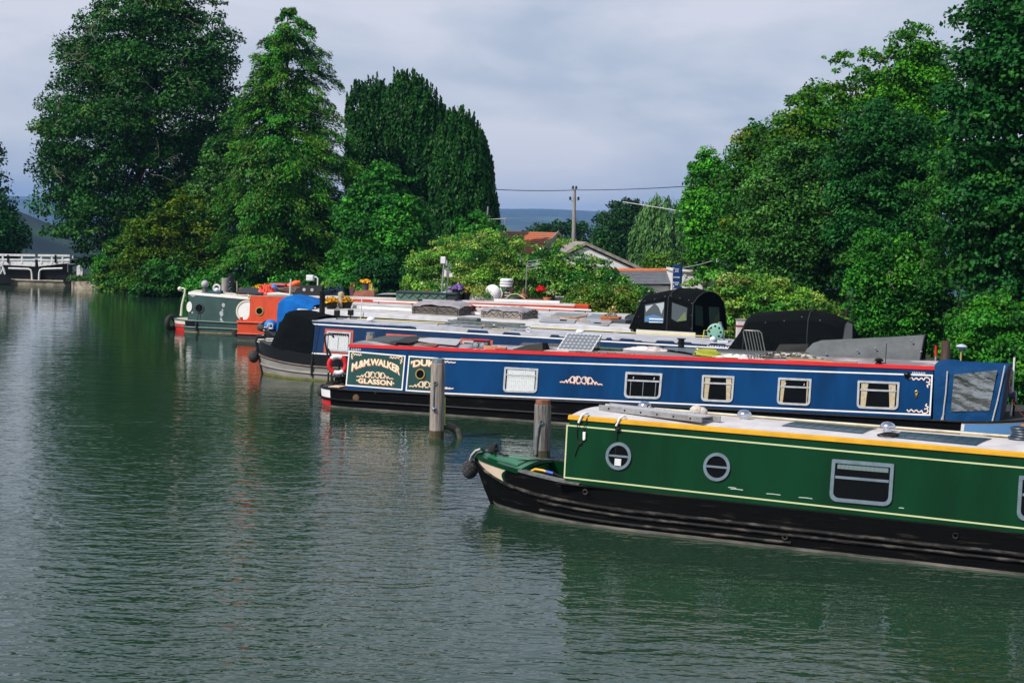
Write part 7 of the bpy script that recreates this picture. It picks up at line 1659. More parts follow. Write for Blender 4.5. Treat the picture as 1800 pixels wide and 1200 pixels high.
o = E_.on('mooring_rope', 'cream and brown twisted rope rising from the red bow bollard', 'rope', x + .25, .3, E_.g(0) + .1); tp = E_.pl(434.5, 513, 1.2); mb = MB(); mb.tube([(0, 0, 0), (.08, .3, .42), ((tp[0] - x - .25), .9, tp[1] - E_.g(0) - .1)], .035, 8); mb.build('rope', mat('twisted_rope', (.66, .55, .38), .9, col2=(.20, .13, .07), scale=9, stretch=(1, 1, 1), lo=.5, hi=.55), o, smooth=True)
o = E_.on('bow_button', 'small black rubber buffer on the red bow corner', 'fender', sl_ - .06, .2, .25); mb = MB(); mb.lathe([(.12, -.12), (.13, 0), (.12, .12)], (0, 0, 0), 14); mb.build('buffer', RUBBER, o, smooth=True)
# clutter on the red boat's roof
def eon(name, label, cat, u, v, **k): x, t = E_.rf(u, v, 1.70); return E_.on(name, label, cat, x, t, **k)
o = eon('flower_pot', 'dark pot of yellow flowers at the bow end of the red boat roof', 'flower pot', 460, 514); pot(o, .16, .2, BLACK); plant(o, (0, 0, .2), .24, 220, [(.8, .45, .01, 4), (.75, .32, .01, 2), (.06, .1, .02, .6)], .09, 51, 'flowers', .8, .9)
o = eon('red_life_jacket', 'crumpled red life jacket beside the blue bag', 'life jacket', 468, 517); crumple(o, .75, .5, .42, mat('jacket_red', (.68, .06, .03), .6, bump=1, bscale=6), 11)
o = eon('blue_bag', 'small bright blue bag between the red jacket and the crate', 'bag', 481, 516); mb = MB(); mb.ball((0, 0, .16), .17, 10, 1.2); mb.build('bag', MATS['tarp_blue'], o, smooth=True)
o = eon('lidded_crate', 'black crate with a pink lid on the red boat roof', 'crate', 490, 515.5); mb = MB(); mb.box(-.27, .27, -.2, .2, 0, .32); mb.build('crate', BLACK, o, bevel=.02); mb = MB(); mb.box(-.30, .30, -.23, .23, .322, .40); mb.build('lid', mat('pink_lid', (.55, .10, .12), .5), o, bevel=.02); mb = MB(); mb.box(.275, .31, -.2, .2, .02, .32); mb.build('side_panel', RED, o)
o = eon('rolled_sheet', 'rolled white sheet lying in front of the crate', 'sheet', 484, 519); mb = MB(); mb.tube([(-.4, 0, .06), (.0, .02, .08), (.45, 0, .06)], [.05, .08, .05], 10); mb.build('roll', ROPEW, o, smooth=True)
o = eon('solar_panel', 'tilted dark solar panel left of the yellow flower pot', 'solar panel', 441, 516.5); mb = MB(); mb.prism([(-.55, -.2, .03), (.45, -.2, .03), (.55, .2, .22), (-.4, .2, .22)], [(-.55, -.22, .06), (.45, -.22, .06), (.55, .18, .25), (-.4, .18, .25)]); mb.build('panel', mat('panel_black', (.03, .035, .04), .25), o)
o = eon('white_pole', 'thin pale pole standing on the red boat roof', 'pole', 503, 520); zt = E_.pl(505, 489, 1.0)[1] - E_.r(0); mb = MB(); mb.tube([(0, 0, 0), (.03, 0, zt)], .035, 8); mb.build('pole', mat('pale_grey_pole', (.55, .54, .50), .7), o, smooth=True)
o = eon('sticks', 'bundle of thin twigs and canes on the red boat roof', 'sticks', 516, 514); mb = MB(); rg = random.Random(21)
for i in range(13): a = rg.uniform(-.5, .5); mb.tube([(-.6 + .2 * rg.random(), a * .4, .08 + .3 * rg.random()), (.7 + .2 * rg.random(), a, .05 + .35 * rg.random())], .014, 5)
mb.build('canes', mat('cane', (.22, .17, .14), .9), o)
o = eon('lamp_box', 'dark wedge shaped box with two pale discs', 'lamp box', 541, 518.5); mb = MB(); mb.prism([(-.5, -.25, 0), (.55, -.25, 0), (.55, .25, 0), (-.5, .25, 0)], [(-.35, .0, .36), (.55, .0, .36), (.55, .2, .36), (-.35, .2, .36)]); mb.build('box', mat('hatch_black', (.02, .022, .022)), o); mb = MB()
for x_ in (-.1, .2): mb.lathe([(.06, -.02), (.06, 0), (.001, 0)], (x_, -.15, .2), 14, 'Y')
mb.build('discs', GREYP, o)
o = eon('orange_float', 'bright orange buoyancy float propped behind the lamp box', 'float', 546, 511); mb = MB(); mb.tube([(-.5, 0, .12), (-.3, 0, .22), (.2, 0, .45), (.36, 0, .50)], [.05, .10, .12, .06], 10); mb.build('float', mat('float_orange', (.75, .10, .01), .5), o, smooth=True)
o = eon('lamp_mast', 'white floodlight on a thin mast near the orange float', 'lamp', 558, 518); zt = E_.pl(558, 492, 1.0)[1] - E_.r(0); mb = MB(); mb.tube([(0, 0, 0), (0, 0, zt), (-.06, 0, zt + .05), (-.2, 0, zt + .03)], .03, 8); mb.build('mast', WHITE, o, smooth=True); mb = MB(); mb.box(-.42, -.15, -.12, .12, zt - .10, zt + .12); mb.build('head', WHITE, o, bevel=.03)
o = eon('solar_panel', 'dark flat solar panel right of the wedge box on the red boat', 'solar panel', 580, 518.5); mb = MB(); mb.prism([(-.6, -.25, .02), (.6, -.25, .02), (.5, .25, .2), (-.6, .25, .2)], [(-.6, -.27, .05), (.6, -.27, .05), (.5, .23, .23), (-.6, .23, .23)]); mb.build('panel', mat('panel_black', (.03, .035, .04), .25), o); mb = MB(); mb.box(-.5, .5, -.1, -.07, .10, .12); mb.build('strip', CELLP, o)
for (u, v, lab, r_, cols, pm, nm) in ((598, 515, 'teal pot with a grey green shrub', .17, [(.12, .16, .08, 3), (.07, .13, .05, 2)], mat('teal_pot', (.02, .12, .12), .4), 'pot_plant'),):
    o = eon(nm, lab, 'pot plant', u, v); pot(o, r_, .34, pm); plant(o, (0, 0, .36), .30, 200, cols, .10, 61, 'foliage', 1.0)
o = eon('blue_net_heap', 'heap of dark blue netting beside the teal pot', 'netting', 612, 515); rg = random.Random(3); mb = MB()
for i in range(16): mb.torus((rg.uniform(-.35, .35), rg.uniform(-.15, .15), .06 + .25 * rg.random()), rg.uniform(.08, .16), .025, 14, 5, rg.choice('XYZ'))
mb.build('netting', mat('navy_net', (.02, .05, .09), .85), o, smooth=True)
o = eon('flower_pot', 'black chimney pot with yellow flowers on the red boat', 'flower pot', 642, 521); pot(o, .14, .55, mat('charcoal_pot', (.05, .05, .055), .6)); plant(o, (0, 0, .55), .24, 170, [(.8, .42, .01, 4), (.75, .3, .01, 2)], .09, 62, 'flowers', .45, .9); mb = MB(); mb.box(.14, .26, -.08, .08, .1, .5); mb.build('yellow_board', mat('yellow_board', (.65, .45, .08), .6), o)
o = eon('purple_pot', 'dull purple pot with reddish stems', 'pot plant', 656, 514); pot(o, .17, .36, mat('purple_pot', (.10, .04, .06), .5)); plant(o, (0, 0, .36), .20, 90, [(.2, .07, .05, 3), (.07, .1, .03, 2)], .10, 63, 'foliage', 1.1)
o = eon('herb_planter', 'wooden planter of bright green and silvery herbs', 'planter', 673, 515); mb = MB(); mb.prism([(-.42, -.15, 0), (.42, -.15, 0), (.42, .15, 0), (-.42, .15, 0)], [(-.30, -.12, .28), (.40, -.12, .30), (.40, .15, .30), (-.30, .15, .28)]); mb.build('box', mat('red_brown_wood', (.28, .10, .06), .8, var=.4, scale=4), o); plant(o, (-.2, .1, .25), .26, 170, [(.05, .22, .03, 4), (.03, .14, .03, 2)], .09, 64, 'foliage', .9); plant(o, (.28, .1, .25), .24, 150, [(.26, .28, .2, 4), (.17, .2, .13, 2)], .08, 65, 'foliage', .8)
o = eon('pale_stone', 'small pale pyramid stone beside the herb planter', 'ornament', 694, 514); mb = MB(); mb.lathe([(.14, 0), (.1, .1), (.04, .22), (.001, .25)], (0, 0, 0), 8); mb.build('stone', COPE, o)
o = eon('green_locker', 'long dark green locker with zigzag lacing on the red boat roof', 'locker', 731, 528.5); x_ = .0
Lx = 2.0; mb = MB(); mb.box(-.88, .95, -.35, .5, 0, .26); mb.build('box', mat('locker_green', (.10, .20, .15), .6, var=.25, scale=3), o); mb = MB(); mb.box(-.90, 1.3, -.37, .55, .262, .33); mb.build('lid', mat('locker_lid', (.02, .035, .035), .6, var=.3), o, bevel=.015); mb = MB(); mb.tube([(-.88 + k * .155, -.36, .25 if k % 2 == 0 else .10) for k in range(13)], .012, 5); mb.build('lacing', mat('dark_green_cord', (.01, .03, .03), .8), o); mb = MB(); mb.box(.955, 1.3, -.33, .5, .0, .255); mb.build('end_box', mat('locker_end', (.02, .03, .03), .6), o)
o = eon('grey_tray', 'low grey plastic tray on the red boat roof edge', 'tray', 745, 532); mb = MB(); mb.box(-.45, .75, -.1, .25, 0, .07); mb.build('tray', GREYP, o, bevel=.02); mb = MB(); mb.box(-.6, -.42, -.1, .1, 0, .06); mb.build('clip', BLACK, o)
o = eon('grey_hump', 'grey canvas hump behind the green locker', 'cover', 762, 509); mb = MB(); mb.loft([[(-.85 + .05 * k, -.3, .0) if k < 1 else (-.85 * math.cos(k * math.pi / 10), -.3, .16 * math.sin(k * math.pi / 10) ** .5) for k in range(11)], [(-.8 * math.cos(k * math.pi / 10), .2, .20 * math.sin(k * math.pi / 10) ** .5) for k in range(11)]]); mb.build('canvas', GCLOTH, o, smooth=True)
def tall(name, label, cat, u, vb, vt, boat=E_, z=1.70): x, t = boat.rf(u, vb, z); return boat.on(name, label, cat, x, t), boat.pl(u, vt, t)[1] - boat.top(x, t)
o, h_ = tall('aerial_mast', 'tall silver mast with a white box on top', 'mast', 775, 528, 451); mb = MB(); mb.tube([(0, 0, 0), (.08, 0, h_ - .2)], .032, 8); mb.build('mast', GAL, o, smooth=True); mb = MB(); mb.box(-.04, .14, -.07, .07, h_ - .25, h_); mb.build('box', WHITE, o, bevel=.02); mb = MB(); mb.box(.14, .20, -.04, .04, h_ - .3, h_ - .12); mb.build('clip', GREYP, o)
o, h_ = tall('wind_turbine', 'silver mast with a white tail fin of a small wind turbine', 'wind turbine', 784, 528, 466); mb = MB(); mb.tube([(0, 0, 0), (.06, 0, h_ - .25)], .028, 8); mb.build('mast', GAL, o, smooth=True); mb = MB(); mb.prism([(-.12, 0, h_ - .42), (.22, 0, h_ - .42), (.20, 0, h_ - .30), (.02, 0, h_ - .12), (-.10, 0, h_ - .15)], [(-.12, .02, h_ - .42), (.22, .02, h_ - .42), (.20, .02, h_ - .30), (.02, .02, h_ - .12), (-.10, .02, h_ - .15)]); mb.build('tail_fin', mat('fin_cream', (.75, .72, .66), .5), o)
mb = MB(); mb.torus((.06, -.08, h_ - .04), .11, .012, 16, 5, 'Y'); mb.tube([(-.02, -.08, h_ - .04), (.14, -.08, h_ - .04)], .012, 5); mb.tube([(.06, -.08, h_ - .12), (.06, -.08, h_ + .06)], .012, 5); mb.tube([(.06, -.1, h_ - .04), (.06, .04, h_ - .04)], .035, 8); mb.build('rotor', GAL, o); mb = MB(); mb.tube([(-.22, 0, h_ * .45), (.06, 0, h_ * .45)], .02, 6); mb.build('strut', GAL, o)
o = eon('flower_pot', 'terracotta pot with a small bush between the two masts', 'flower pot', 791, 515); pot(o, .15, .22, TERRA); plant(o, (0, 0, .24), .18, 110, [(.3, .14, .06, 3), (.08, .12, .04, 2)], .08, 66, 'foliage', 1.0)
o = eon('blue_basin', 'pale blue washing up bowl below the masts', 'bowl', 785, 527.5); mb = MB(); mb.lathe([(.12, 0), (.2, .14), (.2, .28), (.15, .30), (.001, .32)], (0, 0, 0), 14); mb.build('bowl', mat('pale_blue_plastic', (.25, .52, .66), .5), o, smooth=True)
o = eon('gas_bottle', 'purple and white round bottle beside the lavender', 'bottle', 814, 520); mb = MB(); mb.lathe([(.2, 0), (.22, .12), (.2, .34), (.12, .4), (.16, .46), (.05, .52), (.001, .52)], (0, 0, 0), 14); mb.build('bottle', mat('mauve', (.22, .16, .24), .5, var=.3), o, smooth=True)
o = eon('life_ring', 'yellow and black strapped bundle on the red boat roof', 'bundle', 816, 524); mb = MB(); mb.torus((0, 0, .05), .2, .06, 20, 8, 'Y', 0, math.pi); mb.build('hoop', mat('yellow_board', (.65, .45, .08), .6), o, smooth=True); mb = MB(); mb.ball((.12, .02, .12), .16, 10, .7); mb.build('bundle', ROPEW, o, smooth=True); mb = MB(); mb.ball((-.05, .08, .14), .14, 10, .8); mb.build('dark_bag', BLACK, o, smooth=True)
o = eon('lavender_pot', 'black pot of purple lavender on the red boat roof', 'flower pot', 831, 520); pot(o, .22, .42, BLACK); plant(o, (0, 0, .45), .30, 230, [(.22, .10, .42, 4), (.3, .16, .5, 2), (.06, .1, .05, 1)], .10, 67, 'flowers', .6)
o = eon('flower_pot', 'black pot of mixed red and green leaves beside the lavender', 'flower pot', 845, 520); pot(o, .18, .32, BLACK); plant(o, (0, 0, .34), .26, 170, [(.3, .12, .04, 3), (.09, .14, .03, 3)], .10, 68, 'foliage', .9)
o = eon('bathtub_planter', 'cream sink planter below the lavender pots', 'planter', 826, 526.5); mb = MB(); mb.box(-.95, 1.0, -.16, .16, 0, .2); mb.build('trough', mat('cream_board', (.62, .55, .50), .7, var=.2), o, bevel=.04)
o = eon('herb_pot', 'small green bush in front of the white dish', 'pot plant', 858, 528); plant(o, (0, 0, .12), .22, 150, [(.04, .14, .05, 3), (.08, .18, .07, 2)], .09, 69, 'foliage', 1.0); plant(o, (-.35, 0, .12), .26, 110, [(.34, .28, .36, 3), (.2, .22, .18, 2)], .08, 70, 'foliage', .8)
o = eon('white_flower_pot', 'pot of white daisies left of the white dish', 'flower pot', 856, 514.5); pot(o, .15, .24, BLACK); plant(o, (0, 0, .28), .28, 150, [(.72, .72, .68, 4), (.10, .16, .06, 2)], .09, 71, 'flowers', .8)
o, h_ = tall('satellite_dish', 'white domed satellite dish on a bent white stand', 'satellite dish', 866, 528, 500); mb = MB(); mb.lathe([(.001, -.16), (.16, -.13), (.28, -.03), (.30, .02), (.24, .04), (.001, .06)], (0, -.05, h_ - .30), 24, 'Y'); q_ = mb.build('dish', mat('dish_white', (.80, .80, .82), .35), o, smooth=True); mb = MB(); mb.tube([(.28, 0, h_ - .1), (.36, 0, h_ - .3), (.3, 0, h_ - .5), (.2, 0, .0)], .03, 8); mb.tube([(.05, .1, h_ - .35), (.05, .1, 0)], .03, 8); mb.build('stand', WHITE, o, smooth=True)
o, h_ = tall('oil_lantern', 'black ribbed lantern on the red boat roof', 'lantern', 893, 529, 504); mb = MB(); mb.lathe([(.20, 0), (.20, .06), (.14, .08), (.15, .14), (.14, .2), (.15, .26), (.14, .32), (.15, h_ * .62), (.18, h_ * .64), (.12, h_ * .82), (.05, h_ * .92), (.05, h_)], (0, 0, 0), 14); mb.build('body', mat('lantern_black', (.015, .015, .018), .3), o, smooth=True); mb = MB()
for k in range(3): mb.box(-.10, .10, -.165, -.155, .12 + .1 * k, .16 + .1 * k)
mb.build('slots', GREYP, o)
o = eon('dry_wreath', 'round basket of dry brown grasses behind the lantern', 'basket', 893, 514); plant(o, (0, 0, .28), .40, 330, [(.22, .17, .10, 4), (.3, .25, .16, 2), (.12, .12, .05, 2)], .10, 72, 'foliage', 1.0, .3)
o, h_ = tall('pole_vent', 'white louvred box on a pole behind the dry basket', 'vent', 899, 526, 486); mb = MB(); mb.tube([(0, .2, 0), (0, .2, h_ - .2)], .04, 8); mb.build('pole', GAL, o)
for k in range(3): mb = MB(); mb.lathe([(.24, 0), (.24, .05), (.18, .09)], (0, .2, h_ - .32 + k * .10), 16); mb.build('louvre', WHITE, o, smooth=True)
o, h_ = tall('crowned_chimney', 'grey brown chimney with a spiked crown on the red boat', 'chimney', 907, 526, 500); mb = MB(); mb.lathe([(.13, -.02), (.13, h_ * .75), (.17, h_ * .77), (.17, h_ * .84), (.13, h_ * .86), (.13, h_)], (0, 0, 0), 16); mb.build('pipe', mat('chimney_brown', (.16, .12, .08), .5, .3, var=.4), o, smooth=True); mb = MB()
for k in range(8): a = k * .785; mb.tube([(.12 * math.cos(a), .12 * math.sin(a), h_), (.19 * math.cos(a), .19 * math.sin(a), h_ + .12)], .02, 5)
mb.build('crown', BLACK, o)
o = eon('red_crate', 'low dark red slatted box at the middle of the red roof', 'box', 928, 529); mb = MB(); mb.box(-.9, .9, -.2, .2, 0, .16); mb.build('box', mat('maroon', (.16, .03, .025), .6, var=.3), o, bevel=.01); mb = MB(); mb.tube([(-.7, -.2, .16), (-.55, -.2, .3), (-.3, -.2, .33), (0, -.2, .16)], .018, 6); mb.build('hoop', mat('pale_yellow', (.62, .52, .16), .6), o)
o = eon('copper_kettle', 'small copper coloured urn on the dark red box', 'urn', 934, 525); o.location.z += .12; mb = MB(); mb.lathe([(.15, 0), (.18, .1), (.12, .2), (.05, .24), (.06, .3), (.02, .42)], (0, 0, 0), 12); mb.build('urn', mat('copper_dull', (.25, .11, .07), .5, .4), o, smooth=True)
o = eon('white_long_box', 'long white box behind the dark red box', 'box', 948, 523.5); mb = MB(); mb.box(-1.2, 1.2, -.1, .1, 0, .13); mb.build('box', WLINE, o); mb = MB(); mb.lathe([(.3, 0), (.25, .16), (.1, .24), (.001, .25)], (-.5, .3, .05), 14); mb.build('dark_lid', mat('dark_green_lid', (.012, .03, .02), .6), o, smooth=True)
o = eon('geranium_pot', 'terracotta pot with a bright red geranium and lavender spikes', 'flower pot', 964, 531); pot(o, .15, .24, TERRA); plant(o, (-.24, -.05, .48), .17, 120, [(.75, .02, .02, 4), (.6, .02, .02, 2)], .11, 73, 'flowers', 1.0); plant(o, (.12, 0, .35), .36, 170, [(.36, .32, .40, 3), (.16, .12, .12, 2), (.1, .12, .06, 1)], .08, 74, 'foliage', .9, .3)
o = eon('rail_panel', 'dark framed panel at the right end of the red boat roof', 'panel', 1014, 529.5); mb = MB(); mb.box(-.65, .55, -.04, .0, 0, .24); mb.build('panel', DSHEET, o); mb = MB(); mb.tube([(-.66, -.02, .26), (.56, -.02, .26), (.66, -.02, .18), (.66, -.02, 0)], .025, 6); mb.build('frame', mat('tan_rail', (.52, .46, .38), .6), o); mb = MB(); mb.box(-.95, -.68, -.1, .1, 0, .34); mb.build('black_box', BLACK, o, bevel=.03)
o, h_ = tall('tv_aerial', 'tall television aerial with angled comb elements', 'aerial', 935, 526, 463, E_); mb = MB(); mb.tube([(0, 0, 0), (.02, 0, h_)], .018, 6); mb.build('mast', GAL, o)
mb = MB(); mb.tube([(-.34, 0, h_ + .42), (-.05, .1, h_ + .05), (.05, .12, h_ - .05)], .014, 6); mb.tube([(.0, 0, h_ - .05), (.5, 0, h_ + .05)], .014, 6)
for k in range(7): mb.tube([(-.32 + .045 * k - .04, -.02, h_ + .40 - .06 * k + .03), (-.32 + .045 * k + .05, .02, h_ + .40 - .06 * k - .03)], .009, 5)
for k in range(4): z_ = h_ - .16 + .10 * k; mb.tube([(.05, -.05, z_ - .02), (.30, 0, z_ + .02), (.52, .05, z_ + .07)], .012, 5)
mb.build('elements', mat('aerial_grey', (.30, .32, .33), .5, .4), o)

# ================================================================== boat F: grey green boat farthest left
Fb = Boat('narrowboat', 'grey green narrowboat with white roof edge and red stern, farthest left', (322.7, 583), (412, 587.5))
Fb.yaw = math.radians(-8.5); Fb.ex = np.array([math.cos(Fb.yaw), math.sin(Fb.yaw), 0]); Fb.ey = np.array([-math.sin(Fb.yaw), math.cos(Fb.yaw), 0]); Fb.root.rotation_euler = (0, 0, Fb.yaw)
Fb.G = (0, .47, 3, .47); zz0, zz1 = Fb.sd(333, 514)[1], Fb.sd(430, 522)[1]
Fb.R = (.14, 1.56, 3.0, 1.50)
for _ in range(3):
    a, c = Fb.pl(332, 513.5, .24), Fb.pl(438, 522.5, .24); Fb.R = (a[0], a[1], c[0], c[1])
for _ in range(2):
    a2, c2 = Fb.pl(327, 562, .13), Fb.pl(415, 566.8, .13); Fb.G = (a2[0], a2[1], c2[0], c2[1])
SAGE = paint('sage_green_paint', (.040, .085, .080), .5, .25)
sst = Fb.pl(309, 570, 1.04)[0]
# level the far right end so the long roof stays horizontal
Fb.r_ = Fb.R; Fb.r = lambda x, R=Fb.R: R[1] + (R[3] - R[1]) * min(1.2, (x - R[0]) / (R[2] - R[0]))
Fb.g = lambda x, G=Fb.G: G[1] + (G[3] - G[1]) * min(1.5, (x - G[0]) / (G[2] - G[0]))
hull(Fb, (sst + .08, sst, .5, False), (15.5, 15.8, 14.8, False), [SAGE, mat('rusty_waterline', (.20, .13, .06), .85, col2=(.34, .26, .15), scale=4)], strakes=(.42, .98), strake_mat=mat('sage_strake', (.07, .15, .13), .5, var=.3), deck_mat=mat('pale_stern_deck', (.5, .46, .38), .7))
skin(Fb, 0, .60, .62, .99, .006, mat('stern_cream', (.66, .60, .52), .5, var=.15), 'stern_cream_panel'); skin(Fb, 0, .55, .02, .60, .008, RED, 'stern_red_panel')
skin(Fb, .62, .95, .45, .95, .010, BLACK, 'black_side_pad', 6)
cabin(Fb, Fb.R[0], 15.0, SAGE, mat('pale_fawn_roof', (.55, .50, .46), .7, var=.2), WLINE, .09)
porthole(Fb, 350.5, 541.5, .19, mat('dark_rim', (.05, .06, .065), .35, .5), .05); 
f = porthole(Fb, 433.5, 546.5, .42, mat('cream_rim', (.66, .60, .46), .5), .06, glass=False); spoly(Fb, circ(Fb.sd(433.5, 546.5), .355), .008).build('white_disc', WLINE, f)
x, z = Fb.sd(333, 539); spoly(Fb, circ((x, z), .2, 20, .55), .006, .02).build('white_reflector', WLINE, Fb.root)
mb = MB()
rg = random.Random(14)
for (u, v, w_, h_) in ((339, 518.5, 10, 7), (389.5, 551, 8, 12), (393, 536, 7, 8), (391, 546, 3, 9), (388.5, 561, 5, 7), (338, 549, 3.5, 4), (391, 565, 5, 2.5)):
    c = Fb.sd(u, v); pts = []
    for k in range(12): a = k * .5236; rr = rg.uniform(.7, 1.1); pts.append((c[0] + w_ / 45 / 2 * rr * math.cos(a), c[1] + h_ / 45 / 2 * rr * math.sin(a)))
    m2 = spoly(Fb, pts, .003); mb.add(m2.v, m2.f)
mb.build('primer_patches', mat('primer_grey', (.36, .42, .42), .7, var=.2, scale=9), Fb.root)
o = Fb.on('side_fender', 'thin black fender hanging below the porthole of the grey green boat', 'fender', Fb.pl(345, 570, -.05)[0], -.05, .05); mb = MB(); mb.tube([(0, 0, 0), (0, 0, .3), (.02, .1, .5), (.06, .2, .95)], [.035, .035, .012, .01], 6); mb.build('strap', ROPEB, o)
x, z = Fb.pl(307, 574, 1.04); o = Fb.on('tyre_fender', 'black tyre fender against the red stern of the grey green boat', 'tyre', sst - .10, .8, .28, 1.2); mb = MB(); mb.torus((0, 0, 0), .24, .10, 24, 10, 'Y'); mb.build('tyre', RUBBER, o, smooth=True)
x, z = Fb.pl(318, 555, 1.0); o = Fb.on('tiller', 'white swan neck tiller with a round knob', 'tiller', x, 1.0, Fb.g(0)); P_ = [Fb.pl(u, v, 1.0) for u, v in ((318, 555), (320, 535), (325, 515), (325, 508), (322, 506.5), (316, 507.5))]
mb = MB(); mb.tube([(px_ - x, 0, pz_ - Fb.g(0)) for px_, pz_ in P_], [.05, .045, .04, .035, .03, .03], 8); mb.ball((P_[-1][0] - x, 0, P_[-1][1] - Fb.g(0)), .09, 10); mb.build('bar', mat('tiller_cream', (.70, .66, .56), .4), o, smooth=True)
o = Fb.on('bowl_lamp', 'round grey globe lamp on a dark stem on the grey green roof', 'lamp', *Fb.rf(360, 511, 1.60)); zt = Fb.pl(360, 497, 1.0)[1] - 1.55; mb = MB(); mb.lathe([(.14, 0), (.10, .05), (.09, zt - .12)], (0, 0, 0), 12); mb.build('stem', mat('dark_stem', (.05, .055, .05), .6), o, smooth=True); mb = MB(); mb.ball((0, 0, zt), .15, 12); mb.build('globe', GREYP, o, smooth=True)
o = Fb.on('dark_tray', 'dark teal tray lying on the grey green roof', 'tray', *Fb.rf(371, 512.5, 1.58)); mb = MB(); mb.loft([[(-.4, -.25, .02), (.35, -.25, .02)], [(-.3, 0, .14), (.4, 0, .14)], [(-.4, .25, .02), (.35, .25, .02)]]); mb.build('tray', mat('teal_dark', (.015, .06, .07), .4), o)
o = Fb.on('white_reel', 'white round reel on a stand behind the dark tray', 'reel', *Fb.rf(381, 511.5, 1.60)); mb = MB(); mb.torus((0, 0, .2), .13, .04, 18, 7, 'Y'); mb.tube([(0, .05, 0), (0, .05, .2)], .03, 6); mb.ball((0, 0, .12), .10, 10); mb.build('reel', WHITE, o, smooth=True)
o = Fb.on('boat_pole', 'pale boat pole lying along the white edged roof', 'pole', *Fb.rf(405, 518, 1.56)); mb = MB(); mb.tube([(-.9, 0, .05), (1.0, 0, .05)], .03, 7); mb.build('pole', mat('pale_pole', (.58, .54, .40), .6), o)
o = Fb.on('slatted_box', 'brown slatted wooden box by the black wrapped post', 'box', *Fb.rf(424, 514, 1.58)); mb = MB()
for k in range(3): mb.box(-.05, .75, -.2, .2, .02 + k * .10, .10 + k * .10)
mb.build('slats', mat('brown_slats', (.18, .08, .05), .8, var=.4, scale=4), o); mb = MB(); mb.tube([(-.1, -.2, 0), (-.12, -.2, .55)], .03, 6); mb.build('stake', WOODW, o)

# ================================================================== boat G: dark roofed boat with a grey cover
Gb = Boat('narrowboat', 'low dark roofed narrowboat with grey canvas stern cover', O=(2.6, 39.75, 0), yaw=math.radians(-18))
Gb.G = (0, .60, 10, .60); zg0 = Gb.pl(1100, 622, .26)[1]; zg1 = Gb.pl(1380, 627, .26)[1]; Gb.R = (Gb.pl(1100, 622, .26)[0], zg0, Gb.pl(1380, 627, .26)[0], zg1)
hull(Gb, (-.2, -.5, 1.6, True), (11.2, 11.6, 10.6, False), [STEEL, SCUM], rise_l=.2, strakes=(.5,), strake_mat=STEEL, deck_mat=MATS['dark_deck'])
sGc = Gb.pl(1440, 612, .3)[0]
cabin(Gb, .6, sGc, DB, mat('slate_grey_roof', (.09, .10, .11), .6, var=.35, scale=3), mat('dark_roof_edge', (.03, .035, .037), .5), .10)
GCAN = fabric('grey_canvas', (.125, .135, .14), .85)
secs = []; rg = random.Random(3)
for (u, vt, ub) in ((1418, 614, 1416), (1428, 604, 1424), (1443, 599, 1440), (1500, 596.5, 1490), (1560, 593.5, 1552), (1626, 589.5, 1614)):
    x, z = Gb.pl(u, vt, .9); xb, _ = Gb.pl(ub, 634, .2); gb = Gb.r(xb) - .35
    row = [(xb, .16 + rg.uniform(-.01, .01), gb), (lerp(xb, x, .5), .36 + rg.uniform(-.015, .015), lerp(gb, z, .5)), (lerp(xb, x, .9), .60, lerp(gb, z, .9)), (x, .85, z), (x, 1.04, z + .01)]
    row += [(p[0], 2.08 - p[1], p[2]) for p in reversed(row[:-1])]; secs.append(row)
gc = cover(Gb, secs, 'canvas_cover', GCAN)
r_ = secs[-1]; mb = MB(); mb.add([(p[0] - .02, p[1], p[2]) for p in r_], [tuple(range(len(r_)))]); mb.build('dark_opening', DARKIN, Gb.root)  # flat black sheet stands in for the shade inside the open end
mb = MB()
for u, v in ((1453, 622), (1507.5, 616), (1539, 612), (1602, 599), (1619, 618)):
    x, z = Gb.pl(u, v, .38); k = (z - Gb.r(x) + .35) / 1.0; mb.ball((x, .16 + .42 * max(0, min(1, k)) - .01, z), .028, 8)
mb.build('eyelets', CHROME, gc)
mb = MB(); mb.tube([(p[0] + .01, p[1] - .005, p[2] + .01) for p in r_], .018, 6); mb.build('hem', BLACK, gc)
x, t = Gb.rf(1409, 618, Gb.R[1] + .05); o = Gb.on('roof_box', 'low black roof box in front of the black stern cover', 'box', x, t + .1); mb = MB(); mb.prism([(-.38, -.2, 0), (.42, -.2, 0), (.42, .25, 0), (-.38, .25, 0)], [(-.28, -.1, .2), (.42, -.1, .24), (.42, .2, .24), (-.28, .2, .2)]); mb.build('box', mat('hatch_black', (.02, .022, .022)), o)
o = Gb.on('side_rail', 'slim grey handrail on the dark roof', 'rail', 4, .5, Gb.r(4) + .03); mb = MB(); mb.bar((-2.5, 0, .05), (3.4, 0, .05), .04, .04); mb.build('rail', DSHEET, o)

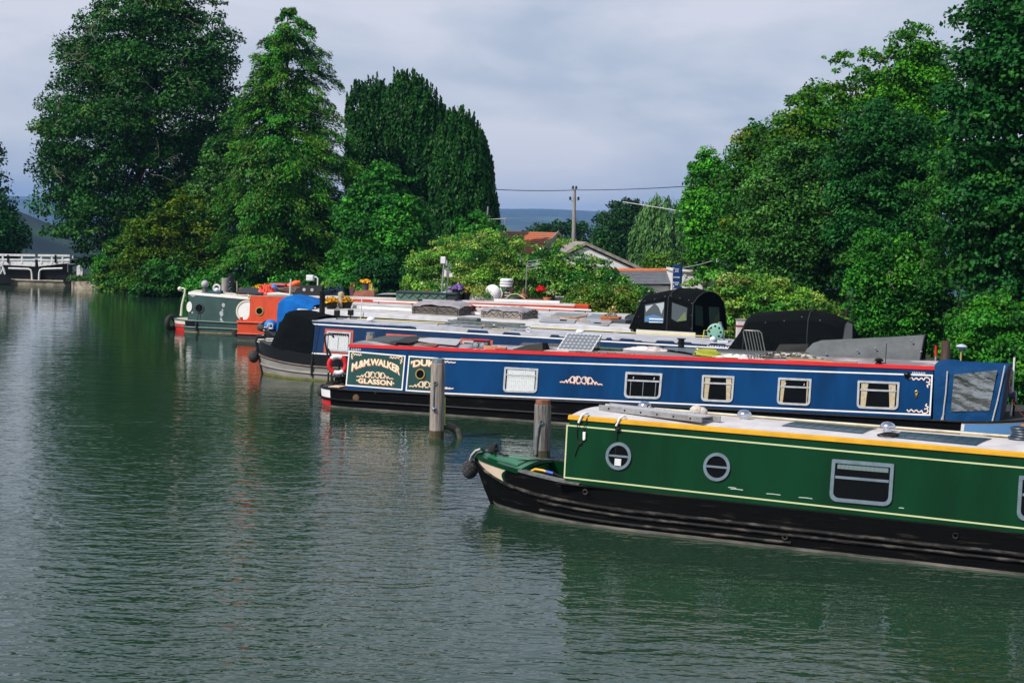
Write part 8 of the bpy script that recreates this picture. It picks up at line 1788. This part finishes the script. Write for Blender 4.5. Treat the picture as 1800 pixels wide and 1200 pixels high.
# ------------------------------------------------------------------ mooring posts
PWOOD = mat('weathered_post', (.36, .31, .27), .9, col2=(.10, .082, .07), scale=4.5, stretch=(4, 4, .35), bump=.8, lo=.40, hi=.7)
PWOOD2 = mat('dark_post', (.24, .22, .20), .9, col2=(.045, .042, .04), scale=4.5, stretch=(4, 4, .35), bump=.9, lo=.4, hi=.66)
ZINC = mat('zinc_cap', (.26, .30, .32), .45, .5, var=.3, scale=9)
ALG = mat('algae_wood', (.09, .075, .035), .9, col2=(.03, .03, .012), scale=8)
def post(label, u0, u1, vb, vt, wood, n=8, cap=ZINC, rusty=False, square=False, base=None, lean=0.):
    uc = (u0 + u1) / 2
    if base is None: P = at_z(uc, vb, 0)
    else: P = at_y(uc, vb, base); P[2] = 0
    o = thing('mooring_post', label, 'post', (P[0], P[1], 0), .25, 'timber mooring posts between the boats')
    r = (u1 - u0) / 2 * P[1] / FPX / (math.cos(math.pi / n) if square else .98); h = at_y(uc, vt, P[1])[2]
    a0 = math.pi / 4 if square else math.pi / 8
    def sec(z, rr): return [(rr * math.cos(a0 + 2 * math.pi * k / n), rr * math.sin(a0 + 2 * math.pi * k / n), z) for k in range(n)]
    mb = MB(); mb.loft([sec(-.8, r), sec(.02, r)] , closed=True); mb.loft([sec(.02, r * 1.0), sec(.16, r * 1.004)], closed=True)
    mb.build('wet_foot', ALG, o)
    mb = MB(); mb.loft([sec(.161, r), sec(h - .09, r * .97)], closed=True, caps=True); mb.build('timber', wood, o, bevel=.012)
    if cap:
        mb = MB(); mb.loft([sec(h - .085, r * .86), sec(h - .0, r * .84)], closed=True, caps=True); mb.build('cap', mat('rust_cap', (.26, .10, .05), .7, var=.5, scale=9) if rusty else cap, o)
    return o, r, h
o, r, h = post('tall eight sided mooring post in front of the DUKE panel', 754, 780, 770, 630, PWOOD)
mb = MB(); mb.tube([(-r * .62, -r * .80, h - .48), (-r * .70, -r * .86, h - .56), (-r * .74, -r * .86, h - .9), (-r * .72, -r * .88, h - 1.0)], .014, 6); mb.torus((-r * .5, -r * .92, h - .50), .035, .012, 12, 5, 'Y'); mb.tube([(-r * .9, -r * .7, h - 1.0), (-r * .4, -r * .97, h - 1.03)], .02, 6); mb.ball((-r * .66, -r * .9, h - 1.04), .045, 8); mb.build('iron_staple', ZINC, o, smooth=True)
mb = MB(); mb.tube([(r * .98, -r * .25, h - .80), (r * 1.02, -r * .2, h - 1.2), (r * 1.04, -r * .2, .28), (r * 1.3, -r * .2, .3)], .014, 6); mb.build('yellow_line', mat('acid_line', (.5, .55, .10), .8), o, smooth=True)
P = at_z(793, 770, 0); q_ = thing('tyre_fender', 'half sunken black tyre fender leaning by the tall mooring post', 'tyre', (P[0] - .12, P[1] + .1, -.05), .15)
mb = MB(); mb.torus((0, 0, 0), .30, .085, 30, 10, 'Y'); mb.build('tyre', mat('mossy_rubber', (.05, .055, .05), .8, col2=(.13, .12, .08), scale=8), q_, smooth=True)
o, r, h = post('shorter square post with a rusty cap behind the green bow', 936.5, 967, 806, 702, PWOOD2, n=8, rusty=True)
mb = MB(); mb.tube([(-r * .55, -r * .86, h - .42), (-r * .75, -r * .84, h - .55), (-r * .85, -r * .7, h - .8), (-r * .86, -r * .66, .1)], .03, 7); mb.torus((-r * .45, -r * .95, h - .42), .04, .014, 12, 5, 'Y'); mb.build('bracket', ZINC, o, smooth=True)
post('grey topped post showing between two navy cabin windows', 640.5, 658, 700, 584, PWOOD, n=8, base=44.2)
post('grey topped post standing in front of the bright blue canopy', 500, 515, 620, 533, PWOOD, n=8, base=52.6)
post('pale weathered post rising behind the grey green boat roof', 388, 400, 580, 485, mat('bleached_post', (.42, .39, .36), .9, var=.5, scale=5, stretch=(4, 4, .35), bump=.5), n=8, cap=None, base=66.8)
o, r, h = post('post wrapped in black plastic beside the pale post', 399, 411, 580, 478, mat('black_plastic_wrap', (.012, .016, .02), .3, bump=3, bscale=9), n=8, cap=None, base=67.6)
o = thing('power_pedestal', 'white and red service post between the two black hoods', 'service post', at_y(1302, 590, 44.6)); L = o.location
a = at_y(1302, 563, 44.6)[2] - L.z; mb = MB(); mb.box(-.13, .13, -.1, .1, -1, a); mb.build('body', mat('rosy_white', (.66, .58, .58), .5), o, bevel=.02); mb = MB(); mb.box(-.14, .14, -.11, .11, a * .60, a * .70); mb.build('red_band', mat('dark_red_band', (.25, .03, .035), .5), o); mb = MB(); mb.box(-.14, .14, -.11, .11, a, a + .04); mb.build('cap', MORT, o)
o = thing('bird_bath_lamp', 'small pale blue solar lamp on a stem beside the steel chimney', 'lamp', at_y(1689, 632, 36.5)); L = o.location
a = at_y(1689, 616, 36.5)[2] - L.z; mb = MB(); mb.tube([(0, 0, -1), (0, 0, a)], .02, 6); mb.build('stem', mat('straw', (.4, .34, .12), .8), o); mb = MB(); mb.lathe([(.03, 0), (.10, .05), (.13, .09), (.08, .13), (.001, .15)], (0, 0, a), 12); mb.build('head', mat('lamp_blue', (.42, .50, .62), .3), o, smooth=True)

# ------------------------------------------------------------------ nothing on a roof hangs over its edge
bpy.context.view_layer.update()
for b_, o in ONROOF:
    ts_ = [float((np.array(c.matrix_world @ Vector(k)) - b_.O) @ b_.ey) for c in o.children for k in c.bound_box]
    if not ts_: continue
    lo_, hi_ = b_.ins + b_.th + .02, b_.W - b_.ins - b_.th - .02
    d = lo_ - min(ts_) if min(ts_) < lo_ else (min(0, hi_ - max(ts_)) if max(ts_) > hi_ and max(ts_) - min(ts_) < hi_ - lo_ else 0)
    o.location = Vector(o.location) + Vector(b_.ey) * d
